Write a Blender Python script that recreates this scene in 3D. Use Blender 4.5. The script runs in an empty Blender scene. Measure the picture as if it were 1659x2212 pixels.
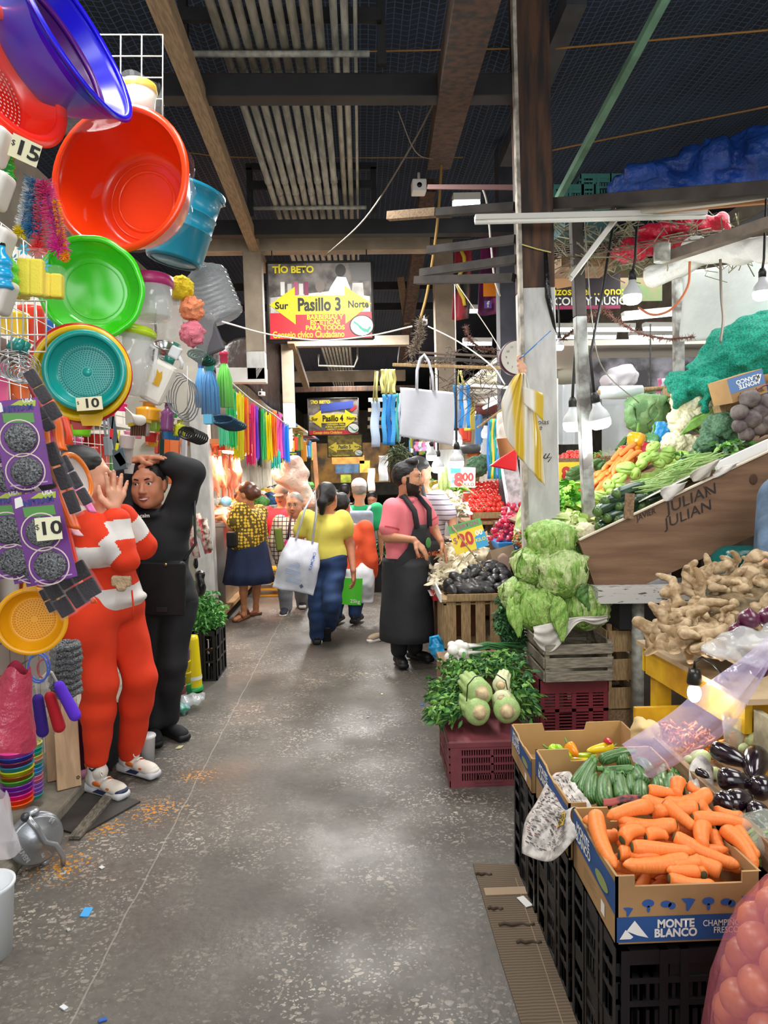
import bpy,bmesh,math,random
import numpy as np
from mathutils import Vector,Matrix,Quaternion
V=Vector
R=math.radians
rnd=random.Random(7)
SC=bpy.context.scene
COL=SC.collection
# ------------------------------------------------------------------ camera
F,CX,CY=1535.0,829.5,1106.0
CAM=V((0,0,1.55))
_d=V((-49.5,96,-F)).normalized()
_r=R(1.2)
_u=V((-math.sin(_r),math.cos(_r),0));_u=(_u-_d*_u.dot(_d)).normalized()
_x=_d.cross(_u)
cam=bpy.data.cameras.new('camera');cam.sensor_fit='VERTICAL';cam.sensor_height=24.0
cam.lens=24.0*F/2212.0;cam.clip_start=0.05;cam.clip_end=200
camo=bpy.data.objects.new('camera',cam);COL.objects.link(camo)
camo.matrix_world=Matrix.Translation(CAM)@Matrix((_x,_d,_u)).to_4x4()
SC.camera=camo
SC.view_settings.view_transform='Standard';SC.view_settings.look='None'
SC.view_settings.gamma=1.0;SC.view_settings.use_curve_mapping=False
SC.view_settings.exposure=0.55
def at(u,v,Y):
 c=V((u-CX,CY-v,-F));w=V((_x.dot(c),_d.dot(c),_u.dot(c)))
 return CAM+w*(Y/w.y)
def pm(n,Y):return n*Y/F
# ------------------------------------------------------------------ light
wd=bpy.data.worlds.new('world');SC.world=wd;wd.use_nodes=True
wd.node_tree.nodes['Background'].inputs[0].default_value=(0.93,0.97,1.0,1)
wd.node_tree.nodes['Background'].inputs[1].default_value=0.6
def light(kind,name,loc,power,col=(1,1,1),size=.1,rot=None,sy=None):
 l=bpy.data.lights.new(name,kind);l.energy=power;l.color=col
 if kind=='AREA':
  l.size=size
  if sy:l.shape='RECTANGLE';l.size_y=sy
 elif kind=='POINT':l.shadow_soft_size=size
 o=bpy.data.objects.new(name,l);o.location=loc;COL.objects.link(o)
 if rot:o.rotation_euler=rot
 return o
 # unseen area lights added over the aisle and stalls to reach brightness
for i,(x,y,p)in enumerate(((-.1,1.2,24),(-.1,5.6,85),(-.2,9.5,170),(-.2,15,260),(-.2,22,320))):
 light('AREA','aisle_fill_light',(x,y,3.7),p,(1,.98,.95),.5,(0,0,0),1.6)
light('AREA','stall_fill_light',(3.2,5.5,3.3),62,(1,1,.98),1.6,(0,0,0),4)  # unseen area lights added above the right-hand stalls
light('AREA','stall_fill_light',(2.6,1.2,3.2),45,(1,.98,.95),1.2,(0,0,0),2)
light('AREA','left_goods_fill',(-.9,2.4,3.3),34,(1,.99,.96),.3,(0,R(-12),0),1.6)  # added area light, brightens the goods hanging at the left
light('AREA','front_fill_light',(.2,-2.2,2.6),60,(.97,.98,1),2.6,(R(76),0,0),2)  # added behind the camera to lighten the faces from the front
# ------------------------------------------------------------------ materials
def lin(h):
 if not isinstance(h,str):return tuple(h)
 h=h.lstrip('#');o=[]
 for i in(0,2,4):
  c=int(h[i:i+2],16)/255;o.append(c/12.92 if c<=.04045 else((c+.055)/1.055)**2.4)
 return tuple(o)
MATS={}
def M(name,col='#888888',rough=.55,metal=0,noise=None,bump=None,alpha=1,trans=0,emit=0,col2=None,spec=.5,stretch=None,wave=None,sss=0,coat=0):
 if name in MATS:return MATS[name]
 m=bpy.data.materials.new(name);m.use_nodes=True;nt=m.node_tree;N=nt.nodes;L=nt.links
 b=N['Principled BSDF'];c=lin(col)
 I=b.inputs
 I['Base Color'].default_value=(*c,1);I['Roughness'].default_value=rough;I['Metallic'].default_value=metal
 I['Specular IOR Level'].default_value=spec
 if coat:I['Coat Weight'].default_value=coat;I['Coat Roughness'].default_value=.15
 if sss:I['Subsurface Weight'].default_value=sss;I['Subsurface Scale'].default_value=.01
 if trans:I['Transmission Weight'].default_value=trans;I['IOR'].default_value=1.3
 if alpha<1:I['Alpha'].default_value=alpha
 if emit:I['Emission Color'].default_value=(*c,1);I['Emission Strength'].default_value=emit
 if noise or bump or wave:
  tc=N.new('ShaderNodeTexCoord');mp=N.new('ShaderNodeMapping');L.new(tc.outputs['Object'],mp.inputs[0])
  if stretch:mp.inputs['Scale'].default_value=stretch
 if noise or wave:
  if wave:
   t=N.new('ShaderNodeTexWave');t.inputs['Scale'].default_value=wave[0];t.inputs['Distortion'].default_value=wave[1];t.inputs['Detail'].default_value=3
   if len(wave)>2:t.bands_direction=wave[2]
   if len(wave)>3:t.inputs['Detail Scale'].default_value=wave[3]
   amt=.5
  else:
   t=N.new('ShaderNodeTexNoise');t.inputs['Scale'].default_value=noise[0];t.inputs['Detail'].default_value=5;amt=noise[1]
  L.new(mp.outputs[0],t.inputs['Vector'])
  rp=N.new('ShaderNodeValToRGB');e=rp.color_ramp.elements
  c2=lin(col2)if col2 else tuple(x*(1-amt)for x in c)
  e[0].position,e[1].position=(.38,.62)if not wave else(.25,.75)
  if col2 and noise and len(noise)>2:e[0].position,e[1].position=noise[2],noise[3]
  e[0].color=(*c2,1);e[1].color=(*(c if col2 else tuple(min(1,x*(1+amt*.4))for x in c)),1)
  L.new(t.outputs['Color' if wave else 'Fac'],rp.inputs[0]);L.new(rp.outputs[0],I['Base Color'])
 if bump:
  t2=N.new('ShaderNodeTexNoise');t2 .inputs['Scale'].default_value=bump[0];t2 .inputs['Detail'].default_value=4
  L.new(mp.outputs[0],t2 .inputs['Vector']);bn=N.new('ShaderNodeBump');bn.inputs['Strength'].default_value=bump[1]
  bn.inputs['Distance'].default_value=bump[2]if len(bump)>2 else.01
  L.new(t2 .outputs['Fac'],bn.inputs['Height']);L.new(bn.outputs[0],I['Normal'])
 MATS[name]=m;return m
def plastic(col,rough=.3):return M('plastic'+str(col)+str(rough),col,rough,coat=.15)
def clear(col='#e8f4f8',a=.22,rough=.08):return M('clear'+col+str(a),col,rough,alpha=a,spec=.8)
# ------------------------------------------------------------------ mesh building
class B:
 def __init__(s):s.bm=bmesh.new();s.m=0;s.sm=True
 def _f(s,vs):
  try:f=s.bm.faces.new(vs)
  except ValueError:return None
  f.material_index=s.m;f.smooth=s.sm;return f
 def box(s,c,sz,rot=None,taper=1,mat=None):
  if mat is not None:s.m=mat
  c=V(c);h=V(sz)/2;q=rot if rot is not None else Matrix.Identity(3);vs=[]
  for z in(-1,1):
   t=taper if z>0 else 1
   for x,y in((-1,-1),(1,-1),(1,1),(-1,1)):
    vs.append(s.bm.verts.new(c+q@V((x*h.x*t,y*h.y*t,z*h.z))))
  o=s.sm;s.sm=False
  for f in((3,2,1,0),(4,5,6,7),(0,1,5,4),(1,2,6,5),(2,3,7,6),(3,0,4,7)):s._f([vs[i]for i in f])
  s.sm=o;return s
 def bar(s,a,b,w,h=None,up=(0,0,1),mat=None):
  a,b=V(a),V(b);d=b-a;q=frame(d,up);return s.box((a+b)/2,(w,d.length,h or w),q,mat=mat)
 def tube(s,pts,r,n=8,caps=True,mat=None,closed=False):
  if mat is not None:s.m=mat
  pts=[V(p)for p in pts];k=len(pts);rr=r if isinstance(r,(list,tuple))else[r]*k
  rings=[];up=V((.13,.21,.97))
  for i,p in enumerate(pts):
   if closed:d=pts[(i+1)%k]-pts[i-1]
   else:d=pts[min(i+1,k-1)]-pts[max(i-1,0)]
   if d.length<1e-9:d=V((0,0,1))
   d.normalize();x=d.cross(up)
   if x.length<.05:x=d.cross(V((1,0,0)))
   x.normalize();y=x.cross(d);up=y
   rings.append([s.bm.verts.new(p+(x*math.cos(2*math.pi*j/n)+y*math.sin(2*math.pi*j/n))*rr[i])for j in range(n)])
  for i in range(k if closed else k-1):
   A,C=rings[i],rings[(i+1)%k]
   for j in range(n):s._f((A[j],A[(j+1)%n],C[(j+1)%n],C[j]))
  if caps and not closed:s._f(rings[0][::-1]);s._f(rings[-1])
  return s
 def cyl(s,a,b,r1,r2=None,n=16,caps=True,mat=None):return s.tube([a,b],[r1,r1 if r2 is None else r2],n,caps,mat)
 def lathe(s,prof,n=32,mx=None,mat=None,wob=None):
  if mat is not None:s.m=mat
  mx=mx or Matrix();rings=[]
  for i,(r,z)in enumerate(prof):
   if r<1e-6:rings.append([s.bm.verts.new(mx@V((0,0,z)))]);continue
   ring=[]
   for j in range(n):
    a=2*math.pi*j/n;q=r*(wob(a,z,i)if wob else 1)
    ring.append(s.bm.verts.new(mx@V((q*math.cos(a),q*math.sin(a),z))))
   rings.append(ring)
  for A,C in zip(rings,rings[1:]):
   for j in range(n):
    k=(j+1)%n
    if len(A)==1 and len(C)==1:break
    if len(A)==1:s._f((A[0],C[k],C[j]))
    elif len(C)==1:s._f((A[j],A[k],C[0]))
    else:s._f((A[j],A[k],C[k],C[j]))
  return s
 def ell(s,c,r,rot=None,n=12,mat=None):
  r=(r,r,r)if not isinstance(r,(tuple,list))else r
  q=(rot.to_4x4()if rot is not None else Matrix());mx=Matrix.Translation(c)@q@Matrix.Diagonal((r[0],r[1],r[2],1))
  return s.lathe([(math.sin(math.pi*i/n),-math.cos(math.pi*i/n))for i in range(n+1)],2*n,mx,mat)
 def grid(s,fn,nu,nv,mat=None,cu=False):
  if mat is not None:s.m=mat
  g=[[s.bm.verts.new(fn(i/nu,j/nv))for j in range(nv+1)]for i in range(nu if cu else nu+1)]
  for i in range(nu):
   for j in range(nv):a,c=g[i],g[(i+1)%len(g)];s._f((a[j],c[j],c[j+1],a[j+1]))
  return s
 def prism(s,pts,d,mx=None,mat=None):
  if mat is not None:s.m=mat
  mx=mx or Matrix();o=s.sm;s.sm=False
  lo=[s.bm.verts.new(mx@V((p[0],p[1],0)))for p in pts];hi=[s.bm.verts.new(mx@V((p[0],p[1],d)))for p in pts]
  s._f(lo[::-1]);s._f(hi);n=len(pts)
  for i in range(n):s._f((lo[i],lo[(i+1)%n],hi[(i+1)%n],hi[i]))
  s.sm=o;return s
 def obj(s,name,mats,parent=None,bev=0,solid=0,sub=0,norm=True):
  me=bpy.data.meshes.new(name)
  if norm and not solid:bmesh.ops.recalc_face_normals(s.bm,faces=s.bm.faces)
  s.bm.to_mesh(me);s.bm.free()
  return link(name,me,mats,parent,bev,solid,sub)
def link(name,me,mats,parent=None,bev=0,solid=0,sub=0):
 o=bpy.data.objects.new(name,me);COL.objects.link(o)
 for m in(mats if isinstance(mats,(list,tuple))else[mats]):me.materials.append(m)
 if parent is not None:
  o.parent=parent
  if parent.type=='EMPTY':o.matrix_parent_inverse=parent.matrix_basis.inverted()
  elif parent.parent is None:o.matrix_parent_inverse=parent.matrix_basis.inverted()
 if solid:x=o.modifiers.new('solid','SOLIDIFY');x.thickness=solid;x.offset=0
 if bev:x=o.modifiers.new('bevel','BEVEL');x.width=bev;x.segments=2;x.limit_method='ANGLE'
 if sub:x=o.modifiers.new('sub','SUBSURF');x.levels=sub;x.render_levels=sub
 return o
def frame(d,up=(0,0,1)):
 d=V(d).normalized();up=V(up)
 x=d.cross(up)
 if x.length<1e-3:x=d.cross(V((1,0,0)))
 x.normalize();return Matrix((x,d,x.cross(d))).transposed()
def zframe(d,up=(0,1,0)):
 d=V(d).normalized();x=V(up).cross(d)
 if x.length<1e-3:x=V((1,0,0)).cross(d)
 x.normalize();return Matrix((x,d.cross(x),d)).transposed()
def pose(loc,zdir=(0,0,1),up=(0,1,0)):return Matrix.Translation(loc)@zframe(zdir,up).to_4x4()
def E3(x,y,z):return Matrix.Rotation(z,3,'Z')@Matrix.Rotation(y,3,'Y')@Matrix.Rotation(x,3,'X')
def tag(o,label=None,cat=None,group=None,kind=None):
 if label:o['label']=label
 if cat:o['category']=cat
 if group:o['group']=group
 if kind:o['kind']=kind
 return o
def thing(name,label,cat,loc=(0,0,0),group=None,mw=None):
 o=bpy.data.objects.new(name,None);COL.objects.link(o);o.empty_display_size=.05
 if mw is not None:o.matrix_basis=mw
 else:o.location=loc
 o.matrix_basis
 return tag(o,label,cat,group)
def struct(o):o['kind']='structure';return o
CH={}
def kids(o):return[c for c in bpy.data.objects if c.parent==o]
def copy_tree(o,mw,label=None,group=None,parent=None,tree=None):
 if tree is None:tree=CH.setdefault(o.name,_tree(o))
 c=o.copy();COL.objects.link(c)
 if parent is None:
  c.matrix_basis=mw
  if label:c['label']=label
  if group:c['group']=group
 else:c.parent=parent
 for ch,t in tree:copy_tree(ch,None,parent=c,tree=t)
 return c
def _tree(o):return[(c,_tree(c))for c in kids(o)]
class Proto:
 """first use places the built thing itself, later uses place copies"""
 def __init__(s,*roots):s.r=roots;s.n=[0]*len(roots)
 def put(s,mw,i=None,label=None,group=None):
  i=rnd.randrange(len(s.r))if i is None else i%len(s.r);o=s.r[i]
  if s.n[i]==0:
   CH.setdefault(o.name,_tree(o));o.matrix_basis=mw
   if label:o['label']=label
   if group:o['group']=group
  else:o=copy_tree(o,mw,label,group)
  s.n[i]+=1;return o
 def done(s):
  for o,k in zip(s.r,s.n):
   if k==0:
    for c in kids(o):
     for g in kids(c):bpy.data.objects.remove(g)
     bpy.data.objects.remove(c)
    bpy.data.objects.remove(o)
def text(name,body,size,mx,mat,parent=None,bold=.0,depth=.0,sx=1,sy=1,align='CENTER',spacing=1,shear=0):
 cu=bpy.data.curves.new(name,'FONT');cu.body=body;cu.size=size;cu.align_x=align;cu.align_y='CENTER'
 cu.offset=bold*size;cu.extrude=depth;cu.space_character=spacing;cu.shear=shear;cu.resolution_u=3;cu.space_line=.82
 o=bpy.data.objects.new(name,cu);COL.objects.link(o)
 me=bpy.data.meshes.new_from_object(o.evaluated_get(bpy.context.evaluated_depsgraph_get()))
 bpy.data.objects.remove(o);me.transform(mx@Matrix.Diagonal((sx,sy,1,1)));me.materials.clear()
 return link(name,me,mat,parent)
def plane_mx(c,nrm,up=(0,0,1)):
 """matrix whose x,y lie in the plane facing nrm, y upward"""
 z=V(nrm).normalized();x=V(up).cross(z).normalized();y=z.cross(x)
 return Matrix.Translation(c)@Matrix((x,y,z)).transposed().to_4x4()
 # ------------------------------------------------------------------ implicit surfaces
def cap(a,b,ra,rb=None,m=0,k=.02):return('c',V(a),V(b),ra,ra if rb is None else rb,m,k)
def eli(c,r,rot=None,m=0,k=.02):return('e',V(c),r if isinstance(r,(tuple,list))else(r,r,r),rot,m,k)
def rbox(c,h,rot=None,r=.01,m=0,k=.02):return('b',V(c),h,rot,r,m,k)
def cut(p):return('-',)+p
def sdf(name,prims,h,mats,parent=None,disp=None,matfn=None,smooth=1,mesh_only=False):
 lo=np.full(3,1e9);hi=-lo;bb=[]
 for p in prims:
  q=p[1:]if p[0]=='-' else p
  k=q[-1]
  if q[0]=='c':a,b=np.array(q[1]),np.array(q[2]);r=max(q[3],q[4]);l=np.minimum(a,b)-r;u=np.maximum(a,b)+r
  else:
   c=np.array(q[1]);s=np.array(q[2]);s=(s if q[3]is None else np.abs(np.array(q[3]))@s)+(q[4]if q[0]=='b' else 0);l,u=c-s,c+s
  bb.append((l-k-3*h,u+k+3*h))
  if p[0]!='-':lo=np.minimum(lo,l);hi=np.maximum(hi,u)
 lo-=.03+2*h;hi+=.03+2*h;n=np.ceil((hi-lo)/h).astype(int)+1
 f=np.full(n,1.0,np.float32);best=np.full(n,9.0,np.float32);mt=np.zeros(n,np.int16)
 ax=[(lo[i]+h*np.arange(n[i])).astype(np.float32)for i in range(3)]
 for p,(l,u)in zip(prims,bb):
  q=p[1:]if p[0]=='-' else p
  i0=np.clip(((l-lo)/h).astype(int),0,n);i1=np.clip(((u-lo)/h).astype(int)+2,0,n)
  if(i1<=i0).any():continue
  sl=tuple(slice(a,b)for a,b in zip(i0,i1))
  X,Y,Z=np.meshgrid(ax[0][sl[0]],ax[1][sl[1]],ax[2][sl[2]],indexing='ij')
  if q[0]=='c':
   a,b=q[1],q[2];d=b-a;L2=max(d.length_squared,1e-12)
   px,py,pz=X-a.x,Y-a.y,Z-a.z
   t=np.clip((px*d.x+py*d.y+pz*d.z)/L2,0,1)
   D=np.sqrt((px-t*d.x)**2+(py-t*d.y)**2+(pz-t*d.z)**2)-(q[3]+(q[4]-q[3])*t)
  else:
   px,py,pz=X-q[1].x,Y-q[1].y,Z-q[1].z
   if q[3]is not None:
    m=q[3];px,py,pz=(m[0][0]*px+m[1][0]*py+m[2][0]*pz,m[0][1]*px+m[1][1]*py+m[2][1]*pz,m[0][2]*px+m[1][2]*py+m[2][2]*pz)
   if q[0]=='e':
    r=q[2];k0=np.sqrt((px/r[0])**2+(py/r[1])**2+(pz/r[2])**2)
    k1=np.sqrt((px/r[0]**2)**2+(py/r[1]**2)**2+(pz/r[2]**2)**2);D=k0*(k0-1)/np.maximum(k1,1e-6)
   else:
    s=q[2];qx,qy,qz=np.abs(px)-s[0],np.abs(py)-s[1],np.abs(pz)-s[2]
    D=np.sqrt(np.maximum(qx,0)**2+np.maximum(qy,0)**2+np.maximum(qz,0)**2)+np.minimum(np.maximum(qx,np.maximum(qy,qz)),0)-q[4]
  k=max(q[-1],1e-5);A=f[sl]
  if p[0]=='-':
   hh=np.clip(.5-.5*(A+D)/k,0,1);f[sl]=A+(-D-A)*hh+k*hh*(1-hh)
  else:
   hh=np.clip(.5+.5*(A-D)/k,0,1);f[sl]=A+(D-A)*hh-k*hh*(1-hh)
   w=D<best[sl];best[sl]=np.where(w,D,best[sl]);mt[sl]=np.where(w,q[-2],mt[sl])
 if disp is not None:
  w=np.argwhere(np.abs(f)<.05);P=w*h+lo;f[tuple(w.T)]+=disp(P).astype(np.float32)
 ins=f<0;cs=np.zeros(n-1,np.int8);OFF=[(i,j,k)for i in(0,1)for j in(0,1)for k in(0,1)]
 for o in OFF:cs+=ins[o[0]:n[0]-1+o[0],o[1]:n[1]-1+o[1],o[2]:n[2]-1+o[2]]
 act=np.argwhere((cs>0)&(cs<8));idx=np.full(n-1,-1,np.int64);idx[tuple(act.T)]=np.arange(len(act))
 P=np.zeros((len(act),3));cnt=np.zeros(len(act))
 cv={o:f[act[:,0]+o[0],act[:,1]+o[1],act[:,2]+o[2]]for o in OFF}
 for o in OFF:
  for a in range(3):
   if o[a]:continue
   o2=list(o);o2[a]=1;o2=tuple(o2);x,y=cv[o],cv[o2];m=(x<0)!=(y<0)
   t=np.where(m,x/np.where(m,x-y,1),0);pt=np.array(o,float)[None]+0;pt=np.repeat(pt,len(act),0);pt[:,a]+=t
   P[m]+=pt[m];cnt[m]+=1
 P=P/np.maximum(cnt,1)[:,None]+act;Q=[];
 for a in range(3):
  b,c=(a+1)%3,(a+2)%3
  s0=[slice(None)]*3;s1=[slice(None)]*3;s0[a]=slice(0,-1);s1[a]=slice(1,None)
  e=np.argwhere(ins[tuple(s0)]!=ins[tuple(s1)]);e=e[(e[:,b]>0)&(e[:,c]>0)&(e[:,b]<n[b]-1)&(e[:,c]<n[c]-1)]
  fl=ins[tuple(e.T)];cor=[]
  for db,dc in((-1,-1),(0,-1),(0,0),(-1,0)):
   z=e.copy();z[:,b]+=db;z[:,c]+=dc;cor.append(idx[tuple(z.T)])
  q=np.stack(cor,1);q[~fl]=q[~fl][:,::-1];Q.append(q)
 Q=np.concatenate(Q)
 for _ in range(smooth):
  acc=np.zeros_like(P);w=np.zeros(len(P))
  for i in range(4):
   for j in(1,3):np.add.at(acc,Q[:,i],P[Q[:,(i+j)%4]]);np.add.at(w,Q[:,i],1)
  P=P*.45+.55*acc/np.maximum(w,1)[:,None]
 fm=mt[tuple(act[Q[:,0]].T)];P=P*h+lo
 if matfn is not None:fm=matfn(P[Q].mean(1),fm)
 me=bpy.data.meshes.new(name);me.vertices.add(len(P));me.vertices.foreach_set('co',P.astype(np.float32).ravel())
 me.loops.add(Q.size);me.loops.foreach_set('vertex_index',Q.ravel().astype(np.int32));me.polygons.add(len(Q))
 me.polygons.foreach_set('loop_start',np.arange(0,Q.size,4,dtype=np.int32))
 me.update(calc_edges=True);me.polygons.foreach_set('use_smooth',np.ones(len(Q),bool))
 if mesh_only:return me
 o=link(name,me,mats,parent)
 me.polygons.foreach_set('material_index',fm.astype(np.int32));return o
def wob3(sc,amp,seed=0):
 rs=np.random.RandomState(seed);K=rs.normal(size=(7,3))*sc;ph=rs.uniform(0,6.28,7)
 return lambda P:amp*np.sin(P@K.T+ph).sum(1)/3
 # ================================================================== the setting
def floor_mat():
 m=bpy.data.materials.new('worn_terrazzo');m.use_nodes=True;N=m.node_tree.nodes;L=m.node_tree.links;b=N['Principled BSDF']
 tc=N.new('ShaderNodeTexCoord');O=tc.outputs['Object']
 def noise(s,d=4,st=None):
  t=N.new('ShaderNodeTexNoise');t.inputs['Scale'].default_value=s;t.inputs['Detail'].default_value=d
  if st:mp=N.new('ShaderNodeMapping');mp.inputs['Scale'].default_value=st;L.new(O,mp.inputs[0]);L.new(mp.outputs[0],t.inputs[0])
  else:L.new(O,t.inputs[0])
  return t.outputs['Fac']
 def ramp(x,a,b_,ca=(0,0,0),cb=(1,1,1)):
  r=N.new('ShaderNodeValToRGB');e=r.color_ramp.elements;e[0].position,e[1].position=a,b_;e[0].color=(*ca,1);e[1].color=(*cb,1);L.new(x,r.inputs[0]);return r.outputs[0]
 def mix(f,a,c):
  x=N.new('ShaderNodeMix');x.data_type='RGBA'
  for s,v in((x.inputs[0],f),(x.inputs[6],a),(x.inputs[7],c)):
   if hasattr(v,'links'):L.new(v,s)
   elif isinstance(v,tuple):s.default_value=(*v,1)
   else:s.default_value=v
  return x.outputs[2]
 def math_(op,a,c):
  x=N.new('ShaderNodeMath');x.operation=op
  for s,v in((x.inputs[0],a),(x.inputs[1],c)):
   if hasattr(v,'links'):L.new(v,s)
   else:s.default_value=v
  return x.outputs[0]
 base=ramp(noise(1.3,6),.3,.7,lin('#47433d'),lin('#6a655d'))
 base=mix(math_('MULTIPLY',ramp(noise(30,3),.45,.7),.35),base,lin('#393734'))
 def chips(sc,thr,col,mask,st):
  v=N.new('ShaderNodeTexVoronoi');v.inputs['Scale'].default_value=sc;v.inputs['Randomness'].default_value=1
  mp=N.new('ShaderNodeMapping');mp.inputs['Scale'].default_value=st;mp.inputs['Rotation'].default_value=(0,0,sc);L.new(O,mp.inputs[0])
  ad=N.new('ShaderNodeVectorMath');ad.operation='ADD';nz=N.new('ShaderNodeTexNoise');nz.inputs['Scale'].default_value=sc*1.3;L.new(mp.outputs[0],nz.inputs[0])
  sc_=N.new('ShaderNodeVectorMath');sc_.operation='SCALE';sc_.inputs['Scale'].default_value=.03;L.new(nz.outputs['Color'],sc_.inputs[0])
  L.new(mp.outputs[0],ad.inputs[0]);L.new(sc_.outputs[0],ad.inputs[1]);L.new(ad.outputs[0],v.inputs['Vector'])
  return math_('MULTIPLY',ramp(v.outputs['Distance'],thr,thr*.75,(1,1,1),(1,1,1))if False else math_('LESS_THAN',v.outputs['Distance'],thr),mask),col
 msk=math_('MULTIPLY',ramp(noise(.9,5),.4,.6),ramp(noise(6,3),.35,.6))
 for sc,th,col,st in((19,.24,'#bdb2a2',(1,1.7,1)),(31,.26,'#a2978a',(1.6,1,1)),(52,.27,'#c9c1b3',(1,1.3,1))):
  f,c=chips(sc,th,lin(col),msk,st);base=mix(math_('MULTIPLY',f,.72),base,c)
  # ground spice spilled on the floor beside the stall
 sx=N.new('ShaderNodeSeparateXYZ');L.new(O,sx.inputs[0])
 def blob(cx,cy,r):
  dx=math_('SUBTRACT',sx.outputs[0],cx);dy=math_('SUBTRACT',sx.outputs[1],cy)
  d=math_('SQRT',math_('ADD',math_('MULTIPLY',dx,dx),math_('MULTIPLY',dy,dy)),0)
  return math_('MAXIMUM',math_('SUBTRACT',1,math_('DIVIDE',d,r)),0)
 acc=None
 for cx,cy,r in((-1.22,2.75,.38),(-.98,3.2,.4),(-.86,3.55,.3),(-1.15,3.05,.3)):
  acc=blob(cx,cy,r)if acc is None else math_('MAXIMUM',acc,blob(cx,cy,r))
 sp=math_('GREATER_THAN',math_('ADD',math_('MULTIPLY',acc,.35),noise(60,6)),.855)
 base=mix(sp,base,lin('#c17f1c'))
 jx=math_('LESS_THAN',math_('ABSOLUTE',math_('ADD',math_('ADD',sx.outputs[0],.855),math_('MULTIPLY',math_('SUBTRACT',noise(5),.5),.03)),0),.003)
 base=mix(math_('MULTIPLY',jx,.55),base,lin('#9a958c'))
 L.new(base,b.inputs['Base Color']);L.new(ramp(noise(2,4),.35,.7,(.42,)*3,(.75,)*3),b.inputs['Roughness'])
 bn=N.new('ShaderNodeBump');bn.inputs['Strength'].default_value=.25;bn.inputs['Distance'].default_value=.006;L.new(noise(40,6),bn.inputs['Height']);L.new(bn.outputs[0],b.inputs['Normal'])
 return m
b=B();b.box((0,18,-.1),(16,46,.2));struct(b.obj('floor',floor_mat()))
def roof_mat():
 m=M('roof_net','#1b2534',.75,noise=(1.2,.5))
 N,L=m.node_tree.nodes,m.node_tree.links;b=N['Principled BSDF']
 tc=N.new('ShaderNodeTexCoord');bk=N.new('ShaderNodeTexBrick');bk.offset=0;bk.inputs['Scale'].default_value=1
 for k,v in(('Brick Width',.06),('Row Height',.06),('Mortar Size',.004),('Mortar Smooth',.2)):bk.inputs[k].default_value=v
 L.new(tc.outputs['Object'],bk.inputs['Vector']);src=b.inputs['Base Color'].links[0].from_socket
 L.new(src,bk.inputs['Color1']);L.new(src,bk.inputs['Color2']);bk.inputs['Mortar'].default_value=(*lin('#40536e'),1);L.new(bk.outputs['Color'],b.inputs['Base Color'])
 return m
RM=roof_mat()
b=B()
def roof(u,v):
 x=-7+15*u;z=4.75+max(0,x-1.2)*.22-max(0,-x-1.5)*.1
 return V((x,-4+44*v,z+.02*math.sin(x*30)))
b.grid(roof,150,2);struct(b.obj('ceiling',RM,solid=.02))
CW=M('cream_wall','#d8d2c4',.8,noise=(3,.2));TL=M('white_tile','#dcd6cb',.3,noise=(2,.08))
def tile(m,w,mortar='#8a857c',axes='YZ',h=None):
 N,L=m.node_tree.nodes,m.node_tree.links;b=N['Principled BSDF'];tc=N.new('ShaderNodeTexCoord');sx=N.new('ShaderNodeSeparateXYZ');cb=N.new('ShaderNodeCombineXYZ')
 L.new(tc.outputs['Object'],sx.inputs[0]);L.new(sx.outputs[axes[0]],cb.inputs[0]);L.new(sx.outputs[axes[1]],cb.inputs[1])
 bk=N.new('ShaderNodeTexBrick');bk.offset=0;bk.inputs['Scale'].default_value=1
 for k,v in(('Brick Width',w),('Row Height',h or w),('Mortar Size',.004)):bk.inputs[k].default_value=v
 L.new(cb.outputs[0],bk.inputs['Vector']);c=b.inputs['Base Color'].default_value
 if b.inputs['Base Color'].links:
  s=b.inputs['Base Color'].links[0].from_socket;L.new(s,bk.inputs[1]);L.new(s,bk.inputs[2])
 else:bk.inputs[1].default_value=c;bk.inputs[2].default_value=c
 bk.inputs['Mortar'].default_value=(*lin(mortar),1);L.new(bk.outputs['Color'],b.inputs['Base Color']);return m
tile(TL,.15)
struct(B().box((-3.2,18,2.3),(.1,46,4.6)).obj('wall_left',CW))
struct(B().box((6.6,18,2.9),(.1,46,6)).obj('wall_right',CW))
struct(B().box((1.5,40,3),(17,.1,6)).obj('wall_back',CW))
# tiled rear wall of the housewares stall and the kerb it stands on
struct(B().box((-1.75,3.6,1.35),(.06,3.4,2.7)).obj('trim_1',TL))
KB=M('kerb_cement','#8d8779',.9,noise=(9,.3),bump=(40,.4))
struct(B().box((-1.62,3.7,.03),(.5,4.3,.06)).obj('trim_2',KB,bev=.012))
WW=M('worn_wood','#8d7052',.8,noise=(7,.35),stretch=(12,1,12),bump=(30,.3,.004));RUST=M('rusty_brown_steel','#5a3d2a',.75,noise=(5,.5),col2='#2b2422',stretch=(4,4,.5))
TANP=M('tan_painted_beam','#a1937f',.7,noise=(4,.25));BLK=M('black_steel','#1d1c1e',.6,noise=(6,.4));DK=M('dark_slat','#45403c',.75,noise=(8,.4))
WPOST=M('white_paint_post','#c3c3bf',.55,noise=(6,.16),stretch=(3,3,1));WOODB=M('light_rough_wood','#9c8468',.85,noise=(9,.3),stretch=(10,1,10))
GALV=M('galvanised_pipe','#a4a49a',.5,noise=(9,.32),metal=.1,stretch=(3,.6,3));ROPE=M('rope_white','#d6d2c8',.8)
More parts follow.
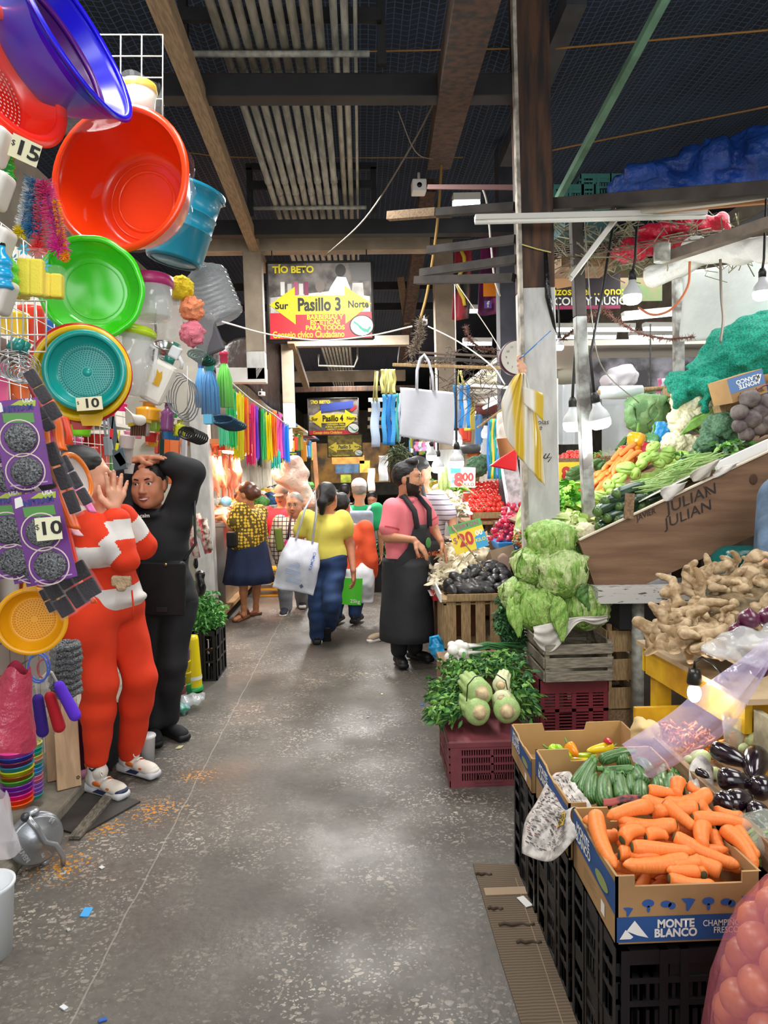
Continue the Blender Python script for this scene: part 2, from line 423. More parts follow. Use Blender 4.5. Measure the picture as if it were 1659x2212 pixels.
# --- main steel column: rusty above, white paint below
def column(name,lo,hi,w,label,split=None,dpt=None,mats=None,cat='column'):
 t=thing(name,label,cat,lo);lo,hi=V(lo),V(hi);s=split if split is not None else.5;mid=lo.lerp(hi,s)
 dpt=dpt or w
 b=B();b.bar(lo,mid,w,dpt,up=(0,1,0));b.obj('painted_base',mats[0],t,bev=.006)
 b=B();b.bar(mid,hi,w,dpt,up=(0,1,0));b.obj('upper_shaft',mats[1],t,bev=.006)
 return t
lo,hi=at(1177,1700,4.45),at(1138,-120,4.45);lo.z=0
t=column('steel_column',lo,hi,.2,'thick square steel column, rusty brown above and white painted below, behind the lettuces',(2.62-0)/hi.z,.2,(WPOST,RUST))
e=B();e.bar(lo+V((-.112,-.09,0)),hi+V((-.112,-.09,0)),.022,.06,up=(0,1,0));e.obj('pale_flange',M('flaking_paint','#b9b2a4',.8,noise=(14,.5)),t)
MK=M('marker_ink','#26221f',.7)
p0=lo.lerp(hi,.42)
for body,u,v,s in(('sin olas',1162,912,.045),('sabe',1157,924,.045),('yn',1150,945,.05)):
 text('handwriting',body,s,plane_mx(at(u,v,4.335),(0,-1,0)),MK,t,shear=.2)
def wig(u,v,Y,ps):return[at(u+a,v+c,Y)for a,c in ps]
B().tube(wig(1178,990,4.335,((-20,4),(-8,-2),(0,0),(14,-3),(6,8))),.003,5).tube(wig(1178,990,4.335,((-4,-1),(2,-10))),.003,5).tube(wig(1178,990,4.335,((3,0),(10,-11))),.003,5).obj('scribble',MK,t)
lo,hi=at(972,1100,9.3),at(948,270,9.3);lo.z=0
column('steel_column',lo,hi,.25,'tan painted steel column further back beside the hanging white bag',.3,.2,(WPOST,TANP))
b=B();lo,hi=at(1098,900,7.3),at(1090,320,7.3);lo.z=0;b.bar(lo,hi,.17,.2,up=(0,1,0)).obj('steel_post',M('dark_navy_post','#3a3b44',.6,noise=(5,.3)))
tag(bpy.data.objects['steel_post'],'dark blue-grey steel post just left of the rusty column','post')
lo,hi=at(1158,1180,6.2),at(1120,880,6.2);lo.z=0
tag(B().bar(lo,at(1092,960,6.2),.13,.13,up=(0,1,0)).obj('painted_post',M('chipped_white_post','#cfcad2',.6,noise=(20,.4))),'short white chipped post rising between the tomatoes and the radishes','post')
# --- beams
def beam(a,c,w,h,mat,label,name='roof_beam',cat='beam'):
 return tag(B().bar(a,c,w,h).obj(name,mat,bev=.004),label,cat)
beam((-1.55,4.45,3.83),(1.02,4.45,3.83),.12,.13,BLK,'black steel cross beam nearest the camera, under the grey pipes')
beam((-2.4,4.52,3.94),(1.0,4.52,3.94),.05,.03,RUST,'thin rusty angle iron lying above the nearest black cross beam')
beam((-2,6.95,3.83),(1.6,6.95,3.83),.12,.14,BLK,'second black cross beam, just in front of the first hanging sign')
beam((-1.95,7.45,3.84),(.75,7.45,3.84),.16,.17,TANP,'tan painted cross beam directly above the first hanging sign')
beam((-.95,10.7,3.42),(.75,10.7,3.42),.16,.14,TANP,'tan painted cross beam just below the first hanging sign')
beam((-1.3,14,3.33),(.9,14,3.33),.16,.2,TANP,'tan painted cross beam above the second hanging sign')
beam((-1.3,14.6,3.15),(1.2,14.6,3.15),.1,.1,RUST,'brown steel cross beam just above the second hanging sign')
beam(at(335,-30,3.4),at(568,580,8.2),.1,.11,WOODB,'long pale wooden roof beam running along the left side of the aisle','wooden_beam')
beam(at(1035,-60,3.0),at(948,345,6.2),.2,.16,RUST,'wide rusty steel channel sloping along the right side of the pipes')
beam(at(925,400,7.4),at(868,780,13),.16,.14,RUST,'rusty diagonal brace below the security camera')
beam(at(1445,-20,3.6),at(1205,430,5.2),.045,.045,M('green_steel','#6f9a80',.6,noise=(5,.3)),'thin green steel bar slanting across the upper right roof','roof_brace','brace')
beam(at(1245,-10,4.9),at(1095,345,6.8),.14,.14,M('grey_steel','#45464a',.6,noise=(5,.3)),'grey steel beam slanting behind the top of the rusty column')
for i,(ya,lab)in enumerate(((5.6,'nearest thin dark roof purlin over the aisle'),(8.9,'thin dark roof purlin above the first sign'),(11.2,'thin dark roof purlin behind the first sign'),(12.4,'thin dark roof purlin far behind the first sign'))):
 beam((-2.6,ya,4.45-.05*i),(1.4,ya,4.45-.05*i),.05,.12,BLK,lab,'roof_purlin','purlin')
for i,(a,c,lab)in enumerate(((at(628,735,10.4),at(662,835,13),'short wooden strut right below the first sign'),(at(865,600,11),at(880,700,11),'short wooden strut right of the first sign'))):
 beam(a,c,.1,.1,WOODB,lab,'wooden_strut','strut')
for i,(y,z,w)in enumerate(((16.5,3.1,2.6),(17.5,2.95,2.6),(18.5,2.8,2.6),(19.6,2.66,2.6))):
 beam((.2,y,z),(.2+w,y,z),.08,.09,TANP,'pale cross slat right of the far signs, %s from the top'%('first','second','third','fourth')[i],'roof_slat','slat')
 # left posts
lo,hi=at(556,822,7.45),at(546,545,7.45)
t=column('roof_post',lo,hi,.185,'tan post with white painted foot left of the first sign',.22,.16,(WPOST,TANP))
beam(at(470,812,7.45),at(576,812,7.45),.16,.15,M('cream_beam','#d2cfc8',.6,noise=(3,.15)),'short cream box beam under the tan post left of the first sign')
lo,hi=at(626,925,10.7),at(620,745,10.7)
column('roof_post',lo,hi,.17,'tan post with pale blue painted foot left of the second sign',.3,.15,(M('pale_blue_paint','#b7c2c9',.6),TANP))
lo,hi=at(452,1345,7.2),at(430,880,7.2);lo.z=0
tag(B().bar(lo,hi,.18,.16,up=(0,1,0)).obj('stall_post',WPOST,bev=.008),'white painted post at the corner of the poultry stall','post')
tag(B().bar(V((at(690,1062,17).x,17,0)),at(678,955,17),.1,.1,up=(0,1,0)).obj('wooden_post',M('orange_wood','#a9754c',.8,noise=(4,.3))),'orange-brown wooden post right of the plastic sack','post')
# --- pipe bundle on hangers
xs=[-.74+.07*i for i in range(9)]
for i,x in enumerate(xs):
 b=B();b.cyl((x,2.2,4.0),(x,4.55,4.0),.026,n=12);b.cyl((x,4.5,4.0),(x,10.5,4.0),.026,n=12)
 for yy in(6.2+.25*(i%2),):b.cyl((x,yy,4.0),(x,yy+.07,4.0),.031,n=12)
 b.cyl((x,10.6,4.0),(x,22,4.0),.026,n=10)
 tag(b.obj('conduit_pipe',GALV),'grey steel conduit pipe on the ceiling rack, %s from the left'%('first','second','third','fourth','fifth','sixth','seventh','eighth','ninth')[i],'pipe','grey conduit pipes over the aisle')
for i,(x,r)in enumerate(((-.1,.022),(-.04,.022),(.02,.012))):
 tag(B().cyl((x,2.2,4.06),(x,9.2,4.06),r,n=10).obj('conduit_pipe',GALV),'thin grey conduit at the right edge of the ceiling rack, %s'%('first','second','outermost')[i],'pipe','grey conduit pipes over the aisle')
for i,(y,lab)in enumerate(((4.3,'black steel hanger frame under the pipes at the nearest cross beam'),(6.75,'black steel hanger frame under the pipes at the second cross beam'))):
 t=thing('pipe_rack',lab,'rack',(0,y,3.93))
 b=B()
 for x in(-.97,.17):b.box((x,y,4.1),(.05,.05,.42))
 b.box((-.4,y-.05,4.14),(1.14,.04,.07));b.box((-.4,y,4.32),(1.2,.05,.06));b.obj('frame',BLK,t)
 B().cyl((-.95,y+.0,3.955),(.1,y+.0,3.955),.018,n=10).obj('cross_pipe',GALV,t)
t=thing('pipe_rack','pale hanger loop holding the pipes below the first sign','rack',at(735,780,11))
B().tube([at(688,765,11),at(688,790,11),at(765,792,11),at(772,775,11),at(772,750,11)],.015,8).obj('loop',GALV,t)
# --- slats sticking out from the column
for u0,v0,u1,v1,c,lab in((840,467,1112,447,0,'long wooden slat with pale end sticking left from the rusty column'),(926,541,1115,517,1,'dark slat sticking left from the rusty column, above the two others'),(910,590,1118,560,1,'dark slat sticking left from the rusty column, middle one'),(898,606,1110,600,1,'dark slat sticking left from the rusty column, lowest one')):
 o=B().bar(at(u0,v0,5.0),at(u1,v1,4.5),.05,.05).obj('cantilever_bar',[DK]);tag(o,lab,'slat','slats tied to the rusty column')
 if c==0:B().bar(at(839,467,4.99),at(942,459,4.8),.053,.053).obj('pale_end',WOODB,o)
tag(B().bar(at(925,404,5.2),at(1130,405,4.6),.02,.03).obj('steel_bar',M('red_oxide','#5b2f2a',.7)),'thin red-brown bar between the security camera and the rusty column','bar')
# --- housewares stall skeleton and poultry stall shell
struct(B().box((-2.4,7.3,1.6),(1.6,.08,3.2)).obj('wall_stall',CW))
# ================================================================== right side: crates, boxes and produce
def leafs(b,fn,n,ln,wd,m=0,droop=.4,seed=1,fold=.25,mats=1):
 """n small leaves; fn(rnd) -> (base point, direction)"""
 rr=random.Random(seed)
 for _ in range(n):
  p,d=fn(rr);d=V(d).normalized();L=ln*rr.uniform(.6,1.25);w=wd*rr.uniform(.7,1.2)
  sd=d.cross(V((rr.uniform(-1,1),rr.uniform(-1,1),rr.uniform(-1,1)))).normalized();up=sd.cross(d)
  b.m=m+rr.randrange(mats);q=[]
  for t,ww in((0,.15),(.35,.9),(.7,.8),(1,.05)):
   c=V(p)+d*L*t+V((0,0,-droop*L*t*t));o=up*fold*w*(.5 if t in(0,1)else 1)
   q.append([b.bm.verts.new(c-sd*w*ww/2+o),b.bm.verts.new(c),b.bm.verts.new(c+sd*w*ww/2+o)])
  for a,c in zip(q,q[1:]):
   b._f((a[0],a[1],c[1],c[0]));b._f((a[1],a[2],c[2],c[1]))
MAR=M('maroon_plastic','#7a2a33',.45,noise=(6,.2));MAR2=M('faded_maroon_plastic','#84424a',.5,noise=(6,.25));BLKP=M('black_crate_plastic','#17171a',.42,noise=(8,.3));
def crate(name,label,x0,x1,y0,y1,z0,z1,mat,style,cat='crate',group=None,back=True):
 t=thing(name,label,cat,((x0+x1)/2,(y0+y1)/2,z0),group);H=z1-z0
 def panel(nm,a,ux,W,nrm,st):
  b=B();ux=V(ux);uz=V((0,0,1));T=.008;a=V(a)
  def pb(s,z,w,h,d=T):b.box(a+ux*(s+w/2)+uz*(z+h/2),(abs(ux.x)*w+abs(ux.y)*d,abs(ux.y)*w+abs(ux.x)*d,h))
  pb(0,H-.035,W,.035,.016)
  if st=='v':
   pb(0,0,W,H*.14);pb(0,0,.05,H,.014);pb(W-.035,0,.035,H,.014);pb(W*.52-.006,0,.012,H,.012)
   for k in range(1,5):pb(0,H*(.14+.175*k),W,.009,.012)
   n=int(W/.0145)
   for i in range(n):pb(.05+(W-.085)*i/n,H*.14,.0055,H*.8)
   pb(W*.34,H*.17,W*.34,H*.1);pb(W*.3,H*.03,W*.36,.01,.013);pb(W*.3,H*.1,W*.36,.01,.013)
  elif st=='h':
   pb(0,0,W,.02);pb(0,H*.44,W,.018,.012)
   for i in range(5):pb(W*i/4-(0 if i==0 else.012 if i<4 else.024),0,.024,H,.012)
   n=int(H/.0175)
   for i in range(n):pb(0,H*i/n,W,.0085)
   pb(W*.28,0,W*.22,H*.42)
   pb(0,H-.075,W,.05,.02)
  else:
   for z in(0,.36,.62):pb(0,H*z,W,.014,.018)
   for s in(0,.09,W*.36,W*.64,W-.11,W-.02):pb(s,0,.02,H,.02)
   pb(W*.3,H*.64,W*.4,H*.28);pb(W*.3,H*.1,W*.4,H*.2)
   for i in range(3):
    for s in(.02,.045,.07):pb(s,H*.04,.006,H*.9,.014);pb(W-s,H*.04,.006,H*.9,.014)
   n=int(W/.02)
   for i in range(n):pb(W*i/n,0,.008,H*.3);pb(W*i/n,H*.38,.008,H*.22)
  b.obj(nm,mat,t)
 W,D=x1-x0,y1-y0
 panel('front_panel',(x0,y0,z0),(1,0,0),W,None,style);panel('side_panel',(x0,y0,z0),(0,1,0),D,None,style)
 panel('side_panel',(x1,y0,z0),(0,1,0),D,None,style)
 if back:panel('back_panel',(x0,y1,z0),(1,0,0),W,None,style)
 B().box(((x0+x1)/2,(y0+y1)/2,z0+.006),(W,D,.012)).obj('base',mat,t)
 return t
 # crates on the floor
cA=crate('plastic_crate','faded maroon plastic crate turned upside down under the celery',.40,.79,3.33,3.75,0,.22,MAR2,'v')
b=B();b.box((.595,3.54,.222),(.4,.43,.012));b.box((.595,3.33,.21),(.41,.02,.03));b.obj('top_panel',MAR2,cA,bev=.004)
crate('plastic_crate','dark maroon plastic crate standing under the wooden crate of lettuces',.985,1.37,3.92,4.42,0,.33,MAR,'h')
for i,(y0,y1,lab)in enumerate(((1.56,1.9,'under the box of carrots'),(1.94,2.3,'under the box of zucchinis'),(2.34,2.66,'under the box of peppers'))):
 for k in range(2):
  z=.215*k
  crate('plastic_crate','black plastic crate %s, %s of the two'%(lab,('lower','upper')[k]),.575,.96,y0,y1,z,z+.212,BLKP,'b')
  # cardboard on the floor
CB=M('cardboard','#a98558',.85,noise=(4,.2),bump=(20,.15));CBD=M('dirty_cardboard','#6a5a46',.9,noise=(5,.4),wave=None,bump=(30,.3));CBB=M('box_blue_print','#24508c',.7,noise=(8,.2))
CBI=M('cardboard_inner','#b8955f',.85,noise=(5,.15));INK=M('blue_ink','#2c5597',.75);WPR=M('white_print','#e9e9e4',.7)
m=M('corrugated_dirty','#6d5d49',.9,wave=(26,1.5,'Y'),col2='#54483a')
sp=[(.40,2.66),(.56,2.68),(.545,2.2),(.555,1.5),(.34,1.5),(.405,2.1)]
t=thing('cardboard_sheet','flattened dirty brown cardboard sheet on the floor beside the black crates','cardboard',(.5,2,0))
b=B()
sp=[tuple(p)for p in[(.402,2.66),(.585,2.64),(.57,2.25),(.56,1.45),(.42,1.45),(.405,2.1)]]
b.prism(sp,.006,Matrix.Translation((0,0,.001)),0);b.obj('sheet',m,t)
b=B();b.box((.50,2.47,.0085),(.17,.045,.002));b.obj('torn_strip',M('torn_paper','#a08a70',.9),t)
for y,x0,x1 in((2.58,.40,.46),(2.37,.41,.46),(2.28,.43,.55),(2.19,.47,.55)):
 B().tube([(x0+(x1-x0)*i/6,y+.006*math.sin(i*2.1),.010+.003*math.sin(i))for i in range(7)],.005,6).obj('torn_ridge',M('torn_edge','#4a3d2f',.9),t)
B().box((.527,1.95,.0075),(.003,1.2,.002),E3(0,0,-.03)).obj('crease',M('crease_light','#8a775c',.9),t)
tag(B().box((.545,2.4,.011),(.028,.06,.002),E3(0,0,.35)).obj('paper_label',M('white_paper','#d9d7d2',.8)),'small white paper label lying on the dirty cardboard sheet','label')
# ---- cardboard produce boxes
def mush(b,c,ux,uz,s,k):
 """small printed mushroom"""
 def P(x,y):return V(c)+V(ux)*x*s+V(uz)*y*s
 def blob(cx,cy,rx,ry,n=14):b._f([b.bm.verts.new(P(cx+rx*math.cos(2*math.pi*i/n),cy+ry*math.sin(2*math.pi*i/n)))for i in range(n)])
 if k%3==0:b._f([b.bm.verts.new(P(*q))for q in((-.5,.4),(.1,.42),(.5,.3),(.25,-.1),(0,-.5),(-.15,-.45),(-.15,0))])
 elif k%3==1:blob(0,.15,.42,.28);blob(.02,-.25,.12,.25)
 else:blob(-.15,.05,.38,.25);blob(.25,-.08,.26,.26)
def carton(label,x0,x1,y0,y1,z0,z1,deco,notch=True,mat_in=CBI):
 t=thing('cardboard_box',label,'box',((x0+x1)/2,(y0+y1)/2,z0));H=z1-z0;W,D=x1-x0,y1-y0;th=.006
 mxf=plane_mx((x0,y0,z0),(0,-1,0));mxl=plane_mx((x0,y1,z0),(-1,0,0));
 def pan(nm,mx,w,prof,d=th,mat=CB):B().prism(prof,-d,mx).obj(nm,mat,t)
 c=W*.13
 front=[(0,0),(W,0),(W,H),(W-c,H),(W-c,H*.84),(c,H*.84),(c,H),(0,H)]if notch else[(0,0),(W,0),(W,H),(0,H)]
 side=[(0,0),(D,0),(D,H),(D*.66,H*.97),(D*.6,H*.93),(D*.4,H*.93),(D*.34,H),(0,H)]
 pan('front_wall',mxf,W,front);pan('side_wall',mxl,D,side)
 pan('side_wall',plane_mx((x1-th,y1,z0),(-1,0,0)),D,side);pan('back_wall',plane_mx((x0,y1-th,z0),(0,-1,0)),W,[(0,0),(W,0),(W,H),(W*.68,H),(W*.66,H*.75),(W*.3,H*.75),(W*.28,H),(0,H)],mat=mat_in)
 B().box(((x0+x1)/2,(y0+y1)/2,z0+.003),(W,D,.006)).obj('bottom',CB,t)
 # printing on the two faces
 for mx,w,face in((mxf,W,'f'),(mxl,D,'l')):
  if face not in deco:continue
  o=mx@Matrix.Translation((0,0,.0012));b=B()
  if face=='f':
   b._f([b.bm.verts.new(o@V((x,y,0)))for x,y in((.002,H*.03),(w-.002,H*.03),(w-.002,H*.4),(.002,H*.4))]);b.obj('blue_band',CBB,t)
   ux,uz=(1,0,0),(0,0,1)
   for k in range(7):b=B();mush(b,o@V((.028+k*w*.138,H*(.56 if k else.48),0)),ux,uz,.034 if k else.024,k);b.obj('mushroom_print',INK,t)
   b=B();o2=o@Matrix.Translation((0,0,.001))
   for q in(((.008,H*.08),(.022,H*.22),(.04,H*.11),(.034,H*.08)),((.024,H*.2),(.043,H*.35),(.075,H*.09),(.05,H*.13))):b._f([b.bm.verts.new(o2@V((x,y,0)))for x,y in q])
   b.obj('mountain_emblem',WPR,t)
   text('lettering','MONTE\nBLANCO',.027,o2@Matrix.Translation((w*.41,H*.215,0)),WPR,t,bold=.04,sx=.92)
   text('lettering','CHAMPIÑONES\nFRESCOS',.021,o2@Matrix.Translation((w*.77,H*.215,0)),WPR,t,sx=.8,bold=.01)
  else:
   b._f([b.bm.verts.new(o@V((x,y,0)))for x,y in((.002,H*.99),(D*.36,H*.97),(D*.6,H*.9),(D*.998,H*.9),(D*.998,H*.42),(.002,H*.5))]);b.obj('blue_band',CBB,t)
   o2=o@Matrix.Translation((0,0,.001))
   text('lettering','MONTE\nBLANCO',.034,o2@Matrix.Translation((D*.28,H*.72,0)),WPR,t,bold=.03,sx=.9)
   b=B();b._f([b.bm.verts.new(o2@V((D*.72+D*.14*math.cos(a),H*.6+H*.1*math.sin(a),0)))for a in[k*.4 for k in range(16)]]);b.obj('green_oval',M('olive_print','#8f9a5d',.8),t)
   b=B()
   for k in range(7):b._f([b.bm.verts.new(o@V((x,y,0)))for x,y in((D*.3,H*(.34-k*.03)),(D*(.6-.04*(k%3)),H*(.34-k*.03)),(D*(.6-.04*(k%3)),H*(.345-k*.03)),(D*.3,H*(.345-k*.03)))])
   b.obj('small_print',M('brown_ink','#6b5335',.8),t)
   b=B();b._f([b.bm.verts.new(o@V((x,y,0)))for x,y in((D*.7,H*.1),(D*.78,H*.1),(D*.78,H*.3),(D*.7,H*.3))]);b.obj('recycle_label',WPR,t)
 return t
carton('open cardboard box of carrots with blue printed band, nearest the camera',.562,.90,1.55,1.88,.445,.607,'fl')
carton('open cardboard box of zucchinis with newspaper hanging over its side',.562,.95,1.92,2.3,.435,.6,'l')
carton('open cardboard box with a few yellow and green peppers in it',.556,.985,2.33,2.66,.43,.555,'l')
def at_crop(cx,cy,Y):return at(1080+cx/2.865,1500+cy/2.865,Y)
# ---- carrots
CAR=M('carrot_orange','#f0853c',.45,noise=(14,.16),stretch=(8,1,1),bump=(60,.12,.002));CRN=M('carrot_crown','#4d4a2a',.9)
def bent_lathe(prof,bend,n=14,ribs=0,amp=0):
 b=B();pts=[];
 for r,x in prof:pts.append(V((x,0,bend*math.sin(math.pi*x))))
 b.tube(pts,[max(r,.0006)for r,_ in prof],n);return b
def carrot(k):
 t=thing('carrot','','carrot');rr=random.Random(k)
 prof=[(.0,.012),(.04,.006),(.064,.02),(.078,.07),(.083,.16)]+[(.084-.024*i/10+.003*rr.uniform(-1,1),.18+.068*i)for i in range(11)]+[(.05,.91),(.036,.95),(.02,.98),(.004,1.0)]
 bent_lathe([(r,x)for r,x in prof],(-.05,.04,.1,0)[k%4],16).obj('root',CAR,t)
 B().tube([(-.016,0,0),(.0,0,0),(.016,0,0)],[.034,.05,.044],12).obj('crown',CRN,t)
 return t
PC=Proto(*[carrot(k)for k in range(4)])
def place_len(P,a,c,r,r0,label,group,i=None,roll=None):
 """lay a unit-long produce between two points"""
 a,c=V(a),V(c);d=c-a;q=frame(d,(0,0,1));x,y,z=q.col[0],q.col[1],q.col[2]
 an=rnd.uniform(0,6.28)if roll is None else roll
 z2=z*math.cos(an)+x*math.sin(an);y2=z2 .cross(y)
 k=r/r0;mw=Matrix((y*d.length,y2*k,z2*k)).transposed().to_4x4();mw.translation=a
 return P.put(mw,i,label,group)
CL='thick orange carrot in the heaped cardboard box nearest the camera'
LAB={0:'carrot standing upright against the left wall of the carrot box',2:'carrot lying across the middle of the heap with its dark crown facing right',6:'long carrot lying along the front edge of the carrot box',15:'longest carrot slanting down across the front of the heap',17:'carrot slanting steeply down at the right of the heap',11:'carrot lying at the right rear of the heap beside the eggplants',12:'carrot standing upright at the very back of the heap'}
for i,(x0,y0,x1,y1,r)in enumerate(((590,730,715,1075,50),(935,690,660,760,45),(1090,808,712,760,47),(755,905,905,845,46),(900,882,1045,880,40),(815,945,1210,975,44),(1172,1028,760,1055,50),(915,590,1110,615,36),(1300,612,1010,660,50),(1225,705,875,640,52),(1015,670,1215,835,44),(1190,765,1560,815,42),(1110,530,1095,640,46),(1160,552,1240,600,30),(1235,660,1365,770,40),(1075,880,1490,1065,47),(1262,805,1262,960,50),(1385,830,1585,1090,48),(1460,820,1600,1010,40),(1245,1040,1060,1060,40),(1370,1100,1180,1010,46),(1235,1100,1030,1090,36),(1045,1140,1335,1170,38),(735,990,900,1010,46),(735,838,930,830,36),(1330,900,1470,1000,44),(1340,1060,1500,1090,40),(528,765,590,830,30),(1310,850,1370,980,42),(930,730,1100,700,40),(1100,820,900,850,42),(1000,1010,800,1010,44),(1500,760,1320,700,36),(1150,980,1330,1040,44))):
 f=lambda y:1.60+(1100-y)/560*.25+(0 if i<23 else.025)
 place_len(PC,at_crop(x0,y0,f(y0)),at_crop(x1,y1,f(y1)),r/2.865*1.95/F,.084,LAB.get(i,CL),'carrots in the nearest box')
rr=random.Random(77)
for k in range(26):
 a=rr.uniform(0,6.28);c=V((rr.uniform(.66,.82),rr.uniform(1.63,1.8),.5+.022*(k//6)));d=V((math.cos(a),math.sin(a)*.6,rr.uniform(-.15,.15)))*.08;place_len(PC,c-d,c+d,.016,.084,'orange carrot buried low in the nearest cardboard box','carrots low in the nearest box')
 # ---- zucchinis
ZUC=M('zucchini_green','#34592b',.4,wave=(7,3,'Y',4),col2='#588146',stretch=(.5,1,1));ZST=M('zucchini_stem','#5b8a45',.6)
def zucchini(k):
 t=thing('zucchini','','zucchini')
 bent_lathe([(.02,0),(.08,.01),(.12,.05),(.135,.12),(.138,.3),(.125,.5),(.105,.7),(.075,.82),(.062,.86)],(.03,-.05)[k%2],16).obj('fruit',ZUC,t)
 b=B();b.lathe([(.06,.84),(.072,.86),(.05,.9),(.052,.97),(.06,1.0),(.0,1.0)],10,Matrix(((0,0,1,0),(1,0,0,0),(0,1,0,0),(0,0,0,1))),wob=lambda a,z,i:1+.18*math.cos(5*a));b.obj('stem',ZST,t)
 return t
PZ=Proto(zucchini(0),zucchini(1))
ZL={0:'zucchini leaning against the left rear of its box',3:'plump zucchini standing in the front row, second from the left',4:'zucchini standing in the front row right of the plump one',5:'zucchini lying on top at the back of the box',7:'pale zucchini lying across above the front row',12:'zucchini leaning at the right end of the box'}
for i,(x0,y0,x1,y1,r)in enumerate(((455,560,575,385,36),(505,610,592,405,40),(560,660,582,490,46),(648,690,660,485,54),(768,665,748,475,54),(620,408,830,350,42),(770,430,745,340,50),(835,470,600,460,42),(880,560,850,440,58),(870,660,868,535,50),(985,620,965,520,44),(1050,620,1070,470,44),(1190,560,1110,410,46),(1005,560,1015,440,40),(700,560,690,460,40),(820,610,800,480,40),(1100,600,1090,480,40),(930,500,860,400,46))):
 f=lambda y:1.95+(690-y)/340*.3
 place_len(PZ,at_crop(x0,y0,f(y0)),at_crop(x1,y1,f(y1)),r/2.865*2.08/F,.137,ZL.get(i,'ribbed green zucchini in the box with the newspaper'),'zucchinis in the near box')
 # ---- peppers in the rear box
def pepper_mesh(col,name,label,a,c,r,bell=False):
 t=thing(name,label,'pepper');b=B();a,c=V(a),V(c);d=c-a
 prof=[(.0,0),(.6,.02),(.95,.1),(1,.25),(.9,.5),(.65,.8),(.3,.96),(.0,1)]if not bell else[(.3,.06),(.7,.0),(.98,.1),(1.05,.35),(1,.65),(.85,.9),(.5,1),(.2,.95),(0,.93)]
 b.lathe([(q*r,z*d.length)for q,z in prof],20,pose(a,d),wob=lambda an,z,i:1+(.11 if bell else.06)*math.cos((4 if bell else 3)*an));b.obj('flesh',M('pepper'+col,col,.22,coat=.4),t)
 u=d.normalized();B().tube([a+u*r*.3,a-u*r*.3,a-u*r*.9+V((0,0,r*.3))],[r*.28,r*.18,r*.15],8).obj('stem',M('pepper_stem','#5c8a33',.6),t);return t
for x0,y0,x1,y1,r,col,lab in((300,335,445,385,42,'#a8d91f','lime green pepper at the left of the rear cardboard box'),(420,305,480,385,38,'#f0921c','orange pepper with green stem in the rear cardboard box'),(700,320,535,350,32,'#e2c41b','yellow pepper at the right of the rear cardboard box'),(440,410,560,405,24,'#e8d325','yellow pepper beside the zucchini stems'),(465,385,600,375,22,'#b5d029','yellow-green pepper behind the yellow one'),(340,350,380,330,36,'#8fc926','light green pepper behind the lime green one'),(655,285,690,300,22,'#b8242c','small red pepper at the back of the rear cardboard box')):
 pepper_mesh(col,'chili_pepper',lab,at_crop(x0,y0,2.46),at_crop(x1,y1,2.46-.04),r/2.865*2.45/F)
 # ---- eggplants
EGG=M('eggplant_skin','#1c1019',.16,coat=.7,spec=.6);CAL=M('eggplant_calyx','#5d6b42',.7)
def eggplant():
 t=thing('eggplant','','eggplant');bent_lathe([(.01,0),(.12,.015),(.22,.07),(.28,.17),(.3,.3),(.28,.5),(.23,.68),(.16,.82),(.09,.9),(.06,.93)],.04,20).obj('fruit',EGG,t)
 b=B();b.lathe([(.1,.86),(.12,.84),(.075,.92),(.03,.95),(.028,1.03),(0,1.03)],10,Matrix(((0,0,1,0),(1,0,0,0),(0,1,0,0),(0,0,0,1))),wob=lambda a,z,i:1+.2*math.cos(5*a));b.obj('calyx',CAL,t);return t
PE=Proto(eggplant())
for x0,y0,x1,y1,r,lab in((1300,330,1560,450,72,'shiny dark eggplant topmost in the pile, pointing left'),(1590,360,1560,540,90,'dark eggplant with its flower end up, right of the topmost one'),(1340,520,1570,560,76,'dark eggplant below the topmost one'),(1560,600,1720,560,80,'dark eggplant cut by the right picture edge'),(1400,690,1560,630,76,'dark eggplant in the second row from below'),(1520,740,1700,780,84,'dark eggplant lowest in the pile, beside the carrots'),(1210,470,1300,520,30,'dark eggplant tip beside the zucchinis'),(1340,640,1460,720,66,'dark eggplant deep in the pile near the carrots')):
 f=lambda y:2.08-(y-330)/430*.3
 place_len(PE,at_crop(x0,y0,f(y0)),at_crop(x1,y1,f(y1)),r/2.865*1.9/F,.3,lab,'eggplants',roll=0)
t=thing('wooden_tray','wooden tray under the eggplants','tray',(1.2,1.95,.55))
B().box((1.2,1.95,.53),(.46,.75,.03)).obj('bottom',WW,t);B().box((.98,1.95,.57),(.02,.75,.1)).obj('side_board',WW,t);B().box((1.2,1.6,.26),(.4,.04,.52)).obj('leg',WW,t);B().box((1.2,2.3,.26),(.4,.04,.52)).obj('leg',WW,t)
# chayote-like squash and cactus by the eggplants
CHG=M('pale_green_squash','#b9c58e',.5,noise=(9,.25));
def squash(name,label,c,r,mat,seed=1,cat='squash',h=.006,group=None,sc=(1,.8,.8)):
 o=sdf(name,[eli(c,(r*sc[0],r*sc[1],r*sc[2])),eli(V(c)+V((r*.5,0,r*.1)),(r*.7,r*.65,r*.62),k=.03)],h,mat,disp=wob3(40,r*.05,seed));return tag(o,label,cat,group)
for i,(x,y,r,lab)in enumerate(((1578,293,68,'speckled green squash above the eggplants'),(1510,335,32,'small pale squash left of the speckled one'),(1225,400,62,'pale cactus-green squash left of the eggplants'),(1320,490,40,'pale green squash between zucchinis and eggplants'),(1165,410,28,'small pale green squash beside the plastic bag'))):
 squash('squash',lab,at_crop(x,y,2.15),r/2.865*2.15/F,M('speckled_squash','#a9ae74',.5,noise=(30,.35))if i==0 else CHG,i)
t=thing('plastic_bag','clear bag of diced green cactus right of the carrots','bag',at_crop(1620,890,1.72))
c=at_crop(1640,890,1.72);rr=random.Random(4);b=B()
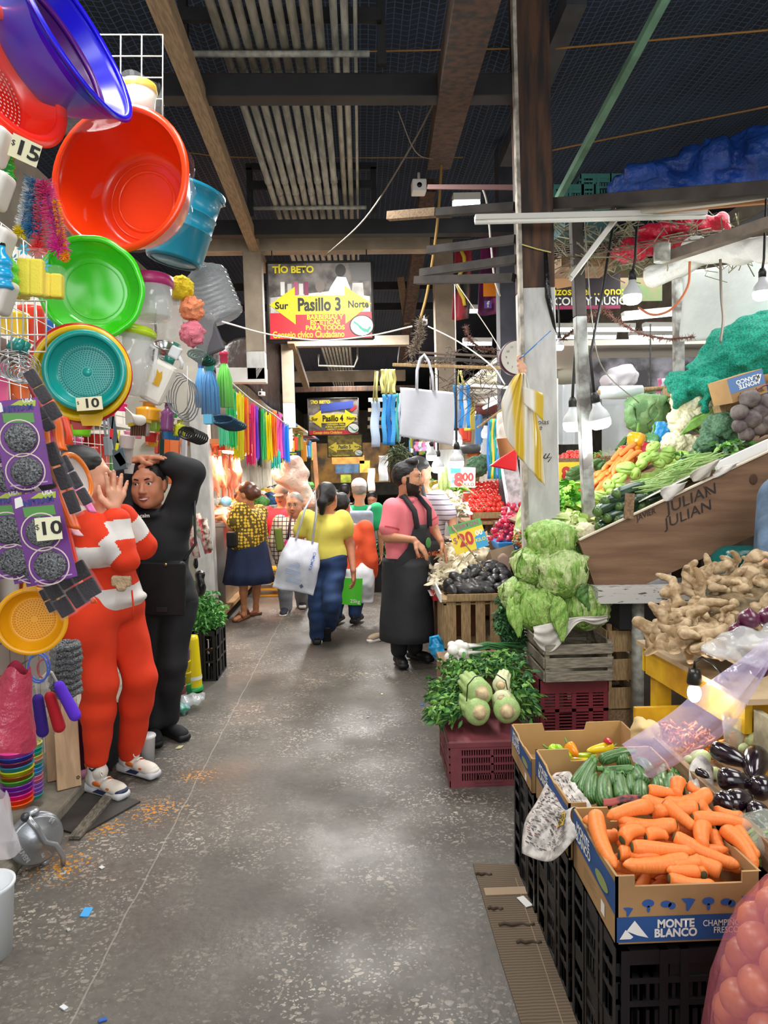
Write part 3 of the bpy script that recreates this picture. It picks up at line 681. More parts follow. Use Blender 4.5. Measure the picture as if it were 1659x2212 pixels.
for _ in range(40):b.box(c+V((rr.uniform(-.05,.06),rr.uniform(-.05,.05),rr.uniform(-.05,.03))),(.022,.01,.01),E3(rr.uniform(0,6),rr.uniform(0,6),0))
b.obj('cactus_dice',M('cactus_green','#6e8a4c',.5),t,bev=.001)
sdf('film',[eli(c,(.08,.07,.06)),eli(c+V((.05,0,.02)),.05)],.008,clear('#dfead8',.25),t,disp=wob3(60,.008,3))
# ---- newspaper over the box edge
NP=M('newsprint','#d3cdc6',.9,noise=(40,.3,.4,.6),col2='#a39d97',bump=(14,.4,.01));
t=thing('newspaper','crumpled newspaper sheet hanging over the left side of the zucchini box','newspaper',at_crop(340,720,1.95))
edge=[at_crop(*p)for p in((350,490,2.2),(440,500,2.12),(500,600,2.02),(560,690,1.93))]
low=[at_crop(*p)for p in((150,975,1.97),(260,1030,1.9),(370,1010,1.86),(475,860,1.85))]
def lerp_l(L,s):
 n=len(L);x=s*(n-1);i=min(int(x),n-2);t=x-i;b,c=L[i],L[i+1];a=L[i-1]if i else b*2-c;d=L[i+2]if i+2<n else c*2-b;return(b*2+(c-a)*t+(a*2-b*5+c*4-d)*t*t+(b*3-a-c*3+d)*t**3)*.5
def news(u,v):
 p=lerp_l(edge,u).lerp(lerp_l(low,u),v);bulge=math.sin(math.pi*v)*.03
 return p+V((-bulge,0,bulge*.6))+V((math.sin(9*u+5*v),math.cos(7*v+3*u),math.sin(11*v+u*4)))*.006
b=B().grid(news,26,30);b.obj('sheet',NP,t,solid=.0015)
b=B();rr=random.Random(8)
def onnews(u,v):
 n=V((-.7,-.6,.35)).normalized();return news(u,v)+n*.004
for _ in range(520):
 u,v=rr.uniform(.05,.9),rr.uniform(.05,.9);du,dv=rr.uniform(.015,.07),rr.uniform(.003,.009)
 b.m=rr.choice((0,0,0,0,0,1));b._f([b.bm.verts.new(onnews(a,c))for a,c in((u,v),(u+du,v),(u+du,v+dv),(u,v+dv))])
b.obj('printing',[M('news_ink','#4a4647',.9),M('news_red','#8e4a48',.9)],t)['kind']='stuff'
b=B();b._f([b.bm.verts.new(onnews(a,c)+V((-.002,-.002,0)))for a,c in((.68,.46),(.9,.48),(.88,.66),(.66,.64))]);b.obj('yellow_panel',M('news_yellow','#c9a83c',.9),t)
text('number','22',.026,plane_mx(onnews(.78,.56)+V((-.006,-.006,.0)),(-.75,-.6,.3),(.5,-.6,.6)),M('news_ink'),t,bold=.02)
b=B().grid(lambda u,v:at_crop(640+230*u,690-45*v-30*u+6*math.sin(8*u),1.93+.02*v),12,3);o=b.obj('newspaper',M('red_newsprint','#a2504c',.9,noise=(18,.5,.45,.55),col2='#33343f'),solid=.002);tag(o,'red and black newspaper edge between the zucchinis and the carrots','newspaper')
b=B().grid(lambda u,v:at_crop(1170+150*u,450+200*v-60*math.sin(u*3),1.98+.1*(1-v))+V((0,0,.01*math.sin(9*v+4*u))),10,12);o=b.obj('newspaper',NP,solid=.0015);tag(o,'crumpled newspaper lining right of the zucchinis','newspaper')
# ---- long clear plastic bag hanging in front
PUR=M('violet_clear_film','#d9cdf2',.12,alpha=.42,spec=.8,bump=(30,.5,.01))
top,bot=[at(1690,1365,1.75),at(1610,1390,1.8),at(1470,1540,1.85)],None
A_=[at(1659,1375,1.75),at(1600,1420,1.8),at(1520,1480,1.83),at(1450,1545,1.86),at(1345,1612,1.9)]
B_=[at(1672,1395,1.73),at(1640,1470,1.75),at(1590,1560,1.78),at(1520,1615,1.82),at(1405,1685,1.87)]
def film(u,v):
 p=lerp_l(A_,u).lerp(lerp_l(B_,u),v);q=math.sin(v*math.pi)
 return p+V((0,-.03*q,.0))+V((math.sin(15*v+6*u),math.cos(17*v),math.sin(13*v-5*u)))*.004
o=B().grid(film,30,18).obj('plastic_bag',PUR);tag(o,'long violet tinted clear plastic bag hanging over the zucchinis','bag')
# ---- yellow shelf, ginger table
YEL=M('yellow_paint_wood','#d9ac16',.5,noise=(6,.3),bump=(20,.2),col2='#b07f14');
t=thing('yellow_stall_bin','yellow painted wooden bin of spices in front of the ginger table','bin',(1.25,2.5,.5))
b=B();b.box((1.30,2.62,.545),(.56,.02,.15));b.obj('back_board',YEL,t);B().box((1.30,2.35,.46),(.56,.56,.02)).obj('bottom',YEL,t)
B().box((1.02,2.35,.5),(.02,.56,.08)).obj('side_board',YEL,t);B().box((1.56,2.35,.6),(.02,.56,.25)).obj('side_board',YEL,t)
for x in(1.05,1.53):B().box((x,2.58,.225),(.05,.05,.45)).obj('leg',YEL,t)
rr=random.Random(3);b=B()
for _ in range(140):
 c=at(rr.uniform(1440,1545),rr.uniform(1578,1625),2.3)+V((0,rr.uniform(-.08,.1),0));b.tube([c,c+V((rr.uniform(-.02,.02),rr.uniform(-.02,.02),.008)),c+V((rr.uniform(-.02,.02),0,-.006))],[.004,.006,.002],5)
tag(b.obj('dried_shrimp',M('dried_shrimp','#d9813f',.6,noise=(40,.3))),'heap of small orange dried shrimp in the yellow bin','shrimp',kind='stuff')
c=at(1585,1580,2.2);t=thing('drinking_glass','ribbed clear glass holding orange pieces in the yellow bin','glass',c)
B().lathe([(.0,-.05),(.028,-.05),(.036,.055),(.034,.055),(.027,-.045)],20,Matrix.Translation(c),wob=lambda a,z,i:1+.02*math.cos(16*a)).obj('glass_body',clear('#d8dccf',.35),t)
b=B();[b.box(c+V((rr.uniform(-.012,.012),rr.uniform(-.012,.012),rr.uniform(-.04,-.01))),(.02,.012,.01),E3(1,2,rr.uniform(0,3)))for _ in range(10)];b.obj('contents',plastic('#d8762a'),t)
o=sdf('paper_wad',[eli(at(1395,1585,2.45),(.05,.04,.045)),eli(at(1385,1572,2.45),.03)],.006,M('tan_paper','#c9b07f',.9),disp=wob3(60,.008));tag(o,'crumpled tan paper in the left of the yellow bin','paper')
t=thing('market_table','ginger table with yellow painted front board and bare plywood top','table',(1.6,2.6,0))
b=B();b.prism([(1.12,2.86),(1.17,2.1),(2.4,2.1),(2.4,2.95)],.018,Matrix.Translation((0,0,.80)));b.obj('top',M('plywood','#b29a78',.8,noise=(6,.3)),t)
b=B();b.bar((1.155,2.82,.74),(1.2,2.15,.74),.025,.1);b.obj('apron_board',YEL,t);B().box((1.6,2.86,.74),(.9,.025,.1)).obj('apron_board',YEL,t)
for x,y in((1.19,2.78),(1.25,2.18),(2.2,2.8)):B().box((x,y,.37),(.06,.06,.74)).obj('leg',YEL,t)
b=B();b.bar((1.21,2.12,.71),(1.2,1.9,.71),.02,.14);b.obj('worn_board',M('peeling_cream_wood','#b3a788',.85,noise=(12,.5)),t)
GIN=M('ginger_skin','#bda684',.8,noise=(34,.6,.4,.6),col2='#8d7350',bump=(70,.7,.006));
def ginger(k):
 rr=random.Random(40+k);P=[]
 def br(p,d,r,dep):
  n=rr.randint(2,3)
  for i in range(n):
   q=p+d*r*1.7;P.append(cap(p,q,r*rr.uniform(.85,1.1),r*rr.uniform(.8,1.05),0,.008))
   if dep and rr.random()<.75:
    s=V((rr.uniform(-1,1),rr.uniform(-1,1),rr.uniform(-.5,.5)));s=(s-d*s.dot(d)).normalized();br(q,(s+d*.5).normalized(),r*.78,dep-1)
   p=q;d=(d+V((rr.uniform(-.4,.4),rr.uniform(-.4,.4),rr.uniform(-.2,.2)))).normalized()
 br(V((-.05,0,0)),V((1,0,0)),.016,2)
 o=sdf('ginger_root',P,.0045,GIN,disp=wob3(260,.0012,k));return tag(o,'','ginger')
PG=Proto(*[ginger(k)for k in range(5)]);rr=random.Random(21)
GL={2:'knobbly ginger root on the near left corner of the table',20:'long pale ginger root lying on the left slope of the heap'}
k=0
for row,(Y,u0,u1,v0)in enumerate(((2.28,1530,1545,1395),(2.36,1490,1540,1385),(2.42,1450,1560,1378),(2.5,1425,1580,1365),(2.56,1440,1640,1340),(2.62,1455,1660,1315),(2.68,1470,1665,1285),(2.72,1490,1670,1262),(2.75,1530,1680,1240),(2.78,1545,1690,1228))):
 n=max(2,int((u1-u0)/34)+1)
 for i in range(n):
  u=u0+(u1-u0)*i/max(1,n-1)+rr.uniform(-10,10);p=at(u,v0+rr.uniform(-8,10),Y)
  s=rr.uniform(1.05,1.5);PG.put(Matrix.Translation(p)@E3(rr.uniform(-.5,.5),rr.uniform(-.5,.5),rr.uniform(0,6.28)).to_4x4()@Matrix.Scale(s,4),None,GL.get(k,'knobbly beige ginger root in the heap on the yellow table'),'ginger roots on the yellow table');k+=1
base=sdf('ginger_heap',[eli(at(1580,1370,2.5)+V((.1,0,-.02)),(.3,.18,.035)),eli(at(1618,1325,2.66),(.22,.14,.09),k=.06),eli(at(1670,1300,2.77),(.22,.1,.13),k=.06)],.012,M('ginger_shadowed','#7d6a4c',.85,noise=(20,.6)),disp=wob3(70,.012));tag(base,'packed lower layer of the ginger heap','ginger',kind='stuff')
ONI=M('red_onion_skin','#5a1d3c',.3,noise=(10,.3),stretch=(6,6,.5),coat=.3)
def onion(label,c,r):
 t=thing('red_onion',label,'onion',c);mx=Matrix.Translation(c)
 B().lathe([(0,-.86*r),(.35*r,-.84*r),(.8*r,-.55*r),(r,0),(.85*r,.5*r),(.45*r,.8*r),(.16*r,.98*r),(.08*r,1.15*r),(0,1.2*r)],20,mx).obj('bulb',ONI,t)
 rr=random.Random(2);b=B();[b.tube([V(c)+V((0,0,-.84*r)),V(c)+V((rr.uniform(-.4,.4)*r,rr.uniform(-.4,.4)*r,-1.1*r))],.0006,4)for _ in range(12)];b.obj('roots',M('dry_roots','#8d7a58',.9),t)
for u,v,r,lab in((1618,1338,24,'red onion on the ginger table, left one'),(1662,1335,26,'red onion on the ginger table at the right picture edge'),(1592,1362,18,'red onion half hidden behind the clear bag'),(1640,1445,22,'red onion below the clear bag at the right edge')):onion(lab,at(u,v,2.05),pm(r,2.05))
c=at(1615,1395,2.0);o=sdf('plastic_bag',[eli(c,(.09,.07,.05)),eli(c+V((-.07,0,0)),(.05,.05,.035)),eli(c+V((.1,0,.03)),.05)],.008,clear('#e6e9ea',.35,.1),disp=wob3(55,.012,5));tag(o,'crumpled clear plastic bag in front of the ginger','bag')
t=thing('black_lamp_holder','black bulb holder hanging under the ginger table','lamp',at(1500,1465,2.3));c=at(1500,1462,2.3)
B().lathe([(.0,.03),(.018,.03),(.022,.005),(.025,-.02),(.021,-.028),(0,-.028)],16,Matrix.Translation(c)).obj('holder',plastic('#1b1a18'),t)
B().tube([c+V((0,0,.03)),c+V((0,0,.05)),c+V((.025,0,.065)),c+V((.05,-.02,.05)),c+V((.09,-.05,.0))],.004,8).obj('cord',plastic('#1b1a18'),t)
B().ell(c+V((0,0,-.055)),(.022,.022,.032)).obj('bulb',M('bulb_on','#ffffff',.5,emit=14),t);light('POINT','bulb_light',c+V((0,0,-.06)),3,(1,.97,.92),.03)
# ---- pink net sack of onions, bottom right
t=thing('produce_sack','pink film sack full of brown onions at the bottom right corner','sack',(.84,1.24,0));rr=random.Random(5)
pr_=[(0,.0),(.17,.01),(.21,.12),(.215,.35),(.2,.52),(.17,.64),(.12,.72),(.05,.79),(.03,.84)];k=0
ON2=M('brown_onion_skin','#b5713f',.35,noise=(12,.3));b=B()
for i in range(11):
 z=.12+.058*i;rad=np.interp(z,[p[1]for p in pr_],[p[0]for p in pr_])-.045
 for j in range(11):
  a=2*math.pi*(j+.5*(i%2))/11+1.5
  if math.cos(a)>.5 or rad<.03:continue
  o=b.ell((.85+rad*math.cos(a),1.24+rad*math.sin(a),z),(.036,.036,.034),n=8)
  tag(b.obj('onion',ON2),'brown onion inside the pink film sack at the bottom right','onion','onions in the pink sack');b=B();k+=1
b.bm.free()
B().lathe(pr_,40,Matrix.Translation((.85,1.24,0)),wob=lambda a,z,i:1+.03*math.sin(7*a+9*z)+.02*math.sin(13*a)).obj('film',M('pink_film','#f08a9c',.14,alpha=.32,spec=.7,bump=(24,.6,.01)),t)
o=B().grid(lambda u,v:V((.80+.1*u+.03*math.sin(v*5),1.16-.03*math.sin(u*3),.80+.08*v-.05*u)),8,8).obj('neck',M('pink_film'),t,solid=.001)
# ------------------------------------------------------------------ celery and spring onions on the maroon crate
LEAF=[M('celery_leaf','#4f8a3a',.55,noise=(20,.4)),M('celery_leaf_light','#7fb04f',.55,noise=(20,.3)),M('celery_leaf_dark','#2f6430',.55,noise=(20,.3))]
CEL=M('celery_stalk','#a9c77d',.45,noise=(10,.2),wave=None,stretch=(30,1,30));CEN=M('celery_butt','#cdb78d',.8,noise=(30,.35));CEW=M('celery_pale','#dfe3b6',.45,noise=(9,.2))
def celery(label,c,back,r,pale=False):
 c,back=V(c),V(back);t=thing('celery_bunch',label,'celery',c);d=(back-c).normalized();fr=zframe(d);P=[]
 for i in range(9):
  a=i*.7;o=fr@V((math.cos(a),math.sin(a),0))*r*.55
  P+=[cap(c+o*.7+d*r*.3,c+o+d*r*1.3,r*.36,r*.38,0,r*.03),cap(c+o+d*r*1.3,c+o*1.1+d*.24,r*.33,r*.2,0,r*.03)]
 P.append(eli(c+d*r*.4,(r*.9,r*.9,r*.45),fr,0,r*.2));P.append(cap(c-d*r*.08,c+d*r*.2,r*.42,r*.5,1,r*.05))
 sdf('stalks',P,r*.09,[CEW if pale else CEL,CEN],t,disp=wob3(2.2/r,r*.03,3))
 return t
cel=[celery('celery bunch with brown cut base, upper left of the stack',at(1040,1500,3.42),at(1000,1462,3.75),pm(33,3.42)),celery('celery bunch with its cut base low at the left on the maroon crate',at(1035,1540,3.36),at(995,1508,3.7),pm(33,3.36)),celery('largest celery bunch with ringed base low at the right',at(1096,1538,3.36),at(1080,1490,3.75),pm(33,3.36)),celery('pale celery bunch on top, upper right',at(1082,1481,3.46),at(1090,1455,3.75),pm(21,3.46),True),celery('pale celery bunch in the middle of the right stack',at(1084,1512,3.4),at(1090,1480,3.7),pm(22,3.4),True)]
def clump(fn,n,ln,wd,seed,parent=None,name='leaves',mats=None,**k):
 b=B();leafs(b,fn,n,ln,wd,seed=seed,mats=len(mats or LEAF),**k);return b.obj(name,mats or LEAF,parent,norm=False)
def region(pts,sp,dirs):
 return lambda r:((lambda p:(p+V((r.uniform(-sp[0],sp[0]),r.uniform(-sp[1],sp[1]),r.uniform(-sp[2],sp[2]))),V(dirs)+V((r.uniform(-1,1),r.uniform(-1,1),r.uniform(-.6,.8)))))(r.choice(pts)))
clump(region([at(1000,1475,3.75),at(960,1490,3.7)],(.08,.08,.05),(-.6,0,.2)),330,.05,.022,1,cel[0])
clump(region([at(970,1510,3.6),at(975,1535,3.5),at(955,1540,3.45)],(.06,.06,.04),(-.8,-.2,-.1)),360,.05,.022,2,cel[1])
clump(region([at(1120,1470,3.7),at(1115,1500,3.6),at(1135,1520,3.6)],(.06,.08,.06),(.6,0,-.1)),400,.05,.022,3,cel[2])
clump(region([at(1060,1440,3.8),at(1030,1450,3.8)],(.12,.08,.03),(0,0,.4)),360,.05,.022,4,cel[3])
clump(region([at(1000,1440,3.85),at(1085,1425,3.9)],(.12,.08,.03),(0,0,.4)),300,.05,.022,5,cel[4])
b=B();b.tube([at(u,v,3.4)for u,v in((1008,1515),(1010,1480),(1025,1462),(1050,1455),(1075,1458),(1092,1470),(1096,1490))],.003,6);tag(b.obj('twine',plastic('#2b2a22')),'dark twine tying the celery bunches','twine')
WHT=M('onion_white','#f0efe6',.3,coat=.3);GRN=M('onion_green','#3f7a45',.45,noise=(6,.3))
t=thing('spring_onion_bunch','bunch of white spring onions lying behind the celery','spring onions',at(1000,1440,4.1));rr=random.Random(9)
for u,v,s in((992,1394,13),(978,1405,12),(1000,1410,11),(972,1420,13),(988,1422,14),(1000,1432,11),(968,1436,12),(982,1440,14),(996,1447,12),(970,1452,13),(985,1456,12),(968,1466,10),(1005,1396,9),(976,1394,10)):
 c=at(u,v,4.05+rr.uniform(-.04,.04));r=pm(s,4.05);e=c+V((.1+rr.uniform(0,.02),.04,-.01))
 b=B();b.ell(c,(r,r,r*.95),n=10);b.tube([c,c+(e-c)*.5,e],[r*.6,r*.3,r*.2],8);b.obj('bulb',WHT,t)
b=B()
for i in range(46):
 c=at(rr.uniform(1005,1020),rr.uniform(1398,1445),4.1);b.tube([c,c+V((.12,.03,.02)),c+V((.26+rr.uniform(-.04,.1),.02+rr.uniform(-.06,.06),rr.uniform(-.03,.03)))],[.005,.005,.003],6)
b.obj('green_tops',GRN,t)
tag(B().box(at(1030,1475,4.1),(.44,.32,.3)).obj('wooden_box',WW),'wooden box under the spring onions behind the celery','box')
# ------------------------------------------------------------------ wooden crates
GW=M('grey_weathered_wood','#8f8676',.85,noise=(10,.4),stretch=(1.5,10,10),bump=(40,.4,.004));LW=M('crate_wood','#a98c63',.8,noise=(9,.3),stretch=(10,10,1.5),bump=(30,.3,.003))
def wcrate(name,label,x0,x1,y0,y1,z0,z1,nrow,mat,vert=0,cat='crate'):
 t=thing(name,label,cat,((x0+x1)/2,(y0+y1)/2,z0));H=z1-z0;W,D=x1-x0,y1-y0
 for x in(x0+.012,x1-.012):
  for y in(y0+.012,y1-.012):B().box((x,y,(z0+z1)/2),(.024,.024,H)).obj('corner_post',mat,t)
 if vert:
  for k in range(vert):B().box((x0+W*(k+.5)/vert,y0-.004,(z0+z1)/2),(W/vert*.66,.01,H*.97)).obj('slat',mat,t,bev=.002)
  for k in range(vert):B().box((x0-.004,y0+D*(k+.5)/vert,(z0+z1)/2),(.01,D/vert*.6,H*.97)).obj('slat',mat,t)
  for z in(z0+.02,z1-.02):B().box(((x0+x1)/2,(y0+y1)/2,z),(W,D,.012)).obj('board',mat,t)
 else:
  for k in range(nrow):
   z=z0+H*(k+.42)/nrow;h=H/nrow*.74
   for y in(y0-.005,y1+.005):B().box(((x0+x1)/2,y,z),(W,.01,h)).obj('slat',mat,t,bev=.002)
   for x in(x0-.005,x1+.005):B().box((x,(y0+y1)/2,z),(.01,D,h)).obj('slat',mat,t,bev=.002)
  B().box(((x0+x1)/2,(y0+y1)/2,z0+.01),(W,D,.012)).obj('bottom',mat,t)
 return t
wcrate('wooden_crate','weathered grey wooden crate holding the stack of lettuces',1.0,1.375,3.86,4.24,.335,.565,3,GW)
wcrate('wooden_crate','wooden slat crate standing on end under the avocado tray',.56,.97,4.92,5.3,.24,.60,0,LW,4)
b=B();b.box((.76,5.1,.12),(.42,.4,.24));tag(b.obj('wooden_box',WW),'wooden box on the floor under the avocado crate','box')
wcrate('wooden_crate','brown slatted crate right of the maroon crate, standing on its side',1.40,1.56,4.0,4.4,.12,.62,3,LW)
tag(B().box((1.50,4.2,.06),(.25,.42,.12)).obj('wooden_box',WW),'low wooden box under the brown slatted crate','box')
tag(B().box(at(1330,1535,4.1)+V((.25,.2,0)),(.6,.5,.22)).obj('wooden_box',M('dark_wood','#4b3d2f',.85,noise=(7,.4))),'dark wooden box under the painted plank bench','box')
# ------------------------------------------------------------------ lettuces
LET=M('lettuce','#a9c96c',.5,noise=(26,.35,.36,.64),col2='#7fae4a',stretch=(1.8,1.8,.45),bump=(30,1,.03));LETP=M('lettuce_pale','#cad69a',.5,noise=(26,.3,.36,.64),col2='#9dc06a',stretch=(1.8,1.8,.45),bump=(30,1,.03));LETD=M('lettuce_dark','#4f7a35',.55,noise=(12,.4),bump=(26,.6,.02))
def lettuce(name,label,c,r,pale=False,seed=1,cat='lettuce',mats=None,nl=6,faces=(0,-1,.2)):
 c=V(c);t=thing(name,label,cat,c);rs=random.Random(seed);m1,m2=mats or((LETP,LET)if pale else(LET,LETP))
 w1=wob3(9/r,r*.05,seed);w2=wob3(3.2/r,r*.1,seed+3)
 sdf('heart',[eli(c,(r*.98,r*.98,r*.9))],r*.06,m1,t,disp=lambda P:w1(P)+w2(P))
 for i in range(nl):
  az=2*math.pi*i/nl+rs.uniform(-.4,.4);el=rs.uniform(-.7,.3)
  n=V((math.cos(az)*math.cos(el),math.sin(az)*math.cos(el)-.25,math.sin(el))).normalized();fr=zframe(n,(0,0,1));ph=rs.uniform(0,6)
  def f(u,v,fr=fr,ph=ph,tw=rs.uniform(.8,1.15)):
   a=(u-.5)*2.3*tw;q=(v-.5)*2.4;lift=max(0,abs(u-.5)*2-.55)+max(0,v-.7)
   rr_=r*(1.03+.5*lift*lift+.045*math.sin(9*u+ph)*math.sin(8*v+ph)+.05*math.sin(31*u+23*v+ph)*(.2+lift))
   return c+fr@(V((math.sin(a),math.sin(q)*math.cos(a),math.cos(a)*math.cos(q)))*rr_)
  B().grid(f,16,14).obj('outer_leaf',m2 if i%3 else(m1 if seed%3 else LET),t,solid=.002)
 return t
for i,(u,v,r,Y,pale,lab)in enumerate(((1190,1168,47,4.05,True,'topmost lettuce of the stack, pale and closed'),(1212,1238,54,3.98,False,'bright green lettuce in the middle of the stack'),(1148,1222,40,4.05,False,'lettuce at the left of the middle row'),(1165,1315,50,3.97,True,'pale lettuce at the lower left of the stack'),(1262,1312,50,3.98,False,'green lettuce at the lower right with a dark hanging leaf'),(1122,1285,40,4.06,False,'lettuce at the far left edge of the stack'),(1245,1190,36,4.2,False,'lettuce behind the topmost one, beside the wooden board'),(1215,1310,40,4.15,True,'lettuce hidden between the two lowest ones'))):
 lettuce('lettuce',lab,at(u,v,Y),pm(r,Y),pale,i+3)
def hangleaf(label,pts,w,mat):
 b=B();n=len(pts)
 def f(u,v):
  p=lerp_l(pts,v);return p+V(((u-.5)*w*(math.sin(math.pi*(.12+.83*v))+.1),-.012*math.cos((u-.5)*3)+.006*math.sin(20*v+7*u),.008*math.sin(12*u+9*v)))
 return tag(b.grid(f,10,18).obj('loose_leaf',mat,solid=.002),label,'leaf')
hangleaf('limp lettuce leaf hanging over the front of the grey crate',[at(1205,1290,3.84),at(1208,1330,3.82),at(1215,1385,3.82)],.09,LET)
hangleaf('long dark green leaf draped over the lower right lettuce',[at(1265,1262,3.86),at(1258,1285,3.84),at(1272,1318,3.84)],.06,LETD)
hangleaf('wilted leaf hanging down the left side of the lettuces',[at(1105,1290,3.95),at(1112,1330,3.9),at(1122,1375,3.9)],.08,LET)
WP=M('wrapping_paper','#d9d4cc',.85,noise=(12,.15),bump=(10,.5,.02))
def paper(u,v):
 e=at(1150+160*u,1352-14*math.sin(u*2)-12*u,3.86);drop=(12+45*max(0,math.sin(u*3.9+.5))**1.5+12*math.sin(9*u))*v
 return e+V((0,-.02-.015*math.sin(9*u+3*v),-pm(drop,3.86)))+V((0,.008*math.sin(15*v+6*u),0))
tag(B().grid(paper,40,12).obj('wrapping_paper',WP,solid=.0015),'white wrapping paper hanging in points over the grey lettuce crate','paper')
PAR=[M('parsley','#2f6a34',.55,noise=(25,.4)),M('parsley_mid','#46854a',.55,noise=(25,.3)),M('parsley_dark','#1f4a2a',.6)]
def herb(name,label,pts,sp,n,ln,seed,mats=PAR,cat='herbs',dirs=(0,0,0),wd=None):
 t=thing(name,label,cat,pts[0]);clump(region([V(p)for p in pts],sp,dirs),n,ln,wd or ln*.5,seed,t,'leaves',mats)
 b=B();rr=random.Random(seed)
 for _ in range(14):
  p=V(rr.choice(pts));q=p+V((rr.uniform(-sp[0],sp[0]),rr.uniform(-sp[1],sp[1]),rr.uniform(-sp[2],sp[2])));b.tube([p-V((0,0,sp[2])),q],.003,5)
 b.obj('stems',mats[1],t);return t
herb('parsley_bunch','dark bunch of leafy herbs hanging left of the lettuce crate',[at(1100,1310,4.35),at(1095,1345,4.35),at(1108,1375,4.35)],(.07,.08,.07),900,.035,11)
# ------------------------------------------------------------------ avocados
AVO=M('avocado_skin','#1a1717',.4,noise=(40,.5),bump=(220,.5,.003),coat=.15)
def avocado():
 b=B();b.lathe([(0,-.05),(.018,-.047),(.032,-.03),(.036,-.008),(.032,.018),(.022,.038),(.013,.05),(.006,.056),(0,.057)],16,wob=None);return tag(b.obj('avocado',AVO),'','avocado')
PA=Proto(avocado());rr=random.Random(2)
AL={0:'avocado at the front left corner of the tray',7:'largest shiny avocado in the middle of the tray',24:'avocado on the very top of the heap by the sign stick'}
for i,(u,v)in enumerate(((978,1275),(1008,1280),(1030,1276),(1052,1276),(1078,1270),(968,1262),(990,1258),(1035,1256),(1012,1262),(1060,1256),(1085,1250),(985,1248),(1002,1248),(1025,1240),(1070,1250),(1048,1245),(1008,1238),(1092,1262),(1050,1235),(1072,1238),(1025,1230),(1082,1235),(1040,1225),(1058,1228),(1062,1220),(1078,1226),(1010,1246),(1090,1240))):
 Y=5.0+(1280-v)/60*.3;PA.put(Matrix.Translation(at(u,v,Y))@E3(1.57+rr.uniform(-.4,.4),rr.uniform(-.3,.3),rr.uniform(0,6.3)).to_4x4()@Matrix.Scale(1.15,4),0,AL.get(i,'dark purple-black avocado in the heap on the wooden tray'),'avocados on the tray')
tag(sdf('avocado_base',[eli((.78,5.13,.66),(.2,.17,.07))],.015,AVO,disp=wob3(60,.012)),'lower layer of avocados packed under the heap','avocado',kind='stuff')
t=thing('fruit_tray','shallow white edged wooden tray full of avocados','tray',(.76,5.1,.6))
B().box((.76,5.12,.61),(.46,.46,.016)).obj('bottom',LW,t);B().box((.78,4.89,.632),(.40,.014,.045)).obj('front_board',LW,t);b=B();b.bar((.535,4.87,.635),(.535,5.33,.66),.012,.06);b.obj('side_board',WPR,t);B().box((.99,5.1,.64),(.012,.46,.06)).obj('side_board',LW,t)
# price sign OFERTON
def board_sign(name,label,c,w,h,nrm,up,mat,cat='sign'):
 t=thing(name,label,cat,c);mx=plane_mx(c,nrm,up);B().box((0,0,0),(w,h,.004)).obj('placard',mat,t).data.transform(mx);return t,mx@Matrix.Translation((0,0,.0032))
c=at(1011,1158,5.3);mxs=None
t,mx=board_sign('price_sign','tilted yellow and green price sign on a stick, reading Oferton 20.00 kilo',c,pm(74,5.3),pm(64,5.3),(-.05,-1,.25),(-.26,0,1),M('sign_yellow','#e9cf2e',.5))
def flat(name,mx,pts,mat,t,z=0):b=B();b._f([b.bm.verts.new(mx@V((x,y,z)))for x,y in pts]);return b.obj(name,mat,t)
W2,H2=pm(37,5.3),pm(32,5.3)
flat('green_header',mx,((-W2,H2*.45),(W2,H2*.5),(W2,H2),(-W2,H2)),M('sign_green','#4fa25a',.5),t);flat('blue_corner',mx,((W2*.28,-H2),(W2,-H2),(W2,H2*.1),(W2*.35,-H2*.2)),M('sign_blue','#2e9fd0',.5),t)
up1=mx@Matrix.Translation((0,0,.001));SR=M('sign_red','#c23230',.5);SWH=M('sign_white','#f2eee6',.5)
text('lettering','OFERTON',H2*.42,up1@Matrix.Translation((0,H2*.72,0)),M('sign_mauve','#a2566a',.5),t,bold=.02);text('lettering','20',H2*1.2,up1@Matrix.Translation((-W2*.18,-H2*.2,0)),SR,t,bold=.04,sx=.85);text('lettering','$',H2*.6,up1@Matrix.Translation((-W2*.8,-H2*.1,0)),M('sign_mauve'),t)
text('lettering','00',H2*.5,up1@Matrix.Translation((W2*.66,H2*.02,0)),SWH,t,bold=.03);text('lettering','KILO',H2*.32,up1@Matrix.Translation((W2*.66,-H2*.45,0)),M('sign_yellow'),t,bold=.03)
B().tube([at(975,1135,5.25),at(1050,1235,5.12)],.006,6).obj('stick',LW,t)
# pale heap (dried husks/mushrooms), cloth and red tray, carton
HUSK=[M('pale_husk','#e2d5b6',.8,noise=(14,.25)),M('pale_husk_light','#efe7d2',.8)]
o=clump(region([at(985,1215,5.6),at(1000,1190,5.9),at(1020,1170,6.1),at(965,1240,5.45),at(975,1255,5.3)],(.12,.15,.05),(0,-.3,.3)),420,.09,.05,21,None,'mushroom_heap',HUSK,droop=.2);tag(o,'pale heap of oyster mushrooms beside the avocados','mushrooms',kind='stuff')
o=clump(region([at(975,1082,6.6),at(988,1100,6.4),at(960,1075,6.8)],(.07,.15,.04),(0,-.3,.3)),260,.09,.06,22,None,'garlic_heap',HUSK,droop=.2);tag(o,'white papery garlic heap left of the tomatoes','garlic',kind='stuff')
tag(sdf('heap_base',[eli(at(985,1235,5.6),(.18,.3,.08)),eli(at(1010,1200,5.95),(.2,.25,.1))],.02,HUSK[0],disp=wob3(30,.02)),'solid lower layer of the oyster mushroom heap','mushrooms',kind='stuff')
t=thing('produce_tray','red tray lined with white cloth under the mushrooms','tray',at(955,1275,5.3));c=at(970,1277,5.45)
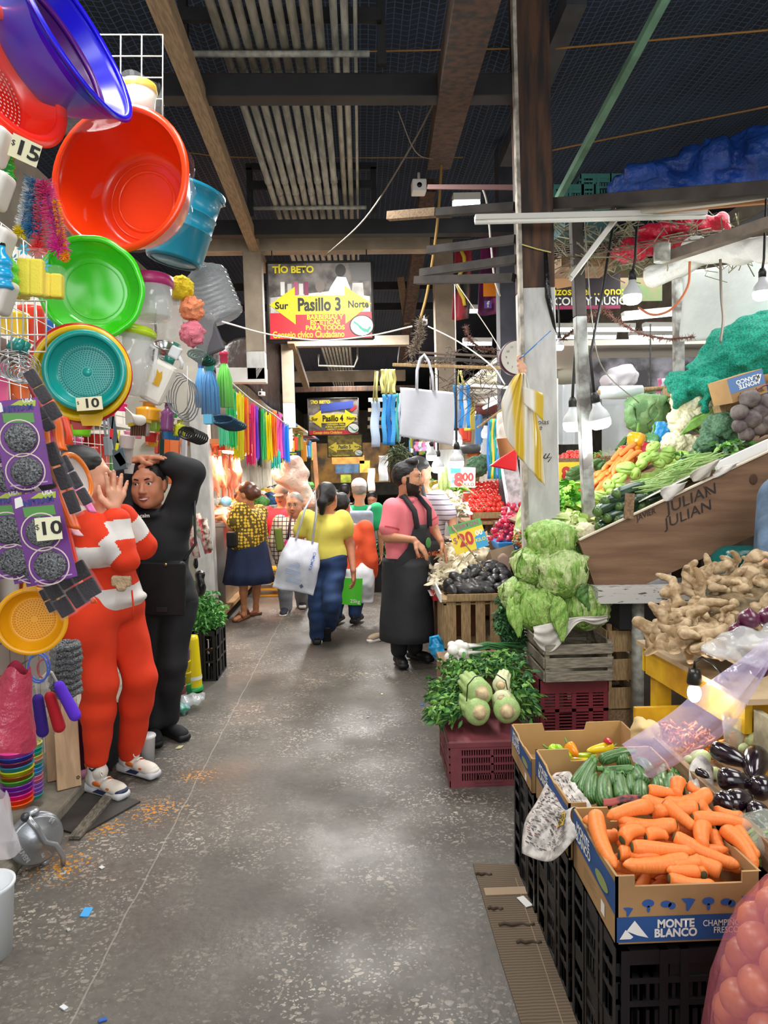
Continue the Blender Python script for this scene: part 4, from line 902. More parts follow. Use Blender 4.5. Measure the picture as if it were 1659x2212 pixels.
b=B();b.box(c,(.3,.5,.05));b.obj('tray_body',plastic('#b8202a'),t);B().grid(lambda u,v:c+V((-.17+.3*u,-.26+.5*v,.045+.03*math.sin(7*u+3)*math.sin(6*v)-.03*(u<.1))),14,14).obj('cloth',WP,t,solid=.002)
tag(B().box(c+V((.05,.05,-.33)),(.3,.45,.6)).obj('wooden_box',M('red_brown_box','#7a4a33',.8,noise=(6,.3))),'brown wooden box under the red tray','box')
t=thing('cardboard_box','tilted brown cardboard box behind the avocados','box',at(1085,1200,5.5));b=B();b.box(at(1082,1202,5.6),(pm(52,5.6),.3,pm(26,5.6)),E3(-.3,-.25,0));b.obj('body',M('grey_cardboard','#8d7b66',.85),t)
tag(B().grid(lambda u,v:at(1100-25*u+8*v,1205+60*v-10*math.sin(3*u),5.3),6,8).obj('cardboard_flap',M('pinkish_cardboard','#a98f80',.85),solid=.006),'curved cardboard flap right of the avocados','cardboard')
t=thing('plastic_bag','bright blue plastic bag tied beside the avocado crate','bag',at(945,1400,5.0));c=at(945,1402,4.95)
sdf('sack',[eli(c,(pm(19,5),.05,pm(24,5)),E3(0,-.3,0)),eli(c+V((.02,0,-.04)),(.045,.04,.05))],.006,M('blue_bag','#2aa6e0',.25,alpha=.9,bump=(20,.4,.01)),t,disp=wob3(50,.008));B().tube([c+V((-.05,-.03,.03)),c+V((-.05,-.03,.09)),c+V((.0,-.03,.1)),c+V((.03,-.02,.05))],.012,8).obj('handle',M('blue_bag'),t)
# second avocado heap, radishes, tomatoes
rr=random.Random(12)
for i in range(34):
 v=1172+56*(i//5)/7;u=945+10*(i%5)+rr.uniform(-3,3);PA.put(Matrix.Translation(at(u,v+rr.uniform(-3,3),6.6-(v-1172)/56*.4))@E3(1.57,0,rr.uniform(0,6)).to_4x4(),0,'avocado in the second dark heap behind the aproned man','avocados behind the apron')
tag(B().box(at(968,1290,6.45)+V((0,.1,0)),(.4,.6,.5)).obj('wooden_box',WW),'wooden box under the second avocado heap','box')
TOM=M('tomato_skin','#e2382b',.25,noise=(3,.12),coat=.4)
def tomato():
 t=thing('tomato','','tomato');B().lathe([(0,-.9),(.4,-.86),(.85,-.5),(1,0),(.88,.5),(.5,.82),(.18,.84),(0,.78)],14,Matrix.Scale(.036,4)).obj('flesh',TOM,t);b=B();b.lathe([(0,.86),(.25,.88),(.02,.92),(0,1.1)],6,Matrix.Scale(.036,4));b.obj('calyx',M('calyx_green','#4c7a34',.7),t);return t
PT=Proto(tomato());rr=random.Random(3)
for row in range(7):
 for i in range(9-(row>3)):
  u=1014+row*2.2+i*8.6+rr.uniform(-2,2);v=1104-row*9.5+rr.uniform(-2,2);PT.put(Matrix.Translation(at(u,v-i*.6,7.1+row*.09))@E3(rr.uniform(-1,1),rr.uniform(-1,1),0).to_4x4()@Matrix.Scale(rr.uniform(.95,1.15),4),0,'red tomato in the heap left of the chipped white post','tomatoes in the heap')
tag(B().box(at(1050,1092,7.5)+V((0,0,0)),(.42,.6,.12),E3(.22,0,0)).obj('tomato_bed',TOM),'packed lower layer of the tomato heap','tomato',kind='stuff')
t=thing('fruit_tray','wooden tray carrying the tomato heap','tray',at(1055,1112,7.05));B().box(at(1055,1113,7.05),(.33,.03,.06)).obj('front_board',LW,t);B().box(at(1045,1125,7.3),(.45,.6,.03)).obj('bottom',LW,t)
for k in range(4):tag(B().box(at(1035+14*k,1150+9*(k%2),7.2)+V((0,.1*k,-.05)),(.26,.3,.11),E3(0,0,.2*k)).obj('cardboard_box',M('grey_cardboard')),'flattened cardboard box under the tomatoes, %s from the left'%('first','second','third','fourth')[k],'box')
tag(B().box(at(1040,1240,7.3),(.7,.6,.75)).obj('wooden_box',WW),'large wooden box carrying the tomato stand','box')
RAD=M('radish_skin','#c42a4e',.3,noise=(6,.25),coat=.35)
def radish():
 t=thing('radish','','radish');B().lathe([(0,-1.6),(.08,-1.2),(.4,-.85),(.85,-.45),(1,0),(.85,.5),(.45,.85),(.15,.9),(0,.9)],14,Matrix.Scale(.026,4)).obj('root',RAD,t);b=B();b.tube([(0,0,.022),(.004,0,.04)],.003,5);b.obj('stub',GRN,t);return t
PR=Proto(radish());rr=random.Random(4)
for row in range(11):
 w=(78,74,70,66,62,56,52,46,40,32,24)[row]
 for i in range(max(2,int(w/11.5))):
  u=1136-w+11.5*i+rr.uniform(-5,5)+4;v=1166-row*9.6+rr.uniform(-4,4);PR.put(Matrix.Translation(at(u,v,5.75+row*.05+rr.uniform(-.02,.02)))@E3(rr.uniform(0,6),rr.uniform(0,6),0).to_4x4()@Matrix.Scale(rr.uniform(.85,1.15),4),0,'pink-red radish in the heap left of the steel column','radishes in the heap')
tag(sdf('radish_bed',[eli(at(1110,1140,6.05),(.15,.12,.12)),eli(at(1125,1100,6.25),(.08,.1,.15))],.02,RAD,disp=wob3(40,.02)),'packed core of the radish heap','radish',kind='stuff')
t=thing('plastic_tray','bright blue plastic tray under the radishes','tray',at(1090,1175,5.7));b=B();c=at(1098,1176,5.85);b.box(c,(.21,.3,.07),None,1.15);b.obj('tray_body',plastic('#2a86d8'),t,bev=.01)
tag(B().box(c+V((.05,.1,-.14)),(.5,.5,.04)).obj('shelf_board',WPR),'white shelf board under the blue radish tray','shelf')
tag(B().box(c+V((.12,.15,-.55)),(.4,.4,.78)).obj('wooden_box',M('dark_wood')),'dark box supporting the radish shelf','box')
hangleaf('long pale green corn husk leaning between radishes and column',[at(1138,1080,5.5),at(1128,1120,5.45),at(1112,1175,5.4)],.09,M('husk_green','#b9cf8a',.6))
o=clump(region([at(1132,1175,5.3),at(1128,1155,5.35)],(.05,.08,.04),(0,0,.3)),120,.05,.03,33,None,'chopped_vegetables',[HUSK[1],M('carrot_orange'),LEAF[1]]);tag(o,'bagged chopped vegetables left of the column base','vegetables',kind='stuff')
# corn, broccoli, sign 8.00
COB=M('corn_husk','#a9bf72',.6,noise=(8,.3),stretch=(20,20,1))
for i,(u,v0,v1)in enumerate(((962,1010,1065),(970,1040,1080),(982,1050,1080),(955,1020,1075),(992,1045,1078))):tag(B().tube([at(u,v1,6.9),at(u-1,(v0+v1)/2,6.95),at(u+1,v0,7.0)],[.03,.035,.012],10).obj('corn_cob',COB),'green husked corn cob standing behind the price sign, %s from the left'%('third','fourth','fifth','first','sixth')[i],'corn')
c=at(1000,1031,6.6);t,mx=board_sign('price_sign','pale price sign reading 8.00 kilo behind the hanging bulb',c,pm(54,6.6),pm(44,6.6),(0,-1,.1),(.05,0,1),M('sign_pink','#f0c3b4',.5));W2,H2=pm(27,6.6),pm(22,6.6)
flat('blue_corner',mx,((-W2,H2*.35),(-W2*.2,H2*.35),(-W2*.2,H2),(-W2,H2)),M('sign_blue'),t);up1=mx@Matrix.Translation((0,0,.001))
text('lettering','8',H2*1.7,up1@Matrix.Translation((-W2*.35,-H2*.3,0)),SR,t,bold=.06);text('lettering','$',H2*.7,up1@Matrix.Translation((-W2*.82,-H2*.3,0)),M('sign_blue'),t,bold=.03);text('lettering','00',H2*1.1,up1@Matrix.Translation((W2*.4,0,0)),SR,t,bold=.03);text('lettering','KILO',H2*.45,up1@Matrix.Translation((W2*.5,-H2*.7,0)),M('marker_ink'),t)
B().tube([at(992,1040,6.55),at(1025,1068,6.4)],.008,6).obj('stick',LW,t)
BRO=M('broccoli_head','#4d7355',.75,noise=(60,.4),bump=(90,.8,.01));BRS=M('broccoli_stem','#8aa56a',.6)
def broccoli(label,c,r,seed=1,cat='broccoli',mats=None,name='broccoli',h=None):
 c=V(c);t=thing(name,label,cat,c);rr=random.Random(seed);P=[]
 for i in range(46):
  d=V((rr.gauss(0,1),rr.gauss(0,1)-.3,rr.gauss(0,1)+.25)).normalized();P.append(eli(c+d*r*.72,r*rr.uniform(.26,.4),m=0,k=r*.06))
 P.append(eli(c,r*.7,k=r*.1));w=wob3(16/r,r*.03,seed)
 sdf('florets',P,h or r*.055,(mats or(BRO,))[0],t,disp=w);B().tube([c,c-V((0,-.02,r*1.25))],[r*.45,r*.3],10).obj('stem',(mats or(0,BRS))[1],t);return t
broccoli('bag of broccoli heads behind the tomatoes',at(1028,1010,7.4),pm(24,7.4),3);broccoli('broccoli head right of the bagged one behind the tomatoes',at(1046,1000,7.6),pm(19,7.6),4)
for i in range(12):place_len(PC,at(1010+4*(i%4),985+10*(i//4),8),at(1028+4*(i%4),970+10*(i//4),8),.02,.084,'carrot in the distant heap behind the 8.00 sign','carrots behind the price sign')
o=clump(region([at(980,1060,6.9),at(1000,1048,7.6),at(1012,1046,7.8)],(.06,.1,.05),(0,-.2,.4)),160,.08,.05,41,None,'leafy_greens',[LEAF[1],M('bright_leaf','#8fc23a',.5)]);tag(o,'bright leafy greens left of the tomatoes','greens',kind='stuff')
# ------------------------------------------------------------------ sloping vegetable stand behind the JULIAN board
BRD=M('plank_brown','#8a6a50',.7,noise=(2.2,.35,.35,.7),col2='#6d4f39',stretch=(1,6,9),bump=(20,.2,.004))
A0,A1,A2,A3=at(1250,1168,3.95),at(1284,1263,3.95),at(1395,1262,3.95),at(1800,1080,3.95);A4=at(1800,910,3.95)
t=thing('stand_board','wide brown wooden board with marker writing, side of the sloping vegetable stand','board',A1)
b=B();lo=[b.bm.verts.new(p)for p in(A0,A1,A2,A3,A4)];hi=[b.bm.verts.new(p+V((0,.025,0)))for p in(A0,A1,A2,A3,A4)];b.sm=False
b._f(lo);b._f(hi[::-1]);[b._f((lo[i],hi[i],hi[(i+1)%5],lo[(i+1)%5]))for i in range(5)];b.obj('plank',BRD,t)
def mx_on(u,v,ang):c=at(u,v,3.945);c.y=3.946;return plane_mx(c,(0,-1,0))@Matrix.Rotation(ang,4,'Z')
for s,u,v,h in(('JULIAN',1492,1078,.085),('JULIAN',1485,1112,.08),('JAVIER',1395,1112,.045)):text('handwriting',s,h,mx_on(u,v,.38),MK,t,shear=.25,sx=1.15 if h>.05 else.9)
B().tube([at(1520,1050,3.944),at(1527,1060,3.944),at(1535,1068,3.944)],.002,5).obj('scratch',MK,t)
for u,v in((1628,1035),(1652,1105)):B().ell(at(u,v,3.944),(.022,.003,.03)).obj('knot',M('wood_knot','#4d3221',.8),t)
B().bar(A0+V((0,-.001,.004)),A4+V((0,-.001,.004)),.03,.008).obj('pale_edge',M('pale_edge_wood','#cbbfa9',.8),t)
sl=(A4 .z-A0 .z)/(A4 .x-A0 .x)
def inc(x):return A0 .z-.04+sl*(x-A0 .x)
b=B();b.bm.faces.new([b.bm.verts.new(V((x,y,inc(x))))for x,y in((A0 .x+.02,3.98),(2.75,3.98),(2.75,6.4),(1.24,6.4))]);tag(b.obj('stand_bed',WW,solid=.02),'sloping wooden bed under the vegetables behind the brown board','stand')
for y in(4.3,6.2):tag(B().box((2.5,y,.7),(.07,.07,1.4)).obj('stand_support',WW),'wooden support under the %s end of the sloping stand'%('near' if y<5 else 'far'),'support')
t=thing('plank_bench','chipped white painted plank bench below the brown board','bench',at(1390,1300,3.9));b=B();l,r_=at(1283,1283,3.9),at(1600,1280,3.9);b.bar(l,r_,.14,.085);b.obj('plank',M('chipped_white_plank','#c4c1bb',.8,noise=(14,.6,.36,.42),col2='#4b4742',stretch=(1,6,6)),t)
for u in(1378,1570):B().cyl((at(u,1300,3.95).x,3.95,0),(at(u,1300,3.95).x,3.95,.78),.035,n=12).obj('leg',M('galvanised_pipe'),t)
tag(B().box((1.9,4.1,.72),(.9,.3,.24)).obj('plastic_crate',BLKP),'black crate on the plank bench behind the teal bag','crate')
o=sdf('plastic_bag',[eli(at(1520,1245,3.7),(.12,.1,.05)),eli(at(1555,1235,3.75),(.1,.1,.06)),eli(at(1600,1215,3.9),(.18,.1,.09)),eli(at(1500,1255,3.7),.04)],.009,M('teal_bag','#0f6a66',.2,alpha=.88,bump=(16,.6,.02)),disp=wob3(35,.012,4));tag(o,'dark teal plastic bag under the brown board','bag')
tag(sdf('plastic_bag',[eli(at(1380,1365,4.1),(.12,.1,.09)),eli(at(1420,1400,4.2),(.14,.1,.12)),eli(at(1350,1340,4.1),(.08,.06,.05))],.012,M('black_bag','#121314',.25,bump=(18,.6,.02)),disp=wob3(30,.015,8)),'black plastic bag in the dark under the plank bench','bag')
# cucumbers
CUC=M('cucumber_skin','#20402a',.25,noise=(4,.4),stretch=(1,1,1),coat=.3);CUT=M('cucumber_tip','#4e6e33',.3)
def cucumber():
 t=thing('cucumber','','cucumber');bent_lathe([(.0,0),(.05,.012),(.085,.06),(.1,.2),(.105,.5),(.1,.8),(.08,.93),(.05,.985),(0,1)],.03,16).obj('fruit',CUC,t);bent_lathe([(.0,-.004),(.054,.01),(.088,.055),(.092,.1)],0,16).obj('pale_tip',CUT,t);return t
PU=Proto(cucumber())
for i,(u,v,ex,ey)in enumerate(((1285,1108,60,-25),(1305,1122,70,-30),(1325,1128,70,-32),(1290,1140,60,-25),(1318,1142,60,-30),(1300,1085,75,-28),(1330,1098,75,-25),(1325,1070,70,-22),(1350,1118,70,-30),(1360,1082,65,-16),(1380,1095,60,-14),(1395,1082,60,-16),(1290,1125,60,-20),(1345,1065,75,-16),(1370,1110,65,-20))):
 place_len(PU,at(u,v,4.02+.012*i),at(u+ex,v+ey,4.18+.012*i),.034,.1,{2:'yellow tipped cucumber at the front of the cucumber heap',9:'cucumber lying on top of the heap beside the small stake'}.get(i,'dark green cucumber in the heap above the brown board'),'cucumbers')
tag(B().bar(at(1357,1120,3.93),at(1361,1066,3.93),pm(19,3.93),.02,up=(0,1,0)).obj('wooden_stake',WW),'small wooden stake between the cucumbers','stake')
# beans
rr=random.Random(6);b=B()
for _ in range(330):
 s=rr.random();u=1385+150*s+rr.uniform(-20,20);v=1070-75*s+rr.uniform(-22,14);Y=4.12+rr.uniform(0,.35);p=at(u,v,Y);a=rr.uniform(-.5,.9);d=V((math.cos(a),math.sin(a)*.6,.25*math.sin(a)+.2))*.075;b.m=rr.randrange(2)
 b.tube([p-d,p+V((0,0,rr.uniform(-.01,.014))),p+d],[.003,.0045,.002],5)
tag(b.obj('green_beans',[M('bean_green','#86ab5c',.5),M('bean_pale','#a9c27c',.5)]),'heap of long green beans above the brown board','beans',kind='stuff')
tag(B().grid(lambda u,v:at(1380+170*u,1085-85*u-12*v,4.05+.4*v),8,4).obj('paper_liner',WP,solid=.003),'white paper lining under the green beans','paper')
for i,(pts,lab)in enumerate((([(1425,1058),(1478,1038),(1432,1085),(1470,1070)],'white paper folded over the board edge below the beans'),([(1488,1025),(1555,985),(1495,1042),(1530,1030)],'torn grey cardboard piece right of the beans'),([(1548,1015),(1590,995),(1532,1035),(1578,1022)],'crumpled white paper beside the torn cardboard'))):
 P4=[at(a,c,3.93+.02*k)for k,(a,c)in enumerate(pts)]
 tag(B().grid(lambda u,v:P4[0].lerp(P4[1],u).lerp(P4[2].lerp(P4[3],u),v)+V((0,.02*math.sin(5*u+4*v)-.02,.005*math.sin(14*v+5*u))),12,12).obj('paper',WP if i!=1 else M('grey_board','#bdb7aa',.85),solid=.003),lab,'paper')
 # chayotes
CHY=M('chayote_skin','#9dc05e',.4,noise=(8,.25),bump=(14,.4,.01))
def chayote():
 P=[eli((0,0,0),(.048,.042,.045)),eli((.045,0,0),(.032,.03,.03),k=.03)]+[cut(cap((-.05,.034*math.cos(a),.034*math.sin(a)),(.07,.03*math.cos(a),.03*math.sin(a)),.005,.002,0,.012))for a in(0,1.3,2.6,3.9,5.2)]
 return tag(sdf('chayote',P,.004,CHY),'','chayote')
PY=Proto(chayote())
for i,(u,v,s)in enumerate(((1357,1012,1.25),(1372,1025,1.1),(1392,990,1.1),(1412,985,1),(1440,990,1.1),(1447,975,.95),(1470,985,1),(1335,1035,1.1),(1315,1050,1.1),(1320,1068,1),(1385,1003,1),(1425,1000,1),(1408,968,1),(1490,985,.9),(1300,1070,.9),(1285,1080,.9),(1505,980,.8),(1345,1055,1),(1290,1098,.9))):
 PY.put(Matrix.Translation(at(u,v,4.75))@E3(rr.uniform(-.5,.5),rr.uniform(-.6,.1),rr.uniform(0,6)).to_4x4()@Matrix.Scale(s*.86,4),0,{0:'large pale green chayote left of the green beans',4:'glossy chayote below the cauliflowers'}.get(i,'pale green chayote on the sloping stand'),'chayotes on the stand')
tag(sdf('chayote_bed',[cap(at(1310,1085,4.9),at(1480,1000,4.9),.045,.06)],.015,CHY,disp=wob3(35,.02)),'packed lower layer of chayotes','chayote',kind='stuff')
# carrots on the stand
for i in range(34):
 s=(i%9)/8;k=i//9;u=1240+95*s+rr.uniform(-4,4)+7*k;v=1068-82*s+11*k+rr.uniform(-4,4)
 place_len(PC,at(u+rr.uniform(22,40),v-rr.uniform(22,34),5.03-.05*k),at(u,v,4.95-.05*k),.021,.084,'orange carrot on the sloping stand behind the slim post','carrots on the stand')
tag(B().bar(at(1275,1085,5.35),at(1390,985,5.35),.2,.1).obj('carrot_bed',CAR),'packed lower layer of carrots on the stand','carrot',kind='stuff')
# bell peppers
for u,v,r,col,lab in((1377,951,18,'#f2a017','orange bell pepper topmost in the group of bell peppers'),(1358,981,19,'#d8301f','red bell pepper at the left front of the bell peppers'),(1401,973,19,'#b9273a','dark red bell pepper lying on its side'),(1372,970,14,'#ee9a16','orange bell pepper between the red ones'),(1411,954,18,'#4f8a58','green bell pepper right of the orange one'),(1388,962,10,'#b9273a','small red bell pepper in the middle')):
 c=at(u,v,5.1);r=pm(r,5.1);pepper_mesh(col,'bell_pepper',lab,c+V((.0,0,r*.9)),c-V((r*.3,0,r*.9)),r,True)
o=sdf('plastic_bag',[rbox(at(1428,934,5.1),(.045,.03,.06),E3(0,.25,0),.012)],.006,M('blue_bag2','#2390d8',.25,coat=.3,bump=(40,.8,.01)),disp=wob3(70,.006));tag(o,'bright blue knotted plastic bag among the vegetables','bag')
CAU=M('cauliflower_curd','#e9e2bf',.7,noise=(60,.2),bump=(80,.8,.008));CAG=M('cauliflower_leaf','#8fae63',.6)
for i,(u,v,r,lab)in enumerate(((1486,862,36,'topmost cauliflower under the teal net'),(1475,912,34,'cauliflower left of the second row'),(1510,890,34,'cauliflower right of the second row'),(1455,958,27,'cauliflower at the lower left above the chayotes'),(1490,965,26,'cauliflower lowest at the right, half hidden by leaves'))):
 t=broccoli(lab,at(u,v,5.05-.1*(i>2)),pm(r,5.0),20+i,'cauliflower',(CAU,CAG),'cauliflower');c=at(u,v,5.05)
 for k in range(5):
  a=-2.4+.9*k
  B().grid(lambda p,q,a=a:c+V((math.cos(a)*(.06+.07*q)+(p-.5)*.05*math.sin(a),.01-.06*q+.02*p,math.sin(a)*.085*q-.03+(p-.5)*.05*math.cos(a))),5,6).obj('leaf',CAG,t,solid=.003)
for i in range(16):tag(B().tube([at(1470+3*i,940-1.5*i,4.85),at(1490+3.2*i,915-2*i,4.85),at(1500+3.5*i,900-1.5*i,4.9)],[.006,.008,.004],6).obj('leaf_rib',LEAF[1]),'pale leaf stalk between the cauliflowers and the broccoli','stalk','leaf stalks by the broccoli')
broccoli('large dark broccoli head beside the beets',at(1558,935,4.7),pm(44,4.7),31);broccoli('smaller broccoli head below the large one',at(1527,962,4.65),pm(26,4.65),32)
BEE=M('beet_skin','#6e6560',.8,noise=(18,.4),col2='#4b3f42',bump=(40,.4,.004));BST=M('beet_stalk','#6d1f3d',.5)
for i,(u,v,r)in enumerate(((1620,862,22),(1598,892,20),(1598,920,17),(1622,905,24),(1640,890,20),(1660,915,26),(1640,925,18),(1612,938,18),(1655,870,20))):
 c=at(u,v,4.4);r=pm(r,4.4);t=thing('beetroot',('earthy beetroot in the bunch at the upper right edge' if i!=3 else 'largest beetroot in the middle of the bunch at the right edge'),'beetroot',c,'beetroots')
 B().lathe([(0,-1.5),(.05,-1.3),(.25,-.95),(.8,-.55),(1,0),(.85,.55),(.4,.85),(0,.9)],18,Matrix.Translation(c)@E3(.5,-.7+.2*i,0).to_4x4()@Matrix.Scale(r,4)).obj('root',BEE,t)
 B().tube([c+V((.3,0,.6))*r,c+V((1.5,.3,1.3))*r,c+V((3,.3,1.7))*r],[.006,.005,.004],6).obj('stalk',BST,t)
herb('leaf_heap','loose dark leaves under the cauliflowers and beetroots',[at(1590,960,4.45),at(1560,990,4.4),at(1500,990,4.6)],(.12,.06,.025),160,.08,17,[M('greyish_leaf','#6f9072',.6),LEAF[1],LEAF[0]],'leaves')
lettuce('cabbage','large green cabbage left of the cauliflowers',at(1400,895,5.6),pm(45,5.6),False,64,'cabbage',(M('cabbage','#7fa56a',.55,noise=(8,.3),bump=(14,.6,.02)),M('cabbage_leaf','#6b9a5e',.55,noise=(8,.3),bump=(14,.6,.02))),6)
lettuce('cabbage','smaller cabbage behind the large one',at(1432,890,5.8),pm(36,5.8),False,61,'cabbage',(M('cabbage'),M('cabbage_leaf')),5)
herb('lettuce_heap','curly bright green lettuce right of the column',[at(1225,1065,5.0),at(1240,1080,4.95),at(1215,1095,4.9),at(1245,1060,5.1)],(.09,.1,.06),420,.08,18,[M('curly_green','#4f9a2c',.5,noise=(20,.3)),M('curly_light','#9ccf52',.5)],'lettuce',wd=.06)
herb('lettuce_heap','pale romaine lettuce leaves above the lettuce stack',[at(1220,1125,4.5),at(1235,1135,4.4),at(1250,1150,4.3)],(.08,.06,.05),200,.11,19,[M('romaine','#b9d47a',.5),M('romaine_pale','#d9e0a6',.5)],'lettuce',wd=.07)
tag(lettuce('cauliflower','small yellowish cauliflower in its leaves beside the cucumbers',at(1262,1148,4.1),pm(20,4.1),True,71,'cauliflower',(CAU,M('romaine_pale')),4))
for i,(u0,v0,u1,v1)in enumerate(((1225,1028,1262,1008),(1222,1038,1265,1020),(1232,1020,1280,1003),(1275,1005,1305,995),(1238,1045,1270,1032),(1290,1015,1310,1000),(1335,975,1352,945),(1340,990,1350,960))):place_len(PZ,at(u0,v0,5.9),at(u1,v1,5.95),.035,.137,'zucchini in the far heap right of the steel column','zucchinis on the far stand')
c=at(1228,1020,6.1);t,mx=board_sign('price_sign','yellow price sign with a red 8 right of the column',c,pm(50,6.1),pm(44,6.1),(0,-1,.1),(0,0,1),M('sign_yellow'));text('lettering','8',pm(40,6.1),mx@Matrix.Translation((-.02,-.02,.001)),SR,t,bold=.05);text('lettering','MARKET',pm(9,6.1),mx@Matrix.Translation((0,pm(17,6.1),.001)),M('marker_ink'),t)if 0 else None
for i in range(40):
 u=1218+40*rr.random();v=978+22*rr.random();PT.put(Matrix.Translation(at(u,v,7-(v-978)*.01))@Matrix.Scale(.95,4),0,'red tomato in the far heap between the column and the slim post','tomatoes in the far heap')
tag(B().box(at(1238,995,7.1),(.3,.3,.12)).obj('tomato_bed',TOM),'packed lower layer of the far tomato heap','tomato',kind='stuff')
herb('chili_heap','heap of small green and orange chilies far behind the slim post',[at(1300,985,6.8),at(1280,985,6.8),at(1315,980,6.8)],(.07,.1,.03),200,.06,23,[M('chili_green','#4b8a3a',.4),M('chili_orange','#d9772c',.4),M('chili_light','#79ab45',.4)],'chilies',wd=.012)
tag(B().box((1.85,7.0,.5),(1.1,.9,1.0)).box((2.0,7.0,1.3),(.76,.9,.6)).obj('market_table',WW),'far vegetable table behind the sloping stand','table')
tag(B().box((1.85,8.6,.5),(1.2,1.8,1.0)).obj('market_table',M('dark_wood')),'distant vegetable table behind the tomatoes','table')
# upper right cardboard boxes and teal netting
def box2(label,c,sx,sy,sz,rot,cat='box'):
 t=thing('cardboard_box',label,cat,c);B().box(c,(sx,sy,sz),rot).obj('body',CB,t);return t
R1=E3(0,-.28,.0);c=at(1592,838,4.6);t=box2('upside down printed cardboard box beside the teal netting',c,pm(78,4.6),.25,pm(52,4.6),R1);f=Matrix.Translation(c)@R1 .to_4x4()@plane_mx((0,-.126,0),(0,-1,0))@Matrix.Rotation(math.pi,4,'Z');W2,H2=pm(39,4.6),pm(26,4.6)
flat('blue_band',f,((-W2,-H2*.95),(W2,-H2*.95),(W2,H2*.25),(-W2,H2*.25)),M('grey_blue_print','#5a7ba8',.7),t);text('lettering','MONTE\nBLANCO',H2*.5,f@Matrix.Translation((-W2*.1,-H2*.3,.001)),WPR,t,bold=.03);flat('emblem',f,((-W2*.9,-H2*.6),(-W2*.7,0),(-W2*.5,-H2*.6)),WPR,t,.001)
for k in range(5):b=B();mush(b,f@V((-W2*.7+W2*.3*k,H2*.6,.001)),(-1,0,-.28),(0,0,-1),H2*.5,k);b.obj('mushroom_print',M('brown_ink'),t)
c=at(1650,835,4.65);t=box2('brown cardboard box at the right edge above the beetroots',c+V((.1,.1,0)),.3,.25,pm(60,4.6),E3(0,-.1,.3));b=B()
b.box(c+V((.09,-.05,-.02)),(.28,.004,.06),E3(0,-.1,.3));b.obj('blue_band',CBB,t)
tag(B().box(at(1575,885,4.75),(.16,.1,.1),E3(0,-.28,0)).obj('wooden_block',LW),'wooden crate end under the printed box','block')
wcrate('wooden_crate','wooden crate holding the teal netting above the cauliflowers',at(1470,850,5.3).x,at(1560,850,5.3).x,5.25,5.6,at(1500,880,5.3).z,at(1500,825,5.3).z,2,LW)
tag(B().box((2.75,5.4,.85),(.5,.5,1.7)).obj('wooden_cabinet',M('dark_wood')),'dark cabinet behind the top of the sloping stand','cabinet')
o=sdf('net_sack',[cap(at(1475,830,5.0),at(1540,812,5.0),.09,.1),cap(at(1475,835,4.95),at(1465,870,4.92),.055,.035),cap(at(1540,805,5.0),at(1600,765,5.0),.12,.17,k=.06),cap(at(1600,760,5.0),at(1690,740,4.9),.2,.23,k=.08),cap(at(1530,830,4.88),at(1522,880,4.86),.06,.025),cap(at(1500,835,4.92),at(1540,840,4.88),.06,.08)],.013,M('teal_net','#0c9a80',.75,noise=(90,.5),bump=(160,1,.01)),disp=lambda P,a=wob3(14,.03,6),b=wob3(42,.012,2):a(P)+b(P));tag(o,'teal green netting sack draped above the cauliflowers','net')
B().box(at(1640,990,4.0),(.5,.03,.16),E3(0,-.4,0)).obj('white_box',M('white_carton','#d9d9d6',.7));tag(bpy.data.objects['white_box'],'white printed carton at the right end of the brown board','box')
# ================================================================== left side: housewares stall
def T(c,ax=(0,-1,0),up=(0,0,1)):
 """frame at c whose local z faces ax and local y points up"""
 return plane_mx(c,ax,up)
CAMD=lambda c:(CAM-V(c)).normalized()
def bowl(name,label,c,ax,r,d,mat,cat='bowl',base=.6,ribs=0,wob=None,rim=.012,wall=.004,n=48,group=None,rim_mat=None,extra=None):
 t=thing(name,label,cat,c,group);mx=T(c,ax);rb=r*base
 B().lathe([(0,-d),(rb*.96,-d),(rb,-d+.006)]+[(rb+(r-rb)*(i/8)**.8,-d+.006+(d-.006)*i/8)for i in range(1,9)]+[(r-wall,0)]+[(rb-wall+(r-rb)*(i/8)**.8,-d+.008+(d-.008)*i/8)for i in range(7,-1,-1)]+[(rb*.9,-d+.008),(0,-d+.008)],n,mx,wob=wob).obj('basin_wall',mat,t)
 B().lathe([(r+rim*math.cos(a),rim*.7*math.sin(a))for a in[k*.785 for k in range(9)]],n,mx,wob=(lambda a,z,i:wob(a,0,i))if wob else None).obj('rim',rim_mat or mat,t)
 if rb>.03:B().lathe([(rb*.8,-d+.009),(rb*.82,-d+.012),(rb*.84,-d+.009)],n,mx).obj('base_ring',mat,t)
 return t,mx
FILM=clear('#f2f6f8',.07,.05)
ORA=M('orange_plastic','#ee3f08',.28,coat=.3)
c=at(258,386,2.2);t,mx=bowl('plastic_basin','big orange round plastic basin hanging above the green bowl',c,(-.2,-1,.06),.21,.17,ORA,'basin',.7,rim=.012)
B().lathe([(.09,-.161),(.094,-.155),(.1,-.161)],40,mx).obj('base_step',ORA,t)
def crinkle(mx,r0,r1,z0,z1,seed=1,amp=.06):return B().grid(lambda u,v:mx@V(((r0+(r1-r0)*v)*(1+amp*math.sin(23*u+seed)*math.sin(9*v+seed)+amp*.6*math.sin(57*u+12*v))*math.cos(6.2832*u),(r0+(r1-r0)*v)*math.sin(6.2832*u),z0+(z1-z0)*v+.01*math.sin(17*u+8*v))),70,12,cu=True)
crinkle(mx,.215,.15,-.02,-.18).obj('plastic_wrap',FILM,t)
BLU=M('blue_plastic','#1408c8',.28,coat=.3)
